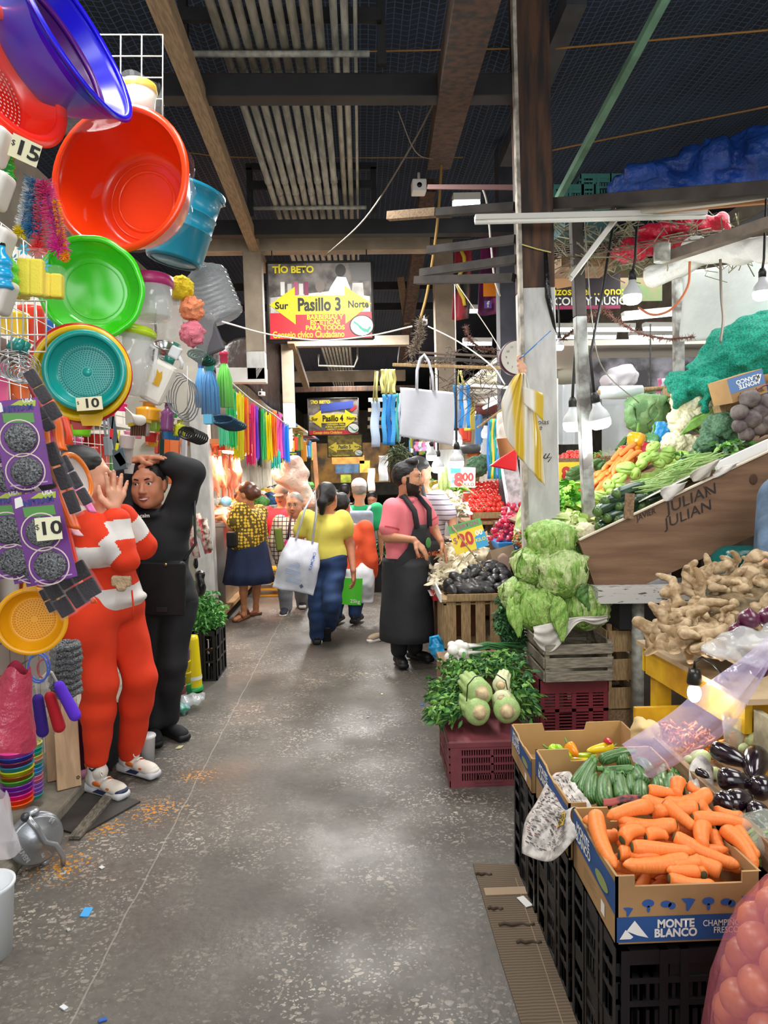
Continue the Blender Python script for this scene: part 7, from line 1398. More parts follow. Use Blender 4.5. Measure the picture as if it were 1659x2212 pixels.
def stripes(C,fm):
 z=(C[:,2]-base_z)/.105;st=(np.floor(z).astype(int)%2==0).astype(int);out=st.copy()
 for s,m in(('R',1),('L',2)):
  a,e,w=(np.array(J[q+s])for q in('sh','el','wr'));l1=np.linalg.norm(e-a);l2=np.linalg.norm(w-e);t1=np.clip(((C-a)@(e-a))/l1**2,0,1);t2=np.clip(((C-e)@(w-e))/l2**2,0,1);d1=np.linalg.norm(C-(a+t1[:,None]*(e-a)),axis=1);d2=np.linalg.norm(C-(e+t2[:,None]*(w-e)),axis=1);L=np.where(d1<d2,t1*l1,l1+t2*l2);so=np.floor((L+.02)/.1).astype(int)%2;so=np.where(L>l1+l2*.83,0,so);out=np.where(fm==m,so,out)
 return out
sdf('sweater',P,.007,[RW,WK],t,disp=wob3(22,.006,2),matfn=stripes)
pw=.03;P=torso(J,.012,ROWF,0,.05,-.02,.3)
for s in 'LR':P+=leg(J,s,(.1,.074,.072,.05),.006,0,.97,.03)
P+=[eli(V(J['hpR'])+V((-.03,-.02,-.03)),(.12,.13,.14),None,0,.06)]
tr=sdf('trousers',P,.007,RW,t,disp=wob3(16,.005,5))
B().tube([at(285,1275,3.3),at(288,1310,3.28),at(286,1340,3.29)],.004,6).obj('drawstring',RW,tr)
sdf('fleece_patch',[rbox(at(262,1255,3.26),(.035,.006,.016),E3(0,.05,0),.008,0,.01),eli(at(262,1272,3.25),(.022,.012,.014))],.004,M('beige_fleece','#bda383',.95,bump=(160,1,.006)),t,disp=wob3(260,.002))
OFFW=M('sneaker_white','#d8d2c6',.6,noise=(9,.12));NAV=M('sneaker_navy','#28324f',.5);SOR=M('sneaker_orange','#c9651f',.55);SOLE=M('sole_white','#cfcfd2',.6)
SCK=M('sock_white','#dedcd8',.9)
for s,lab in(('R',0),('L',1)):
 an=V(J['an'+s]);an.z=.095;toe=V(J['to'+s]);o,A,q=shoe(t,an,V((toe.x,toe.y,.09)),(OFFW,SOLE))
 for x in(-1,1):
  B().prism([(-.06,0),(.015,0),(.04,.018),(-.02,.022)],.002,Matrix.Translation(A(x*.0385,.07,.012))@(q@Matrix(((0,0,x),(1,0,0),(0,1,0)))).to_4x4()).obj('navy_flash',NAV,o);B().ell(A(x*.037,.035,.055),(.006,.03,.012),q).obj('orange_panel',SOR,o);B().ell(A(x*.035,.115,.045),(.006,.02,.008),q).obj('orange_panel',SOR,o)
 for k in range(4):B().tube([A(-.02,.05+.02*k,.085-.009*k),A(0,.052+.02*k,.09-.009*k),A(.02,.05+.02*k,.085-.009*k)],.003,6).obj('lace',WPR,o)
 B().tube([A(.0,.05,.09),A(.03,.06,.115),A(.035,.075,.1),A(.01,.06,.088)],.003,6).obj('lace',WPR,o)
 B().ell(A(0,.165,.035),(.036,.03,.018),q).obj('toe_cap',NAV if s=='R' else OFFW,o);B().cyl(A(0,-.065,.1),A(0,-.075,.125),.012,n=8).obj('pull_tab',SOR,o)
 sk_=sdf('sock',[cap(an-V((0,0,.03)),an+V((0,0,.075)),.043,.043)],.006,SCK,t)
 b=B();w_=[an+V((-.02,-.044,.045)),an+V((-.005,-.046,.035)),an+V((.03,-.04,.055))];b.tube(w_,[.003,.006,.001],6).obj('tick_mark',plastic('#15151a'),sk_)
 # ------------------------------------------------------------------ woman in black
J=JJ(4.1,shR=(290,1122,4.1),shL=(378,1120,4.1),elL=(412,1022,4.05),wrL=(352,994,4.02),elR=(266,1040,4.12),wrR=(302,1001,4.05),hpR=(325,1300,4.12),hpL=(385,1300,4.12),knR=(332,1430,4.1),anR=(330,1560,4.1),knL=(372,1432,4.05),anL=(362,1550,4.15),toL=(420,1565,3.95),toR=(340,1600,3.8))
t=person('person','smiling woman all in black with both hands resting on her head',loc=(J['anL'].x,J['anL'].y,0))
H=Head(at(322,1046,4.02),(-.06,-1,-.02),(-.04,0,1),.262)
hL=((J['wrL'],V((-1,-.05,.05)),V((0,.1,-1)),V((0,-1,0))),dict(s=1.1,curl=(.15,.15,.18,.2),spread=.06));hR=((J['wrR']+V((-.01,-.04,.02)),V((1,-.1,.12)),V((0,.1,-1)),V((0,-1,0))),dict(s=1.1,curl=(.2,.2,.22,.25),spread=.06))
o,tips=body(t,H,J,ROWF,SK2,L2,(hL,hR),h=.005,smile=1)
H.face_parts(t,BHAIR,teeth=True);H.hair(t,BHAIR,line=.03,h=.005,bun=((0,-.1,.03),(.04,.04,.04)))
P=torso(J,.018,ROWF,0,.05,-.02);P+=[eli(H(0,-.01,-.145),(.07,.065,.03),None,0,.03)]
for s in 'LR':P+=arm(J,s,(.078,.066,.056,.04),.014,0,.86 if s=='L' else.72,.03)+[cap((V(J['shL'])+V(J['shR']))/2-V((0,0,.06)),J['sh'+s],.09,.08,0,.04)]
sw=sdf('sweater',P,.007,BLKC,t,disp=wob3(24,.005,9));text('lettering','calm',.03,plane_mx(at(331,1110,4.1)+V((0,-.158,.0)),(-.1,-1,.1)),WPR,t,bold=.01)
P=torso(J,.012,ROWF,0,.05,-.02,.2)
for s in 'LR':P+=leg(J,s,(.105,.072,.066,.055),.008,0,.98,.025)
sdf('trousers',P,.007,M('black_trousers','#1b1c20',.75,noise=(9,.3)),t,disp=wob3(18,.004,4))
for s in 'LR':an=V(J['an'+s]);an.z=.09;toe=V(J['to'+s]);toe.z=.09;shoe(t,an,toe,(M('black_knit_shoe','#131316',.8,bump=(120,.4,.002)),M('black_sole','#0e0e10',.6)))
c=at(350,1268,3.86);LTH=M('black_leather','#121315',.55,noise=(14,.3),bump=(40,.25,.003),spec=.3);bg=thing('shoulder_bag','black leather messenger bag hanging in front of the woman in black','bag',c);q=E3(0,.05,0)
B().box(c+V((-.01,.03,-.01)),(.255,.07,.30),q).obj('bag_body',LTH,bg,bev=.025);B().box(c+V((.005,-.012,-.01)),(.245,.012,.285),q).obj('flap',LTH,bg,bev=.005);B().cyl(c+V((.03,-.02,.125)),c+V((.03,-.026,.125)),.009,n=14).obj('snap_button',M('brass','#a8946a',.3,metal=.9),bg);B().box(c+V((.0,-.021,-.12)),(.06,.008,.028),q).obj('leather_patch',M('black_leather2','#121214',.5),bg,bev=.002)
for a_,c_ in(((-.12,.02,.15),(-.14,.1,.2)),((.12,.02,.14),(.16,.12,.22))):B().tube([c+V(a_),c+V(c_),c+V((c_[0]*.9,.2,.5))],.008,6).obj('strap',LTH,bg)
B().tube([c+V((-.125,.0,.15)),c+V((-.125,-.005,.2))],.006,6).obj('buckle',M('steel'),bg)
# ------------------------------------------------------------------ vendor in apron
PINK=M('pink_polo','#f2808a',.8,noise=(6,.1),bump=(50,.15,.003));APR=M('apron_black','#2a2b2f',.75,noise=(5,.3),bump=(20,.25,.006))
J=JJ(5.5,shR=(848,1098,5.4),shL=(908,1092,5.62),elR=(838,1160,5.35),wrR=(893,1166,5.18),elL=(936,1140,5.6),wrL=(952,1168,5.5),hpR=(862,1240,5.48),hpL=(892,1240,5.58),knR=(862,1330,5.46),knL=(893,1330,5.6),anR=(862,1408,5.5),anL=(896,1402,5.62),toR=(880,1440,5.2),toL=(925,1428,5.5))
t=person('person','bearded man in pink polo shirt and long black apron',loc=(J['anR'].x,J['anR'].y,0))
H=Head(at(880,1034,5.48),(.93,-.3,.02),(0,0,1),.25)
hR=((J['wrR'],V((.75,-.1,-.75)),V((-.4,.3,-.6)),V((.4,-.8,.3))),dict(s=1.1,curl=(.3,.35,.4,.45),spread=.08));hL=((J['wrL'],V((.35,-.1,-1)),V((-.8,.1,-.2)),V((.1,-1,0))),dict(s=1.05,curl=(.2,.25,.3,.3),spread=.1))
body(t,H,J,ROWM,SK3,L2,(hR,hL),female=False,beard=M('beard','#2c1d18',.85,noise=(60,.4)))
H.face_parts(t,BHAIR);H.hair(t,BHAIR,short=True,line=.02,extra=[H.e(0,.035,.115,(.05,.05,.03),k=.02)])
P=torso(J,.022,ROWM,0,.05,.05)
for s in 'LR':P+=arm(J,s,(.07,.064,.05,.04),.01,0,.34,.03)
P+=[eli(H(0,-.02,-.14),(.08,.075,.035),None,0,.03)]
ps=sdf('polo_shirt',P,.008,PINK,t,disp=wob3(18,.006,3))
for s in 'LR':a,e=V(J['sh'+s]),V(J['el'+s]);p=a.lerp(e,.68);B().tube([p,p+(e-a).normalized()*.012],.081,20,False).obj('cuff_trim',M('pink_dark','#b8424e',.8),ps)
P=[cap(H(0,-.05,-.125),H(.05,.04,-.15),.022),cap(H(0,-.05,-.125),H(-.05,.04,-.15),.022)];sdf('collar',P,.006,PINK,ps)
def wrap(t_,J,name,tiers,mat,span=2.2,turn=0.,solid=.004,seed=1):
 """cloth panel wrapped round the front of the body: tiers (z, half width, half depth, span)"""
 a,b_=(V(J['hpL'])+V(J['hpR']))/2,(V(J['shL'])+V(J['shR']))/2;lat=(V(J['shL'])-V(J['shR']));lat.z=0;lat.normalize();fw=V((lat.y,-lat.x,0));
 if fw.y>0 and turn==0:fw=-fw
 n=len(tiers)
 def f(u,v):
  x=v*(n-1);i=min(int(x),n-2);w=x-i;z,hw,hd,sp=(tiers[i][k]*(1-w)+tiers[i+1][k]*w for k in range(4));c=a.lerp(b_,max(0,min(1,(z-a.z)/(b_.z-a.z))));an=(u-.5)*sp
  s_=1+.02*math.sin(11*u+3*v*n+seed)*(1 if z<a.z else.3);p=c+(lat*math.sin(an)*hw+fw*math.cos(an)*hd)*s_;p.z=z;return p
 return B().grid(f,40,30).obj(name,mat,t_,solid=solid)
zt=J['shR'].z
ap=wrap(t,J,'apron',[(zt-.13,.19,.175,.95),(zt-.3,.195,.18,1.5),(zt-.42,.195,.18,2.6),(zt-.55,.19,.175,4.0),(.85,.19,.185,4.4),(.5,.2,.2,4.6),(.2,.215,.22,4.8)],APR)
lat=(V(J['shL'])-V(J['shR'])).normalized()
fwv=V((lat.y,-lat.x,0));fwv=fwv if fwv.y<0 else-fwv;ctr=(V(J['shL'])+V(J['shR']))/2
for sgn,s in((-1,'R'),(1,'L')):
 B().tube([ctr+lat*.07*sgn+fwv*.17+V((0,0,-.15)),ctr+lat*.085*sgn+fwv*.155+V((0,0,-.02)),ctr+lat*.08*sgn+fwv*.05+V((0,0,.085)),ctr+lat*.06*sgn-fwv*.1+V((0,0,.03))],.022,8).obj('apron_strap',APR,ap)
pk=at(880,1182,5.5);
fy=V((.3,-1,0)).normalized();text('lettering','SOLO LO MEJOR',.05,plane_mx(ctr*1+fwv*.205+lat*.02+V((0,0,-.36)),fwv),M('orange_print','#d0622a',.7),ap,bold=.01,sx=.8);B().ell(ctr+fwv*.2+lat*.02+V((0,0,-.27)),(.03,.006,.04),frame(-fwv)).obj('green_emblem',M('emblem_green','#4a8a44',.7),ap)
P=torso(J,.01,ROWM,0,.05,-.02,.3)
for s in 'LR':P+=leg(J,s,(.1,.075,.07,.06),.005,0,.95,.02)
sdf('trousers',P,.009,M('black_trousers'),t)
for s in 'LR':
 an=V(J['an'+s]);an.z=.1;toe=V(J['to'+s]);toe.z=.09;o,A,q=shoe(t,an,toe,(M('black_sneaker','#141416',.5),M('black_sole')))
 if s=='R':B().tube([A(-.041,.02,.05),A(-.043,.06,.03),A(-.042,.13,.06)],[.006,.008,.001],6).obj('tick_mark',WPR,o)
 # ------------------------------------------------------------------ woman in yellow, seen from behind
YT=M('yellow_tshirt','#d9cf5a',.8,noise=(6,.1),bump=(24,.25,.006));JEAN=M('blue_jeans','#1f3a63',.8,noise=(9,.35),bump=(60,.2,.002))
J=JJ(6.2,shL=(664,1118),shR=(738,1118),elL=(642,1165,6.25),wrL=(655,1205,6.1),elR=(756,1175,6.25),wrR=(763,1232,6.15),hpL=(688,1215),hpR=(722,1215),knL=(686,1302,6.15),anL=(684,1375,6.25),knR=(716,1300,6.05),anR=(712,1352,6.35),toL=(676,1392,6.7),toR=(704,1395,6.15))
t=person('person','woman in yellow t-shirt and blue jeans walking away with a white bag',loc=(J['anL'].x,J['anL'].y,0))
H=Head(at(706,1074,6.2),(.25,1,-.05),(0,0,1),.25)
body(t,H,J,ROWF,SK2,L2,(((J['wrR'],V((.05,.1,-1)),V((-1,.2,0)),V((0,1,0))),dict(s=1.1,curl=(.4,.5,.55,.6))),((J['wrL'],V((0,.3,-1)),V((1,.2,0)),V((0,1,0))),dict(s=1,curl=(.6,.6,.6,.6)))),detail=False,h=.008)
hb=H.hair(t,BHAIR,line=.03,tail=[((0,-.1,.03),(.0,-.125,-.04),.035,.04),((0,-.125,-.04),(-.005,-.12,-.12),.04,.022)],h=.008);B().lathe([(.022,-.012),(.034,0),(.022,.012)],16,pose(H(0,-.105,.035),-H.f)).obj('hair_tie',M('white_tie','#e2dfe6',.8),hb)
P=torso(J,.018,ROWF,0,.05,.08)
for s in 'LR':P+=arm(J,s,(.07,.06,.05,.04),.008,0,.27,.03)
sdf('t_shirt',P,.009,YT,t,disp=wob3(20,.006,4))
P=torso(J,.014,ROWF,0,.05,-.02,.14)
for s in 'LR':P+=leg(J,s,(.108,.078,.07,.06),.004,0,.97,.025)
sdf('jeans',P,.009,JEAN,t,disp=wob3(30,.005,2))
BS=(M('black_sneaker'),M('black_sole'));an=V(J['anL']);an.z=.09;shoe(t,an,an+V((-.03,.3,0)),BS);shoe(t,V(J['anR'])+V((-.02,0,-.03)),V(J['anR'])+V((-.03,.1,-.3)),BS,up=V((.05,.95,.32)))
def tote(label,c,w,h,mat,q=None,handles=True,dp=.07,seed=1,hy=.25,name='shopping_bag',top=.7):
 c=V(c);t=thing(name,label,'bag',c);wv=wob3(26,.008,seed)
 def f(u,v):
  a=2*math.pi*u;ww=w/2*(top+(1-top)*min(1,(1-v)*2.2));d=dp*(math.sin(math.pi*min(1,(1-v)*1.15+.0))*.9+.12);p=V((ww*math.copysign(abs(math.cos(a))**.5,math.cos(a)),d*math.copysign(abs(math.sin(a))**.7,math.sin(a)),(v-.5)*h));k=wv(np.array([[p.x,p.y,p.z]]))[0];return c+(q@p if q else p)+V((k*.6,k,k*.3))
 b=B().grid(f,44,24,cu=True);e=len(b.bm.verts);b.bm.verts.ensure_lookup_table();b._f([b.bm.verts[i*25]for i in range(44)]);o=b.obj('bag_body',mat,t)
 if handles:
  for sy in(-1,1):z=h/2;B().tube([c+(q@V(p)if q else V(p))for p in((-w*.2,sy*.015,z*.95),(-w*.14,sy*.02,z+hy*.6),(0,sy*.015,z+hy),(w*.14,sy*.02,z+hy*.6),(w*.2,sy*.015,z*.95))],.009,6).obj('handle',mat,t)
 return t
WBG=M('white_woven_bag','#d8dce6',.45,noise=(14,.12),bump=(120,.3,.003),coat=.1);q=E3(0,.24,.1)
t=tote('large white woven bag with blue print on the shoulder of the yellow-shirted woman',at(645,1222,5.92),.35,.44,WBG,q,hy=.42,seed=3)
f=plane_mx(at(648,1225,5.92)+V((0,-.075,0)),(0,-1,.05),(.0,0,1))@Matrix.Rotation(-.24,4,'Z');BPR=M('pale_blue_print','#7fa3d6',.6);BLP=M('blue_letter_print','#3a6fc0',.6)
for k in range(3):b=B();[b.tube([f@V((-.13+.02*k,.04-.065*k-.012*j,.004)),f@V((.0+.02*k,.04-.065*k-.012*j,.004))],.0015,4)for j in range(4)];b.obj('print_lines',BPR,t)
text('lettering','KAMOMO',.034,f@Matrix.Translation((.095,.08,.006))@Matrix.Rotation(1.5,4,'Z'),BLP,t,bold=.01);b=B();f2=f@Matrix.Translation((.05,-.14,.008));b._f([b.bm.verts.new(f2@V(p))for p in((-.018,0,0),(0,.02,0),(.018,0,0),(0,-.02,0))]);b.obj('diamond_emblem',M('dark_print','#454a58',.6),t)
# ------------------------------------------------------------------ dotted blouse woman
def dots(name,base,dot,sc,th):
 m=M(name,base,.8);N,L=m.node_tree.nodes,m.node_tree.links;tc=N.new('ShaderNodeTexCoord');v=N.new('ShaderNodeTexVoronoi');v.inputs['Scale'].default_value=sc;v.inputs['Randomness'].default_value=.35;L.new(tc.outputs['Object'],v.inputs['Vector']);r=N.new('ShaderNodeValToRGB');e=r.color_ramp.elements;e[0].position,e[1].position=th,th+.04;e[0].color=(*lin(dot),1);e[1].color=(*lin(base),1);L.new(v.outputs['Distance'],r.inputs[0]);L.new(r.outputs[0],N['Principled BSDF'].inputs['Base Color']);return m
DOT=dots('dotted_blouse','#5c4a12','#e0b93a',30,.42);SKD=skin('skin_warm','#bd8058')
J=JJ(7.4,shR=(560,1108,7.6),shL=(520,1105,7.35),elL=(500,1140,7.3),wrL=(482,1118,7.45),elR=(545,1145,7.75),wrR=(505,1125,7.75),hpL=(520,1188,7.35),hpR=(550,1188,7.5),knL=(526,1262,7.35),anL=(527,1312,7.38),knR=(554,1262,7.5),anR=(553,1310,7.55),toL=(508,1328,7.2),toR=(535,1322,7.5))
t=person('person','woman in yellow dotted blouse and navy skirt standing at the poultry stall',loc=(J['anL'].x,J['anL'].y,0))
H=Head(at(533,1068,7.42),(-.9,.3,-.1),(0,0,1),.25);body(t,H,J,ROWH,SKD,L2,(((J['wrL'],V((-1,.3,-.1)),V((0,0,-1)),V((0,1,0))),dict(s=1)),((J['wrR'],V((-1,.2,-.1)),V((0,0,-1)),V((0,-1,0))),dict(s=1))),detail=True,h=.008,feet=((J['anL']+V((0,0,-.08)),V((J['toL'].x,J['toL'].y,.03))),(J['anR']+V((0,0,-.08)),V((J['toR'].x,J['toR'].y,.03)))))
BRH=M('brown_hair','#5a2f18',.4,noise=(8,.4),stretch=(20,20,4));H.hair(t,BRH,line=.035,bun=((0,-.1,.0),(.045,.045,.05)),h=.008)
P=torso(J,.02,ROWH,0,.05,.1)
for s in 'LR':P+=arm(J,s,(.085,.075,.05,.04),.012,0,.32,.03)
sdf('blouse',P,.009,DOT,t,disp=wob3(18,.006,7));hz=(V(J['hpL'])+V(J['hpR']))/2
SKT=M('navy_skirt','#1d2c4e',.8,noise=(5,.2));B().lathe([(.185,.12),(.21,.04),(.225,-.08),(.25,-.22),(.275,-.34),(.268,-.34),(.2,-.1)],48,Matrix.Translation(hz),wob=lambda a,z,i:(1+.05*math.sin(9*a)*max(0,.1-z)*2)*(1-.15*abs(math.sin(a)))).obj('skirt',SKT,t)
SAN=M('brown_sandal','#7a4a2c',.6)
for s in 'LR':an=V(J['an'+s]);d=V((J['to'+s].x,J['to'+s].y,0))-V((an.x,an.y,0));d.normalize();c=V((an.x,an.y,.0));q=frame(d);o=B().box(c+d*.07+V((0,0,.018)),(.085,.25,.03),q).obj('sandal',SAN,t,bev=.01);B().tube([c+d*.1+q.col[0]*.045+V((0,0,.03)),c+d*.1+V((0,0,.085)),c+d*.1-q.col[0]*.045+V((0,0,.03))],.014,6).obj('strap',SAN,o)
tag(sdf('handbag',[rbox(at(502,1165,7.15),(.03,.05,.06),None,.02)],.008,M('black_leather')),'small dark handbag at the side of the dotted blouse woman','bag')
# ------------------------------------------------------------------ older woman in checked blouse
CHK=M('checked_blouse','#ead9c8',.8);CHK=tile(CHK,.045,'#3a3036','XZ');[setattr(n.inputs['Mortar Size'],'default_value',.0045)for n in CHK.node_tree.nodes if n.type=='TEX_BRICK']
J=JJ(7.7,shR=(605,1128),shL=(660,1128),elR=(594,1170,7.65),wrR=(602,1205,7.6),elL=(672,1175,7.75),wrL=(665,1215,7.7),hpR=(618,1215),hpL=(645,1215),knR=(616,1270,7.6),anR=(618,1312,7.65),knL=(650,1270,7.75),anL=(655,1315,7.95),toR=(602,1330,7.3),toL=(652,1330,7.6))
t=person('person','older woman with grey hair and glasses in a checked blouse',loc=(J['anR'].x,J['anR'].y,0))
H=Head(at(636,1090,7.65),(-.12,-1,-.08),(0,0,1),.25);body(t,H,J,ROWF,SK3,L2,(((J['wrR'],V((.1,0,-1)),V((1,0,0)),V((0,-1,0))),dict(s=1,curl=(.5,.5,.5,.5))),),h=.008)
GRH=M('grey_hair','#958c84',.5,noise=(20,.25));H.face_parts(t,M('grey_brow','#6b5a50',.8),glasses=True);H.hair(t,GRH,line=.018,h=.008)
P=torso(J,.02,ROWF,0,.05,.0)
for s in 'LR':P+=arm(J,s,(.07,.06,.052,.04),.012,0,.92,.025)
sdf('blouse',P,.009,CHK,t);P=torso(J,.01,ROWF,0,.05,-.02,.15)
for s in 'LR':P+=leg(J,s,(.1,.075,.07,.065),.004,0,.98,.025)
sdf('trousers',P,.009,M('grey_trousers','#7d8288',.85,noise=(8,.2)),t)
for s in 'LR':an=V(J['an'+s]);an.z=.1;to=V(J['to'+s]);to.z=.1;shoe(t,an,to,(M('navy_sneaker','#232733',.7),M('sole_cream','#d5d0c8',.6)),up=(0,-.25,1)if s=='R' else(0,0,1))
t=thing('shoulder_bag','small pink pouch on a purple strap across the checked blouse','bag',at(622,1190,7.45));B().box(at(622,1188,7.45),(.08,.03,.2),E3(0,.1,0)).obj('pouch',plastic('#e02c86'),t,bev=.01);B().tube([at(622,1165,7.46),at(625,1135,7.45),at(630,1108,7.6)],.012,6).obj('strap',M('purple_strap','#4a3444',.8),t)
tag(sdf('tote_bag',[rbox(at(603,1165,7.45),(.02,.03,.1),E3(0,-.1,0),.02)],.008,M('green_bag','#6a7a2c',.7)),'green and dark cloth bag hanging on the arm of the older woman','bag')
# ------------------------------------------------------------------ man in green with backpack, far
def simple(label,Y,hx,hy,f,skinm,top,hairm,bottom='grey_trousers',rows=ROWM,hs=.25,hair=True,lean=0,foot=None,sl=.3,arms=True,female=False,w=.19):
 Hh=at(hx,hy,Y);k=hs/.25;g=0;S=Hh+V((lean,0,-.24*k));hgt=S.z;hp=V((S.x-lean*.5,S.y,max(.5,hgt*.58)));f=V(f).normalized();r=V((f.y,-f.x,0)).normalized()
 J=dict(shR=S+r*w,shL=S-r*w,hpR=hp+r*.09,hpL=hp-r*.09)
 for s,q in(('R',1),('L',-1)):J['el'+s]=J['sh'+s]+V((0,0,-.3))+r*q*.05;J['wr'+s]=J['el'+s]+V((0,0,-.24))+f*.06;J['kn'+s]=J['hp'+s]+V((0,0,-.42*hp.z/.85))+f*.03*q;J['an'+s]=V((J['kn'+s].x,J['kn'+s].y,.1))-f*.06
 t=person('person',label,loc=(hp.x,hp.y,0));H=Head(Hh,f,(0,0,1),hs);body(t,H,J,rows,skinm,L2,tuple(((J['wr'+s],V((0,0,-1))+f*.1,r*(-q),f),dict(s=1,curl=(.5,.5,.5,.5)))for s,q in(('R',1),('L',-1))),h=.012,detail=f.y<.3,female=female)
 if hair:H.hair(t,hairm,short=not female,line=.025,h=.01)
 P=torso(J,.022,rows,0,.05,.0)
 for s in 'LR':P+=arm(J,s,(.075,.066,.05,.04),.01,0,sl,.03)
 sdf('shirt',P,.012,top,t,disp=wob3(18,.006,5));P=torso(J,.014,rows,0,.05,-.02,.12)
 for s in 'LR':P+=leg(J,s,(.1,.078,.07,.06),.004,0,.98,.025)
 sdf('trousers',P,.012,M(bottom),t)
 for s in 'LR':shoe(t,J['an'+s],J['an'+s]+f,BS)
 return t,H,J,f,r
GT=M('green_tshirt','#23a86a',.8,noise=(6,.1));t,H,J,f,r=simple('man in green t-shirt and white cap with a grey backpack, walking away',8.6,776,1058,(.05,1,0),SK3,GT,GRH,w=.2)
CAPW=M('white_cap','#e4e2e2',.7);cp=sdf('cap',[H.e(0,-.012,.05,(.086,.1,.082),k=.01),cut(H.e(0,.0,-.06,(.12,.14,.085),k=.006)),H.e(0,.12,.035,(.07,.06,.008),k=.01)],.009,CAPW,t)
c=(J['shL']+J['shR'])/2+V((0,-.2,-.22));BPK=M('grey_backpack','#8f9bab',.7,noise=(8,.2));bp=thing('backpack','pale grey backpack on the back of the man in green','backpack',c);sdf('pack_body',[rbox(c,(.11,.05,.17),None,.05),rbox(c+V((0,-.07,-.08)),(.09,.02,.07),None,.03,0,.01)],.01,BPK,bp)
for x in(-1,1):B().tube([c+V((x*.09,0,.2)),c+V((x*.12,.06,.25)),c+V((x*.13,.2,.25))],.02,8).obj('strap',M('pale_strap','#aebac6',.7),bp)
OT=M('coral_top','#e8572e',.8,noise=(6,.1));t,H,J,f,r=simple('person in coral top and blue jeans partly hidden behind the woman in yellow',7.0,738,1092,(.3,1,-.2),SK2,OT,BHAIR,'blue_jeans',ROWF,.24,True,.06,female=True,sl=.8,w=.17)
t=tote('white and green shopping bag hanging from the far side of the woman in yellow',at(775,1258,6.9),.30,.40,M('white_film_bag','#dfe3e8',.4,noise=(12,.1)),E3(0,.08,.1),hy=.3,seed=8,top=.9);c=at(762,1272,6.83)
b=B();f_=plane_mx(c+V((0,-.03,0)),(0,-1,0))@Matrix.Rotation(-.08,4,'Z');b.grid(lambda u,v:f_@V((-.1+.19*u,-.15+.26*v,.02*math.sin(3.1*u))),6,6);b.obj('green_print',M('bright_green_print','#4cbf2a',.5),t);text('lettering','25kg',.05,f_@Matrix.Translation((.03,-.11,.03)),WPR,t)
# carrier with a big sack on the shoulder
RT=M('crimson_shirt','#d22e45',.8,noise=(6,.1));t,H,J,f,r=simple('person in crimson shirt carrying a big plastic sack on the shoulder',9.3,608,1068,(-.2,-1,-.3),SK3,RT,BHAIR,'grey_trousers',ROWM,.24,False)
sdf('cap',[H.e(0,-.012,.05,(.088,.102,.08),k=.01),cut(H.e(0,.0,-.07,(.12,.14,.085),k=.006)),H.e(0,.12,.03,(.075,.06,.008),k=.01)],.01,M('taupe_cap','#8f8076',.8),t)
t=thing('produce_sack','big pale plastic sack carried over a shoulder in the crowd','sack',at(645,1040,9.0));sdf('film',[cap(at(618,1022,9.0),at(665,1075,8.9),.17,.13),eli(at(630,1020,9.0),.2),cap(at(668,1080,8.9),at(678,1092,8.9),.1,.03)],.014,M('cloudy_film','#c9c3b4',.25,noise=(5,.25,.35,.65),col2='#b98f80',bump=(12,.8,.04),coat=.3),t,disp=wob3(16,.03,4))
simple('person with black cap further down the aisle',11.5,745,1062,(.2,1,0),SK2,BLKC,BHAIR,hs=.24);simple('person with dark hair looking down, right of the man in green',12.5,804,1078,(-.2,-1,-.4),SK2,M('white_shirt','#d6d3d0',.8),BHAIR,hs=.24,female=True);simple('far shopper in dark clothes behind the plastic sack',13.5,668,1085,(0,1,0),SK2,BLKC,BHAIR,hs=.24)
simple('far shopper in grey near the end of the aisle',15,725,1070,(0,-1,0),SK3,M('grey_trousers'),BHAIR,hs=.24)
# man in striped shirt behind the vendor
STR=M('striped_shirt','#c9c3d0',.8);N_,L_=STR.node_tree.nodes,STR.node_tree.links;tc=N_.new('ShaderNodeTexCoord');wv=N_.new('ShaderNodeTexWave');wv.bands_direction='Z';wv.inputs['Scale'].default_value=7;rp=N_.new('ShaderNodeValToRGB');e=rp.color_ramp.elements;e[0].position,e[1].position=.06,.1;e[0].color=(*lin('#55506e'),1);e[1].color=(*lin('#cfc9d4'),1);L_.new(tc.outputs['Object'],wv.inputs['Vector']);L_.new(wv.outputs['Color'],rp.inputs[0]);L_.new(rp.outputs[0],N_['Principled BSDF'].inputs['Base Color'])
J=JJ(6.3,shR=(945,1078,6.25),shL=(905,1078,6.5),elR=(975,1120,6.2),wrR=(985,1180,6.1),elL=(905,1140,6.6),wrL=(930,1180,6.4),hpR=(935,1205,6.3),hpL=(905,1205,6.45),knR=(930,1290,6.3),anR=(905,1370,6.3),knL=(880,1290,6.5),anL=(835,1385,6.3),toR=(925,1385,6.2),toL=(800,1395,6.2))
t=person('person','man in striped shirt and black apron bending over the produce behind the vendor',loc=(J['anR'].x,J['anR'].y,0));H=Head(at(906,1018,6.35),(.9,.35,-.2),(0,0,1),.25)
body(t,H,J,ROWM,SK3,L2,(((J['wrR'],V((.1,-.1,-1)),V((1,0,0)),V((0,-1,0))),dict(s=1.05)),),h=.009,female=False);H.hair(t,BHAIR,short=True,line=.02,h=.008)
P=torso(J,.022,ROWM,0,.05,.05)
for s in 'LR':P+=arm(J,s,(.075,.066,.05,.04),.012,0,.36,.03)
sdf('shirt',P,.009,STR,t);zt=J['shR'].z
wrap(t,J,'apron',[(zt-.12,.2,.18,1.2),(zt-.4,.21,.19,3.4),(.9,.22,.2,4.4),(.5,.24,.22,4.6)],APR,seed=4);B().tube([at(912,1050,6.2),at(918,1080,6.05),at(922,1110,6.0)],.018,6).obj('apron_strap',APR,t)
P=torso(J,.01,ROWM,0,.05,-.02,.2)
for s in 'LR':P+=leg(J,s,(.1,.078,.07,.06),.004,0,.98,.02)
sdf('trousers',P,.009,M('black_trousers'),t)
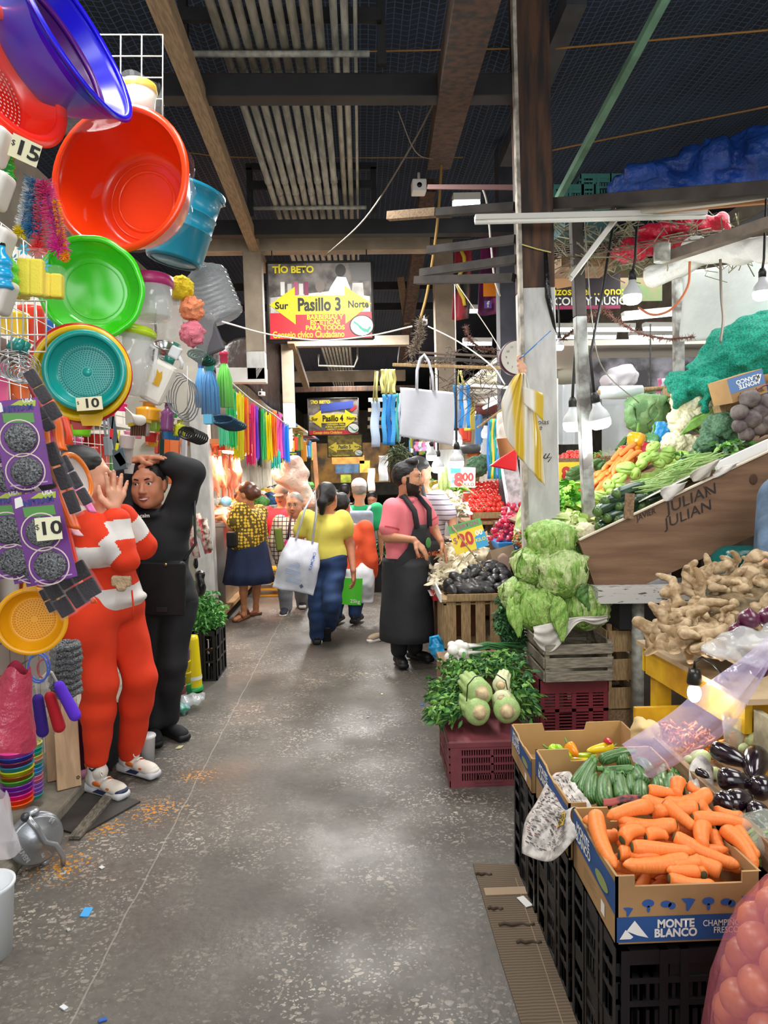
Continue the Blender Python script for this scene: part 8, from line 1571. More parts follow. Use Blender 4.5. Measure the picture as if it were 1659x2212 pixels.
an=V(J['anL']);an.z=.1;shoe(t,an,an+V((-.3,-.1,-.05)),(M('beige_shoe','#a39078',.8,noise=(12,.3)),M('sole_cream')),up=(-.15,0,1));an=V(J['anR']);an.z=.1;shoe(t,an,an+V((.3,-.1,0)),BS)
# sleeve of a seated vendor at the right edge
o=sdf('body',[cap(at(1665,1140,3.5),at(1660,1205,3.4),.06,.05),cap(at(1700,1080,3.6),at(1700,1250,3.5),.14,.16,k=.04)],.01,M('denim_jacket','#5b7088',.85,noise=(9,.25),bump=(14,.6,.02)),None);t=person('person','person in grey-blue jacket cut by the right picture edge above the ginger',loc=(at(1700,1250,3.5).x,3.5,0));o.parent=t;o.matrix_parent_inverse=t.matrix_basis.inverted();o.name='jacket';Hh=Head(at(1720,1010,3.5),(-1,-.3,0));sdf('body',Hh.prims()+[cap(Hh(0,0,-.08),at(1705,1100,3.55),.05,.06,k=.03),cap(at(1660,1205,3.4),at(1640,1230,3.35),.03,.025)],.009,SK3,t);Hh.hair(t,BHAIR,short=True,line=.02,h=.009)
# ================================================================== overhead signs, lamps and hung goods
SY=M('sign_lemon','#f0dc1e',.45);SRD=M('sign_crimson','#cf2230',.45);SFR=M('sign_frame_dark','#26241f',.6);SDK=M('sign_photo_dark','#47433f',.6,noise=(6,.5),col2='#8d8680');SBK=M('sign_black','#16150f',.5);CRW=M('sign_offwhite','#d5d0ca',.6,noise=(9,.3));MAP=M('map_teal','#3f9f86',.5)
def pasillo(label,c,w,h,num,lines,kind):
 t=thing('hanging_sign',label,'sign',c);mx=plane_mx(c,(0,-1,.03))@Matrix.Rotation(.004,4,'Z');W,H=w/2,h/2
 o=B().box((0,0,-.004),(w,h,.006)).obj('panel',SDK if kind<2 else M('sign_olive','#8a7c33',.6,noise=(8,.5)),t);o.data.transform(mx)
 fr=B()
 for a,c_ in(((-W,-H),(W,-H)),((W,-H),(W,H)),((W,H),(-W,H)),((-W,H),(-W,-H))):fr.cyl(mx@V((*a,0)),mx@V((*c_,0)),.012*w,n=6)
 fr.obj('frame',SFR,t);F1=lambda z:mx@Matrix.Translation((0,0,z));q=lambda nm,pts,m,z:flat(nm,F1(z),[(x*W,y*H)for x,y in pts],m,t)
 def ov(nm,cx,cy,rx,ry,m,z):q(nm,[(cx+rx*math.cos(a),cy+ry*math.sin(a))for a in[k*.3142 for k in range(20)]],m,z)
 if kind<2:
  q('pale_counter',((-.95,-.32),(.95,-.32),(.95,.1),(.2,.25),(-.95,.1)),CRW,.002)
  if kind==0:
   q('white_coat',((.1,.05),(.2,.35),(.33,.62),(.5,.6),(.58,.3),(.6,-.1),(.1,-.1)),M('coat_white','#dfe2e6',.6),.003);ov('dark_hair',.4,.78,.1,.16,SBK,.004);ov('grey_head',.0,.38,.09,.17,M('grey_head','#7d716a',.6),.004);q('chair_back',((.6,.05),(.62,.45),(.82,.45),(.84,0)),CRW,.003);q('window_panel',((.6,.5),(.6,.98),(.97,.98),(.97,.5)),M('sign_grey','#6b6a68',.6),.002)
   for k,(x,col)in enumerate(((-.75,'#e8e6e0'),(-.62,'#c9c4be'),(-.5,'#b85a7a'),(-.4,'#d8d4cc'),(-.3,'#8a3a5a'))):q('bottle_picture',((x,.15),(x,.5-.05*(k%2)),(x+.08,.5-.05*(k%2)),(x+.08,.15)),M('bp'+col,col,.6),.0035)
  else:q('blue_board',((-.5,.25),(.8,.45),(.8,.85),(-.5,.7)),M('board_blue','#3a4fa8',.6),.003);q('red_tool',((.65,.35),(.9,.6),(.95,.5),(.75,.25)),SRD,.004)
  q('red_band',((-.97,-1),(.97,-1),(.97,-.3),(-.97,-.3))if kind==0 else((-.97,-1),(.97,-1),(.97,-.75),(-.97,-.75)),SRD,.0045)
 q('yellow_arrow',((-.97,-.09),(-.48,.37),(-.48,.13),(.47,.13),(.47,.37),(.97,-.09),(.47,-.6),(.47,-.35),(-.48,-.35),(-.48,-.6)),SY,.006)
 T_=lambda s,x,y,sz,m,**k:text('lettering',s,sz*h,F1(.0085)@Matrix.Translation((x*W,y*H,0)),m,t,**k)
 T_('Pasillo %d'%num,-.02,-.11,.2,SBK,bold=.035,sx=.86,sy=1.15);T_('Sur',-.74,-.12,.125,SBK,bold=.03);T_('Norte',.72,-.11,.125,SBK,bold=.03,sx=.85)
 if kind<2:T_('TÍO BETO' if kind==0 else 'TIO BETO',-.5,.8,.12,SY,bold=.04)
 for i,s in enumerate(lines):T_(s,.08,-.43-.135*i,.082 if kind==0 else.06,SY,bold=.035)
 T_('Consejo cívico Ciudadano',-.24,-.87,.1 if kind==0 else.085,SY,bold=.02,sx=.88,sy=1.2)
 ov('emblem_ring',.78,-.66,.24,.28,SBK,.009);ov('emblem_disc',.78,-.66,.215,.255,M('emblem_white','#e9ece9',.5),.0105);q('map_shape',((.63,-.53),(.7,-.6),(.8,-.72),(.88,-.76),(.93,-.68),(.96,-.7),(.9,-.84),(.82,-.82),(.74,-.74),(.7,-.66),(.62,-.58)),MAP,.012)
 if c.z>2.6:b=B();[b.cyl(mx@V((x*W,H,0)),mx@V((x*W,H+.12,0)),.006,n=5)for x in(-.9,.9)];b.obj('hanger',SFR,t)
pasillo('nearest hanging sign with yellow double arrow, Pasillo 3 between Sur and Norte',at(692,650,7.3),pm(222,7.3),pm(163,7.3),3,('BARBERIAS Y','ESTETICAS','PARA TODOS'),0)
pasillo('second hanging sign with yellow double arrow, reading Pasillo 4',at(720,900,14.5),pm(108,14.5),pm(78,14.5),4,('CERRAJERIA PARA','AUTOS, CANDADOS','CHAPAS Y COPIAS'),1)
pasillo('third hanging sign with yellow double arrow, reading Pasillo 5',at(745,963,20.5),pm(74,20.5),pm(47,20.5),5,('','',''),2)
for i,(u,v,w,h,Y,col,lab)in enumerate(((752,993,70,18,24,'#a8712a','narrow brown sign below the third hanging sign'),(750,1012,50,20,25,'#4a6a8a','bluish picture board far down the aisle'),(747,1034,22,17,26,'#c9d84a','lime paper notice far down the aisle'),(788,1008,22,26,24,'#b59a3a','yellow picture board right of the far signs'),(628,988,42,24,13,'#1c3a55','dark blue sign with lime border behind the mop strands'),(597,1012,18,32,12.5,'#2a8a3a','small green price board under the mop strands'))):
 t=thing('far_sign',lab,'sign',at(u,v,Y));mx=plane_mx(at(u,v,Y),(0,-1,0));o=B().box((0,0,0),(pm(w,Y),pm(h,Y),.01)).obj('panel',M('fs'+col,col,.5,noise=(5,.4)),t);o.data.transform(mx)
 if i==4:W,H=pm(w,Y)/2,pm(h,Y)/2;flat('lime_panel',mx,((-W*.9,-H*.8),(W*.6,-H*.8),(W*.6,H*.8),(-W*.9,H*.8)),M('lime_panel','#c9e03a',.5),t,.008);text('lettering','COS',H*1.3,mx@Matrix.Translation((-.02,0,.01)),M('marker_ink'),t,bold=.04)
 # ---- bulbs
GLOW=M('bulb_glow','#f4fbff',.4,emit=3.2);BBODY=M('bulb_body_grey','#c3c6c8',.45);SOCK=M('lamp_socket','#1c1b1a',.5)
def bulb(label,c,r,Y=None,cord=None,on=True,power=6,tilt=0,br=.55):
 t=thing('hanging_bulb',label,'lamp',c);mx=Matrix.Translation(c)@E3(0,tilt,0).to_4x4()@Matrix.Scale(r,4)
 B().lathe([(.96,.1),(.98,.35),(.8,.8),(.45,1.3),(.36,1.75),(0,1.75)],24,mx).obj('housing',BBODY,t);B().lathe([(0,-.85),(.6,-.82),(.9,-.6),(.98,-.2),(.96,.1)],24,mx).obj('glowing_cover',GLOW if on else M('bulb_off','#d5dde6',.3),t);B().lathe([(.0,1.7),(.4,1.7),(.42,2.3),(.25,2.7),(0,2.7)],14,mx).obj('socket',SOCK,t)
 top=mx@V((0,0,2.6))
 if cord:B().tube([top]+[at(*p)for p in cord],.006*max(1,r/.04),6).obj('cord',SOCK,t)
 if on:light('POINT','bulb_light',V(c)+V((0,-.0,-r*1.6)),power,(.97,1,1),r)
for u,v,r,Y,cord,on,tilt,lab,pw in((1366,640,20,4.3,((1372,560,4.3),(1375,490,4.35)),True,0,'lit bulb hanging below the wire shelf in front of the printed banner',6),(1646,632,19,3.6,((1650,560,3.6),(1655,430,3.7)),True,0,'lit bulb at the right picture edge',5),(1237,915,21,4.7,((1238,830,4.7),(1246,700,4.7),(1260,480,4.7)),True,0,'lit bulb hanging just left of the slim post',5),(1296,908,23,4.4,((1275,770,4.4),(1300,640,4.45),(1328,460,4.5)),True,-.22,'tilted lit bulb on a thick black cord right of the slim post',5),(1208,748,10,5.5,((1208,700,5.5),(1205,640,5.5)),True,0,'small lit bulb peeping out right of the steel column',6),(987,998,16,6.2,((986,970,6.2),(985,860,6.3),(984,780,6.3)),True,0,'larger bulb hanging in front of the 8.00 price sign',4),(986,952,13,6.5,((986,930,6.5),(986,800,6.5)),True,0,'lit bulb just above the larger one by the price sign',4),(932,985,12,8.5,((932,950,8.5),(930,800,8.5)),True,0,'lit bulb behind the head of the aproned man',4),(946,1010,14,9,((946,980,9),(946,800,9)),True,0,'distant lit bulb right of the aproned man',4),(1050,938,11,6.4,((1052,915,6.4),(1056,860,6.4)),False,0,'unlit grey bulb on a black cross socket',0),(1405,938,11,6.6,((1405,900,6.6),(1405,700,6.6)),True,0,'bulb glowing behind the plastic curtain',6),(920,1048,7,10,((920,1030,10),(920,900,10)),True,0,'small warm bulb beside the chin of the aproned man',6),(1266,985,12,7.2,((1266,960,7.2),(1262,800,7.2)),True,0,'bulb glowing low behind the slim post',6)):bulb(lab,at(u,v,Y),pm(r,Y),cord=cord,on=on,tilt=tilt,power=pw)
# ---- tube lamps
TUB=M('tube_glow','#f6fbff',.4,emit=3);FIX=M('fixture_white','#d5d3cc',.5)
def tube(label,a,c,w,on=True,fx=True):
 t=thing('tube_lamp',label,'lamp',a);a,c=V(a),V(c)
 if fx:B().bar(a+V((0,0,w*.8)),c+V((0,0,w*.8)),w*2,w).obj('fixture',FIX,t)
 B().cyl(a,c,w*.5,n=10).obj('tube',TUB if on else M('tube_off','#dfdfd8',.35),t)
tube('long unlit white tube lamp crossing in front of the steel column',at(1026,480,4.2),at(1524,468,4.2),.028,False)
tube('bright square lamp head under the slats left of the column',at(978,441,6.5),at(1036,440,6.5),.06)
for u0,u1,v,Y,lab in((1200,1370,712,8.2,'uppermost long lit tube lamp behind the slim post'),(1390,1480,710,8.2,'short lit tube lamp right of the uppermost one'),(1200,1330,728,8.8,'second lit tube lamp behind the slim post'),(1360,1580,728,8.8,'second lit tube lamp further right'),(1300,1540,764,10,'brightest long tube lamp low in the back stall'),(1200,1290,777,10.5,'lowest lit tube lamp beside the steel column'),(1345,1470,676,7.6,'slanting lit tube lamp near the vinyl sheet'),(1000,1062,742,9,'lit tube lamp between the tan and dark columns'),(985,1062,672,8.5,'pale tube lamp above the garland')):tube(lab,at(u0,v+(12 if 'slanting' in lab else 0),Y),at(u1,v,Y),.05)
tag(B().box((4.2,11.2,2.85),(5,7,.06)).obj('stall_canopy',M('canopy_cream','#dcd8cc',.8)),'low cream canopy over the back stall with tube lamps','canopy')
light('AREA','canopy_tubes',(3.6,9.5,2.7),90,(.97,1,1),3,(0,0,0),2.5)
tube('white slanting tube lamp leaning under the wire shelf',at(1232,605,4.3),at(1335,470,4.3),.022,False)
# ---- cameras
def cctv(label,c,s,d=(0,-1,-.1)):
 t=thing('security_camera',label,'camera',c);mx=T(c,d);o=B().box((0,0,-s*.6),(s,s*.85,s*1.4)).obj('housing',M('cctv_white','#e0e0de',.4),t,bev=s*.08);o.data.transform(mx);B().box(mx@V((0,0,.003)),(s*.55,.006,s*.55)).obj('lens_plate',SOCK,t,bev=s*.05);B().cyl(mx@V((0,0,.0)),mx@V((0,0,.012)),s*.18,n=16).obj('lens',M('lens_glass','#0a0a10',.05),t);B().tube([mx@V((0,s*.4,-s*.6)),mx@V((0,s*1.0,-s*.6))],s*.1,6).obj('bracket',FIX,t)
cctv('white security camera in front of the tan column, upper middle',at(906,400,6.0),pm(30,6.0));cctv('small white security camera under the cream beam',at(563,850,7.4),.05,(-.3,-1,0));cctv('small camera in the tinsel garland',at(917,695,6.5),.055)
# ---- hung bags
WT=M('white_tote','#d5d8e2',.8,noise=(4,.06),bump=(8,.25,.02));Y=5.6;t=thing('tote_bag','plain white square shopping bag hanging over the produce','bag',at(920,900,Y))
B().grid(lambda u,v:at(864+116*u+2*math.sin(v*4),837+11*u+(105+10*u)*v,Y)+V((0,-.03*math.sin(math.pi*u)-.012*math.sin(9*u+2*v),0)),24,20).obj('front_panel',WT,t,solid=.003);B().grid(lambda u,v:at(866+112*u,837+11*u+(105+10*u)*v,Y+.04),6,6).obj('back_panel',WT,t,solid=.003)
B().tube([at(900,842,Y-.03),at(901,800,Y),at(908,775,Y),at(916,766,Y),at(926,780,Y),at(934,810,Y),at(936,845,Y-.03)],.012,6).obj('handle',WT,t)
def strips(label,cols,Y,mat_col,n=5,name='bag_bundle',hand=None):
 t=thing(name,label,'bags',at(cols[0],cols[2],Y));u0,u1,v0,v1=cols
 for k in range(n):B().grid(lambda u,v:at(u0+(u1-u0)*(k+u)/n,v0+(v1-v0)*v,Y+.02*(k%2)+.012*math.sin(6*v+9*k))+V((.006*math.sin(9*v+k),0,.004*math.sin(20*u))),3,14).obj('folded_bag',mat_col[k%len(mat_col)],t,solid=.004)
 if hand:B().tube([at(u0+(u1-u0)*.3,v0,Y),at(hand[0],hand[1],Y),at(u0+(u1-u0)*.7,v0,Y)],.01,6).obj('handle',M('pale_yellow_strap','#cfc878',.8),t);B().tube([at(u0+(u1-u0)*.6,v0,Y-.02),at(hand[0]+5,hand[1],Y-.02)],.01,6).obj('handle',M('pale_yellow_strap'),t)
CHB=M('pale_check','#a9bdd4',.7,wave=(30,.5,'Z'),col2='#c9d6e4');BLB=M('blue_check','#2a8fd8',.6,wave=(26,.5,'Z'),col2='#58aee4')
strips('pale blue checked folded bag hanging leftmost, left of the blue one',(801,820,866,966),5.9,[CHB],1,hand=(810,802));strips('bright blue folded bags hanging left of the white bag',(825,855,852,962),5.8,[BLB,M('blue_check2','#1f7ac8',.6)],3,hand=(838,800));strips('white and teal striped bag edge beside the white bag',(855,866,850,955),5.75,[M('teal_stripe','#3fa59a',.6),CHB],2);strips('blue and white striped bags hanging right of the white bag',(978,1016,832,925),6.3,[M('stripe_blue','#1f86d0',.6),M('stripe_pale','#c3cedc',.6)],5,hand=(990,800));strips('pink striped folded bag below the white bag',(895,928,955,975),6.6,[M('pink_stripe','#d878a0',.7),CHB],4);strips('bundle of blue, yellow and teal bags beside the red cone',(1052,1082,905,1035),6.0,[plastic('#2a7ad8'),M('teal_stripe2','#16b0a0',.5),plastic('#d8c42a'),M('teal_stripe2')],6);strips('yellow straps hanging behind the blue bags',(822,855,798,850),6.1,[M('pale_yellow_strap')],5)
strips('white printed plastic bag far down the right side',(818,838,985,1040),9,[M('white_film_bag')],1);strips('pale pink paper roll far down the aisle',(794,810,1012,1062),11,[M('pale_pink','#ecd5cd',.7)],1)
YBG=M('yellow_white_plastic','#cfae2e',.35,wave=(2.6,2,'X',1),col2='#d6d3c8',coat=.2);t=thing('plastic_bag','yellow and white striped plastic bag tied to the steel column','bag',at(1130,850,4.1))
B().grid(lambda u,v:at(1126+(u-.5)*(18+70*math.sin(min(1,v*1.5)*1.5))-14*v*(1-v)+6*v,808+v*(110+130*u**.6),4.12)+V((0,-.05*math.sin(math.pi*u)+.012*math.sin(26*u+5*v),.006*math.sin(12*v))),40,26).obj('bag_body',YBG,t,solid=.003);B().grid(lambda u,v:at(1130+44*u,835+60*v*(.6+.4*u)+16*u,4.06)+V((0,-.02*math.sin(3*u),0)),10,10).obj('loose_flap',YBG,t,solid=.003)
sdf('knot',[eli(at(1128,800,4.12),(.025,.03,.035)),cap(at(1128,795,4.12),at(1124,775,4.12),.012,.02)],.005,M('peach_knot','#dca888',.5),t,disp=wob3(90,.005));B().tube([at(1122,775,4.1),at(1135,765,4.1),at(1190,715,4.2)],.004,6).obj('blue_cord',plastic('#3f7ab8'),t)
tag(B().tube([at(1127,528,4.33),at(1160,538,4.33),at(1190,545,4.33)],.004,6).obj('cord',M('pale_yellow_strap')),'thin yellow cord tied round the rusty column','cord');tag(B().tube([at(1178,545,4.3),at(1184,640,4.33),at(1200,720,4.36)],[.012,.02,.008],6).obj('cloth_strip',M('black_bag')),'black plastic strip hanging down the side of the column','strip')
# scale, red cone, pot, upper sign flags
c=at(1118,772,5.0);t=thing('hanging_scale','round hanging produce scale half hidden by the steel column','scale',c);mx=T(c,(0,-1,0));B().lathe([(0,0),(.115,0),(.125,-.01),(.125,-.06),(0,-.07)],36,mx).obj('case',M('scale_dark','#4a2a34',.5),t);B().lathe([(0,.004),(.105,.004),(.115,0)],36,mx).obj('dial',M('dial_white','#d8d4cb',.5),t)
for k in range(12):a=k*.5236;text('dial_number',str(k),.022,mx@Matrix.Translation((.08*math.sin(a),.08*math.cos(a),.006)),M('marker_ink'),t)
c=at(1090,995,4.8);t=thing('paper_cone','red paper cone hanging left of the steel column','cone',c);o=B().prism([(-.11,-.035),(-.04,.015),(.085,.085),(.075,-.075)],.03,plane_mx(c,(0,-1,0))).obj('cone_body',plastic('#e01322'),t,bev=.01)
a=at(1098,1000,5.1);t,mx=revolve('plant_pot','peach coloured plastic pot hanging above the red cone','pot',a,(-.03,0,1),[(0,0),(.055,0),(.08,.17),(.084,.172),(.084,.18),(.07,.18)],M('peach_pot','#d99a6a',.5),'pot_wall');B().tube([mx@V((-.08,0,.18)),mx@V((-.05,0,.27)),mx@V((0,0,.3))],.005,6).obj('handle',WPR,t)
tag(sdf('white_jug',[rbox(at(1098,930,5.3),(.05,.04,.11),None,.03)],.008,M('milk_white'),disp=wob3(30,.004)),'white plastic jug above the peach pot','jug')
tag(B().lathe([(0,0),(.11,0),(.14,.06),(.12,.1),(0,.11)],30,Matrix.Translation(at(1018,980,8))).obj('basin',M('dark_basin','#4b4e52',.5)),'dark grey basin standing behind the bulbs','basin');tag(crinkle(pose(at(1055,965,6.2),(.1,0,1)),.07,.05,-.06,.07,3).obj('clear_bag',clear('#c9d0d6',.4)),'clear plastic bag left of the red cone','bag');herb('herb_bunch','dried olive herb bunch hanging under the blue bags',[at(862,975,6.2),at(855,985,6.2)],(.07,.06,.06),220,.08,77,[M('olive_herb','#5f6a45',.7),M('olive_herb2','#3d4a30',.7)],wd=.012)
# ---- garlands, ropes and wires
TIN=M('tinsel','#8f8272',.35,metal=.5,noise=(90,.6));
def garland(label,pts,r,n,mat,Y=None,seed=1):
 P=[at(*p)for p in pts];b=B();rr=random.Random(seed)
 for _ in range(n):
  p=lerp_l(P,rr.random());d=V((rr.gauss(0,1),rr.gauss(0,1),rr.gauss(0,1))).normalized()*r*rr.uniform(.5,1.2);b.tube([p,p+d],[.003,.001],3,False)
 t=thing('garland',label,'garland',P[0]);b.obj('tinsel',mat,t);B().tube(P,.005,5).obj('core',M('garland_core','#5a3f33',.8),t)
garland('silver tinsel garland hanging in a clump by the small camera',[(910,690,6.4),(906,720,6.4),(900,745,6.4),(885,765,6.4)],.07,500,TIN);garland('brown tinsel garland sagging from the post across the back stall',[(1005,705,6.2),(1016,735,6.2),(1040,752,6.2),(1068,758,6.2)],.04,260,M('brown_tinsel','#6a4438',.5));garland('long brown garland hanging in a curve behind the slim post',[(1300,665,4.6),(1330,690,4.6),(1380,720,4.6),(1440,732,4.6),(1500,728,4.6)],.03,420,M('brown_tinsel'));garland('brown garland rising to the left behind the slim post',[(1212,735,4.6),(1250,705,4.6),(1300,665,4.6)],.03,260,M('brown_tinsel'));garland('dusty tinsel on the wooden bar above the white bag',[(880,785,5.8),(920,782,5.8),(975,783,5.8)],.035,240,TIN)
for i,(pts,r,col,lab)in enumerate((([(480,695,6),(580,722,7),(692,735,7),(800,725,7),(890,705,6.6)],.008,'#dcd9d2','white cable sagging across in front of the first sign'),([(925,705,6.4),(990,738,6),(1062,790,5.4),(1090,830,5)],.006,'#dcd9d2','white cable running from the small camera to the column'),([(965,170,4.8),(880,330,5.4),(790,470,6),(700,555,6.6)],.007,'#6f675c','thin dark wire hanging diagonally below the pipes'),([(955,330,6),(945,480,6.2),(925,620,6.4),(908,690,6.4)],.012,'#8a6a2f','yellowish rope hanging down in front of the tan column'),([(982,600,5.8),(985,760,5.8)],.005,'#cfcac0','thin white cord hanging right of the tan column'),([(985,610,5.8),(1060,720,5.6),(1105,800,5.2)],.004,'#bfb8ab','thin cord slanting to the column'),([(1490,565,3.7),(1485,620,3.7),(1450,668,3.75),(1410,680,3.8),(1380,665,4)],.006,'#c9744a','orange cable drooping in front of the vinyl sheet'),([(1556,560,3.8),(1558,640,3.8),(1562,690,3.8),(1556,740,3.8)],.007,'#6a6056','frayed dark cord hanging in front of the vinyl sheet'),([(1262,470,4.4),(1280,700,4.5),(1305,800,4.6),(1380,870,5)],.004,'#8a867e','thin grey wire behind the slim post'),([(1200,105,5),(1659,65,4.4)],.006,'#a9783a','upper orange rope stretched under the roof net'),([(1190,325,6),(1659,230,5)],.006,'#a9783a','lower orange rope stretched under the roof net'),([(440,118,5.6),(1100,105,5.6)],.006,'#a9783a','orange rope across the roof behind the pipes'),([(410,330,6),(540,340,6.2),(1000,340,6.4)],.005,'#8a6a3a','thin brown rope across the roof above the second beam'),([(1040,400,5.2),(1052,440,5.2),(1060,520,5.2),(1068,600,5.2),(1080,640,5.2)],.007,'#cfcac0','bundle of pale cables on the dark post'),([(860,240,5),(900,330,5.4),(950,345,6)],.004,'#8a8378','thin loose wire right of the pipes'))):tag(B().tube([lerp_l([at(*p)for p in pts],k/24)for k in range(25)],r,6).obj('cable',M('cb'+col,col,.7)),lab,'cable')
rr=random.Random(14);b=B()
for _ in range(60):
 p=at(rr.uniform(960,1080),rr.uniform(745,850),rr.uniform(5.8,7));q=[p]
 for k in range(5):q.append(q[-1]+V((rr.uniform(-.09,.09),rr.uniform(-.05,.05),rr.uniform(-.09,.05))))
 b.tube(q,.003,4)
tag(b.obj('wire_tangle',M('dark_wire','#4a4038',.7)),'tangle of thin dark light-string wires above the produce','wires',kind='stuff')
for i,(u0,v0,u1,v1,Y,w,m_,lab)in enumerate(((848,788,1110,796,5.8,.025,LW,'pale wooden bar carrying the hanging bags'),(905,762,1075,770,6.2,.02,M('brown_bar','#5f5348',.8),'upper brown bar behind the bag handles'),(905,772,1060,782,6.4,.03,DK,'dark bar under the upper brown bar'),(985,830,1110,838,6.8,.03,WPR,'white bar behind the striped bags'),(1030,925,1105,870,5.4,.015,LW,'thin wooden stick slanting beside the pot'))):beam(at(u0,v0,Y),at(u1,v1,Y),w,w,m_,lab,'hanging_bar','bar')
# ---- upper right frame, wire shelf and clutter
STL2=M('dark_frame_steel','#3d3631',.7,noise=(8,.4));GPO=M('grey_slim_post','#a7aaa4',.5,noise=(10,.4),col2='#5f5a55')
lo,hi=at(1276,1105,4.5),at(1243,470,4.5);lo.z=.9;t=column('slim_post',lo,hi,pm(24,4.5),'slim steel post in front of the vegetables, black above and grey below',.72,None,(GPO,STL2),'post')
beam(at(1190,443,4.45),at(1700,405,3.6),.07,.07,STL2,'dark rusty steel beam carrying the wire shelf at the upper right','frame_beam');beam(at(1270,468,4.4),at(1700,418,3.7),.04,.04,M('cream_pipe','#b9b2a2',.7),'cream pipe under the dark rusty beam','frame_pipe','pipe');beam(at(1345,462,4.35),at(1700,430,3.7),.03,.03,M('orange_wood'),'orange-brown wooden stick under the cream pipe','wooden_stick','stick');beam(at(1430,560,4.1),at(1700,470,3.5),.06,.06,M('rust_grey_pipe','#7d7064',.7,noise=(9,.3)),'rust grey pipe slanting up to the right edge','frame_pipe','pipe');beam(at(1560,520,4.2),at(1700,440,3.8),.05,.05,M('grey_steel'),'dark grey pipe slanting above the vinyl sheet','frame_pipe','pipe')
tag(B().cyl(at(1430,565,4.0),at(1430,528,4.0),.045,n=14).obj('pipe_stub',GALV),'short upright pipe stub at the end of the slanting pipe','pipe')
lo,hi=at(1470,880,6.2),at(1464,600,6.2);lo.z=1.2;tag(B().bar(lo,hi,.075,.075,up=(0,1,0)).obj('steel_post',GPO),'round grey post left of the vinyl sheet','post')
b=B();P00,P10,P01=at(1195,560,4.5),at(1600,505,4.2),at(1195,520,6.2);[b.cyl(P00+(P10-P00)*i/16,P01+(P10-P00)*i/16,.004,n=5)for i in range(17)];[b.cyl(P00+(P01-P00)*i/9,P10+(P01-P00)*i/9,.004,n=5)for i in range(10)];tag(b.obj('wire_shelf',M('rusty_wire','#6a5a4a',.7)),'rusty wire mesh shelf full of clutter at the upper right','shelf')
rr=random.Random(16);b=B()
for _ in range(260):p=at(rr.uniform(1195,1600),rr.uniform(470,585),rr.uniform(4.4,5.4));b.tube([p,p+V((rr.uniform(-.1,.1),rr.uniform(-.1,.1),rr.uniform(-.08,.08))),p+V((rr.uniform(-.16,.16),rr.uniform(-.1,.1),rr.uniform(-.1,.1)))],.004,4)
tag(b.obj('straw_litter',[M('straw','#8f8a70',.9)]),'dry straw and twine caught in the wire shelf','straw',kind='stuff')
o=sdf('tarp',[eli(at(1390,392,5.2),(.22,.2,.1)),eli(at(1480,370,5.2),(.26,.2,.12)),eli(at(1570,355,5.0),(.28,.2,.14)),eli(at(1640,345,4.9),(.25,.2,.16)),cap(at(1350,405,5.2),at(1680,390,4.9),.1,.12)],.02,M('blue_tarp','#1d4a9e',.5,noise=(3,.3),bump=(7,.9,.06)),disp=lambda P,a=wob3(14,.04,3),b=wob3(38,.018,8):a(P)+b(P));tag(o,'crumpled blue tarpaulin heaped on top of the wire shelf','tarp')
for u,v,w,lab in((1240,425,90,'left teal plastic crate on top of the shelf frame'),(1300,402,80,'right teal plastic crate tucked under the blue tarpaulin')):c=at(u,v,5.5);crate('plastic_crate',lab,c.x-.16,c.x+.17,5.5,5.9,c.z-.08,c.z+.09,M('teal_crate','#3f7f74',.5),'b')
for i,(pts,lab)in enumerate((([(1360,545),(1400,535),(1460,530)],'lower red plastic bag in the wire shelf'),([(1420,500),(1480,490),(1540,485)],'upper dark red plastic bag in the wire shelf'))):tag(sdf('plastic_bag',[eli(at(u,v,4.8),(.13,.1,.06))for u,v in pts],.014,M('red_bag','#c01f3a',.3,bump=(20,.8,.03)),disp=wob3(30,.02,i)),lab,'bag')
tag(B().box(at(1260,500,5.2),(.35,.3,.1),E3(.1,.1,0)).obj('plastic_tray',M('teal_dark','#2d5a5c',.6)),'dark teal tray lying in the wire shelf','tray');tag(B().box(at(1255,575,5.0),(.36,.3,.09)).obj('wooden_plank',WW),'rough wooden plank under the wire shelf','plank')
VIN=M('vinyl_sheet','#cfd6d2',.5,noise=(1.4,.25),bump=(4,.5,.03));Y=5.6
tag(B().grid(lambda u,v:at(1474+210*u,585+150*v-30*u*(1-v),Y-.6*u)+V((0,.04*math.sin(6*u+2*v)-.03*math.sin(4*v),0)),24,20).obj('vinyl_sheet',VIN,solid=.004),'pale translucent vinyl sheet hanging at the upper right','sheet')
tag(sdf('tarp_roll',[cap(at(1410,600,4.6),at(1470,572,4.5),.07,.06),cap(at(1470,572,4.5),at(1540,545,4.4),.06,.07),cap(at(1500,540,4.4),at(1700,540,3.8),.07,.06)],.012,M('white_tarp','#d3d3cd',.5,bump=(12,.7,.03)),disp=wob3(22,.015)),'rolled white tarpaulin tied above the vinyl sheet','tarp')
t=thing('banner','dark printed banner with yellow and white letters behind the slim post','banner',at(1260,640,6.5));Y=6.5;c=at(1265,630,Y);mx=plane_mx(c,(0,-1,0));o=B().box((0,0,0),(pm(150,Y),pm(75,Y),.01)).obj('panel',M('banner_dark','#332a30',.6),t);o.data.transform(mx);f=mx@Matrix.Translation((0,0,.008));BW_=pm(75,Y);BH_=pm(37,Y)
text('lettering','…lizos a el …ono:',.1,f@Matrix.Translation((-.03,.0,0)),SY,t,bold=.02);text('lettering','DO CON  Y MÚSICA',.1,f@Matrix.Translation((-.02,-.09,0)),WPR,t,bold=.02);flat('magenta_edge',f,((-BW_,-BH_),(BW_,-BH_),(BW_,-BH_*.8),(-BW_,-BH_*.8)),M('banner_magenta','#9a2a5a',.5),t);flat('peach_panel',f,((-BW_,BH_*.1),(-BW_*.1,BH_*.4),(-BW_*.1,BH_),(-BW_,BH_)),M('banner_peach','#d2a070',.6),t)
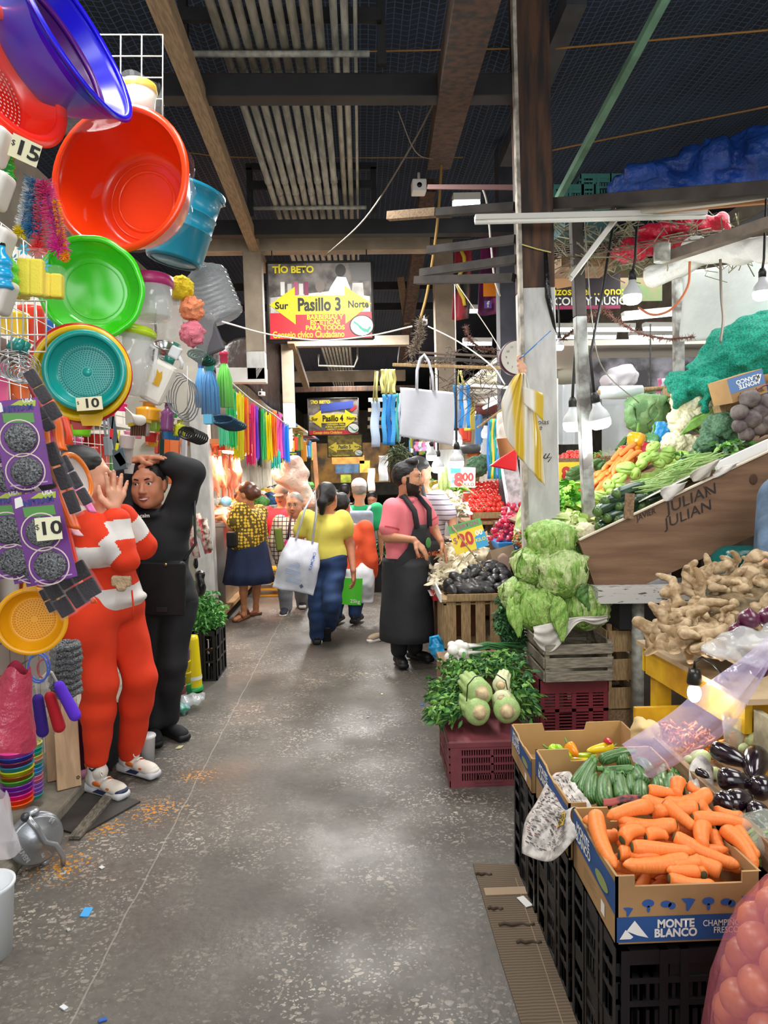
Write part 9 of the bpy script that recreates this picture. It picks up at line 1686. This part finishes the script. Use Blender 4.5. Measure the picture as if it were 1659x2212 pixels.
tag(B().box(at(1365,605,6.8),(pm(130,6.8),.02,pm(90,6.8))).obj('banner',M('banner_green','#6f8a58',.6,noise=(7,.6),col2='#9a8066')),'faded green printed banner right of the dark banner','banner')
for u0,u1,v0,v1,Y,cols,lab in((976,1012,520,690,7.6,('#a3303c','#2c2a26','#c9b04a'),'red and black printed banner left of the dark post'),(1032,1075,490,680,7.8,('#8a2a6a','#5a2350','#d0503a'),'purple printed banner with orange square beside the dark post')):
 t=thing('banner',lab,'banner',at(u0,v0,Y));B().grid(lambda u,v:at(u0+(u1-u0)*u+8*(1-v),v0+(v1-v0)*v,Y)+V((0,.05*math.sin(5*u),0)),8,16).obj('cloth',M('ban'+cols[0],cols[0],.6,noise=(4,.6,.42,.58),col2=cols[1]),t,solid=.006)
 if u0>1000:mx=plane_mx(at(1062,628,Y-.08),(0,-1,0));flat('orange_square',mx,((-.09,-.06),(.09,-.06),(.09,.08),(-.09,.08)),M('banner_orange','#ee8a1c',.5),t);mx2=plane_mx(at(1054,658,Y-.08),(0,-1,0));flat('purple_square',mx2,((-.04,-.04),(.04,-.04),(.04,.04),(-.04,.04)),M('banner_violet','#6a4aa0',.5),t);text('lettering','f',.09,mx2@Matrix.Translation((0,0,.004)),WPR,t,bold=.03)
 else:B().tube([at(u0+20+8*math.sin(k),v0+20+15*k,Y-.06)for k in range(9)],.02,6).obj('yellow_scroll',M('banner_yellow','#d8bd3a',.5),t)
CUR=clear('#e6eef4',.5,.2)
for u0,u1,v0,v1,Y,lab in((1300,1432,862,985,6.2,'translucent plastic curtain behind the bell peppers'),(1205,1265,830,960,6.4,'translucent plastic curtain between column and slim post')):tag(B().grid(lambda u,v:at(u0+(u1-u0)*u,v0+(v1-v0)*v,Y)+V((0,.03*math.sin(8*u),0)),16,6).obj('plastic_curtain',CUR),lab,'curtain')
t=thing('plastic_roll','roll of clear plastic film hanging on a wooden bar','roll',at(1340,845,5.9));B().cyl(at(1296,848,5.9),at(1386,846,5.9),pm(14,5.9),n=20).obj('film_roll',M('film_roll','#c9d4d6',.25,coat=.3),t);B().cyl(at(1290,848,5.9),at(1440,838,5.9),.018,n=10).obj('bar',LW,t)
tag(B().box(at(1400,825,8),(1.6,.3,.5)).obj('storage_heap',M('dark_heap','#3c3a3c',.8,noise=(5,.6),col2='#8a8890')),'dark bundles stored under the back stall lamps','bundle');strips('pink striped bags hanging beside the cauliflower',(1420,1452,818,880),5.9,[M('pink_stripe'),M('stripe_pale')],4)
tag(sdf('white_bundle',[eli(at(1345,812,7.5),(.16,.1,.12)),eli(at(1320,822,7.5),(.1,.1,.07))],.015,M('white_bundle','#c9c6cc',.6),disp=wob3(25,.02)),'pale wrapped bundle under the tube lamps','bundle')
# ---- poultry stall and far stalls
STN=M('stainless','#9d9a98',.3,metal=.8,noise=(4,.15));t=thing('stall_counter','stainless steel counter of the poultry stall','counter',(-1.9,8.6,0));B().box((-1.9,8.7,.5),(.9,2.5,.92)).obj('front_panel',STN,t);B().box((-1.88,8.7,.98),(.98,2.55,.05)).obj('worktop',STN,t,bev=.01)
t=thing('wooden_step','low wooden step in front of the poultry stall','step',(-1.5,8.4,0));b=B();b.box((-1.54,8.3,.13),(.32,2.4,.04));b.obj('tread',M('step_wood','#b98f5c',.75,noise=(4,.25)),t);[B().box((-1.54,y,.055),(.26,.05,.11)).obj('foot',WW,t)for y in(7.25,8.4,9.4)]
struct(tile(M('stall_tile','#e2d8c8',.35),.2,'#9a8f80','YZ')and B().box((-2.5,8.8,1.6),(.06,3,3.2)).obj('wall_poultry',M('stall_tile')))
t=thing('stall_canopy','orange lit wooden canopy of the poultry stall','canopy',(-1.5,8.5,1.9));B().box((-1.75,8.6,1.84),(.8,2.8,.05)).obj('shelf',M('canopy_wood','#c77a4a',.7),t);B().box((-1.34,8.6,1.80),(.04,2.8,.09)).obj('lip',M('canopy_wood'),t)
for i,(y,lab)in enumerate(((7.7,'glowing red-orange heat lamp at the near end of the poultry stall'),(9.0,'glowing red-orange heat lamp further along the poultry stall'))):
 t=thing('heat_lamp',lab,'lamp',(-1.5,y,1.76));B().box((-1.42,y,1.78),(.12,.55,.05)).obj('housing',plastic('#e8502a'),t);B().cyl((-1.42,y-.24,1.745),(-1.42,y+.24,1.745),.02,n=10).obj('tube',M('heat_glow','#ffb070',.4,emit=9),t);light('AREA','heat_light',(-1.5,y,1.70),16,(1,.62,.4),.1,(0,0,0),.5)
CHK_=M('raw_chicken','#e59a7c',.4,noise=(9,.15),sss=.1,coat=.2)
def chicken():
 return tag(sdf('chicken',[eli((0,0,-.14),(.065,.075,.1)),eli((0,-.02,-.22),(.05,.06,.06),k=.03),cap((-.03,0,-.06),(-.035,0,.06),.03,.016,k=.02),cap((.03,0,-.06),(.035,0,.06),.03,.016,k=.02),cap((-.035,0,.06),(-.03,0,.14),.012,.01),cap((.035,0,.06),(.03,0,.14),.012,.01),cap((-.06,0,-.16),(-.085,-.02,-.28),.022,.012,k=.02),cap((.06,0,-.16),(.085,-.02,-.28),.022,.012,k=.02),cap((0,0,-.26),(.01,-.01,-.4),.022,.016,k=.02)],.008,CHK_),'','chicken')
PK=Proto(chicken());
for i in range(10):PK.put(Matrix.Translation((-1.58-.14*(i%2),7.5+.2*i,1.6+.03*(i%3)))@E3(0,0,i*1.3).to_4x4(),0,'plucked chicken hanging from the rail of the poultry stall','hanging chickens')
for i in range(9):PK.put(Matrix.Translation((-1.55-.16*(i%2),7.6+.16*i,1.08))@E3(1.5,.3*i,i*1.7).to_4x4()@Matrix.Scale(.8,4),0,'plucked chicken lying on the steel counter','chickens on the counter')
bk=bpy.data.objects;tag(B().cyl((-1.6,7.45,1.72),(-1.6,9.7,1.72),.012,n=8).obj('hanging_rail',STL),'steel rail the chickens hang from','rail');tag(B().ell((-1.5,7.9,1.2),.06).obj('ball',plastic('#5aa8d8')),'blue round bag on the poultry counter','bag')
AWN=M('dark_awning','#1c1110',.4,noise=(3,.4),bump=(6,.8,.04),spec=.3)
tag(B().grid(lambda u,v:at(455+150*u,735+40*math.sin(u*9)*.2+150*v*(.4+.6*u),8.6+2*u)+V((0,.08*math.sin(14*u+2*v),0)),40,12).obj('plastic_awning',AWN,solid=.006),'rolled dark brown glossy plastic awning behind the tan post','awning')
tag(B().box(at(757,1000,27),(3,.1,1.5)).obj('shop_front',M('amber_front','#a8782a',.6,noise=(2,.5),col2='#4a3a2a')),'amber lit shop front at the far end of the aisle','shop front')
rr=random.Random(44);names=(('#c8402a','red'),('#d88a2a','orange'),('#4a8a3a','green'),('#c9b23a','yellow'),('#7a3a5a','purple'),('#d8d2c6','white'),('#3a6a9a','blue'))
for side in(-1,1):
 for k in range(7):
  y=(11.6 if side<0 else 10.6)+2.1*k;x0=1.3*side+(.25 if side>0 else-.25)
  t=thing('market_stall','distant market stall on the %s side, %s from the front'%('left' if side<0 else 'right',('first','second','third','fourth','fifth','sixth','seventh')[k]),'stall',(x0,y,0));B().box((x0+.5*side,y,.45),(1,1.9,.9)).obj('counter',M('cnt%d'%(k%3),('#7a6a58','#b9b2a6','#6a4a34')[k%3],.7),t);B().box((x0+1.1*side,y,1.6),(.06,2.0,3.2)).obj('back_panel',M('cream_wall'),t);B().box((x0+.45*side,y,2.55),(1.1,1.9,.06)).obj('awning',M('awn%d'%(k%4),('#d8d4c8','#8a3a3a','#3a5a7a','#c9a24a')[k%4],.7),t);B().cyl((x0+.4*side,y-.6,2.45),(x0+.4*side,y+.6,2.45),.025,n=8).obj('tube',TUB,t)
  for j in range(6):
   col,cn=rr.choice(names);q=V((x0+rr.uniform(.1,.8)*side,y-.8+.3*j,1.0));tag(sdf('produce_heap',[eli(q,(.16,.15,.14))],.03,M('hp'+col,col,.5,noise=(14,.4),bump=(30,.8,.03)),disp=wob3(40,.015,j)),'%s produce heap on a distant %s stall'%(cn,'left' if side<0 else 'right'),'produce','distant %s %s heaps'%('left' if side<0 else 'right',cn))
  for j in range(4):col,cn=rr.choice(names);q=V((x0+rr.uniform(0,.15)*side,y-.7+.45*j,2.15+rr.uniform(-.15,.15)));tag(B().box(q,(.1,.22,rr.uniform(.3,.55)),E3(0,rr.uniform(-.05,.05),rr.uniform(-.3,.3))).obj('hanging_bag',plastic(col),bev=.02),'%s goods hanging from a distant %s stall'%(cn,'left' if side<0 else 'right'),'goods','distant %s %s goods'%('left' if side<0 else 'right',cn))
t=thing('plastic_crate','yellow plastic crate on the floor behind the dotted blouse woman','crate',at(585,1270,8.6));c=at(585,1262,8.8);crate_=B();[crate_.box(c+V((0,0,-.12+.08*k)),(.34,.3,.02))for k in range(5)];[crate_.box(c+V((x,y,.04)),(.03,.03,.34))for x in(-.16,.16)for y in(-.14,.14)];crate_.obj('crate_wall',plastic('#e0a81c'),t)
herb('parsley_bunch','green herbs in a dark tub behind the man in green',[at(820,1195,8.8),at(825,1180,8.8)],(.08,.08,.08),240,.06,88);tag(B().box(at(822,1240,8.9),(.22,.3,.45)).obj('tub',BLKP),'dark tub holding green herbs by the aisle','tub')
for P_ in(PC,PZ,PE,PG,PA,PT,PR,PU,PY,PK):P_.done()
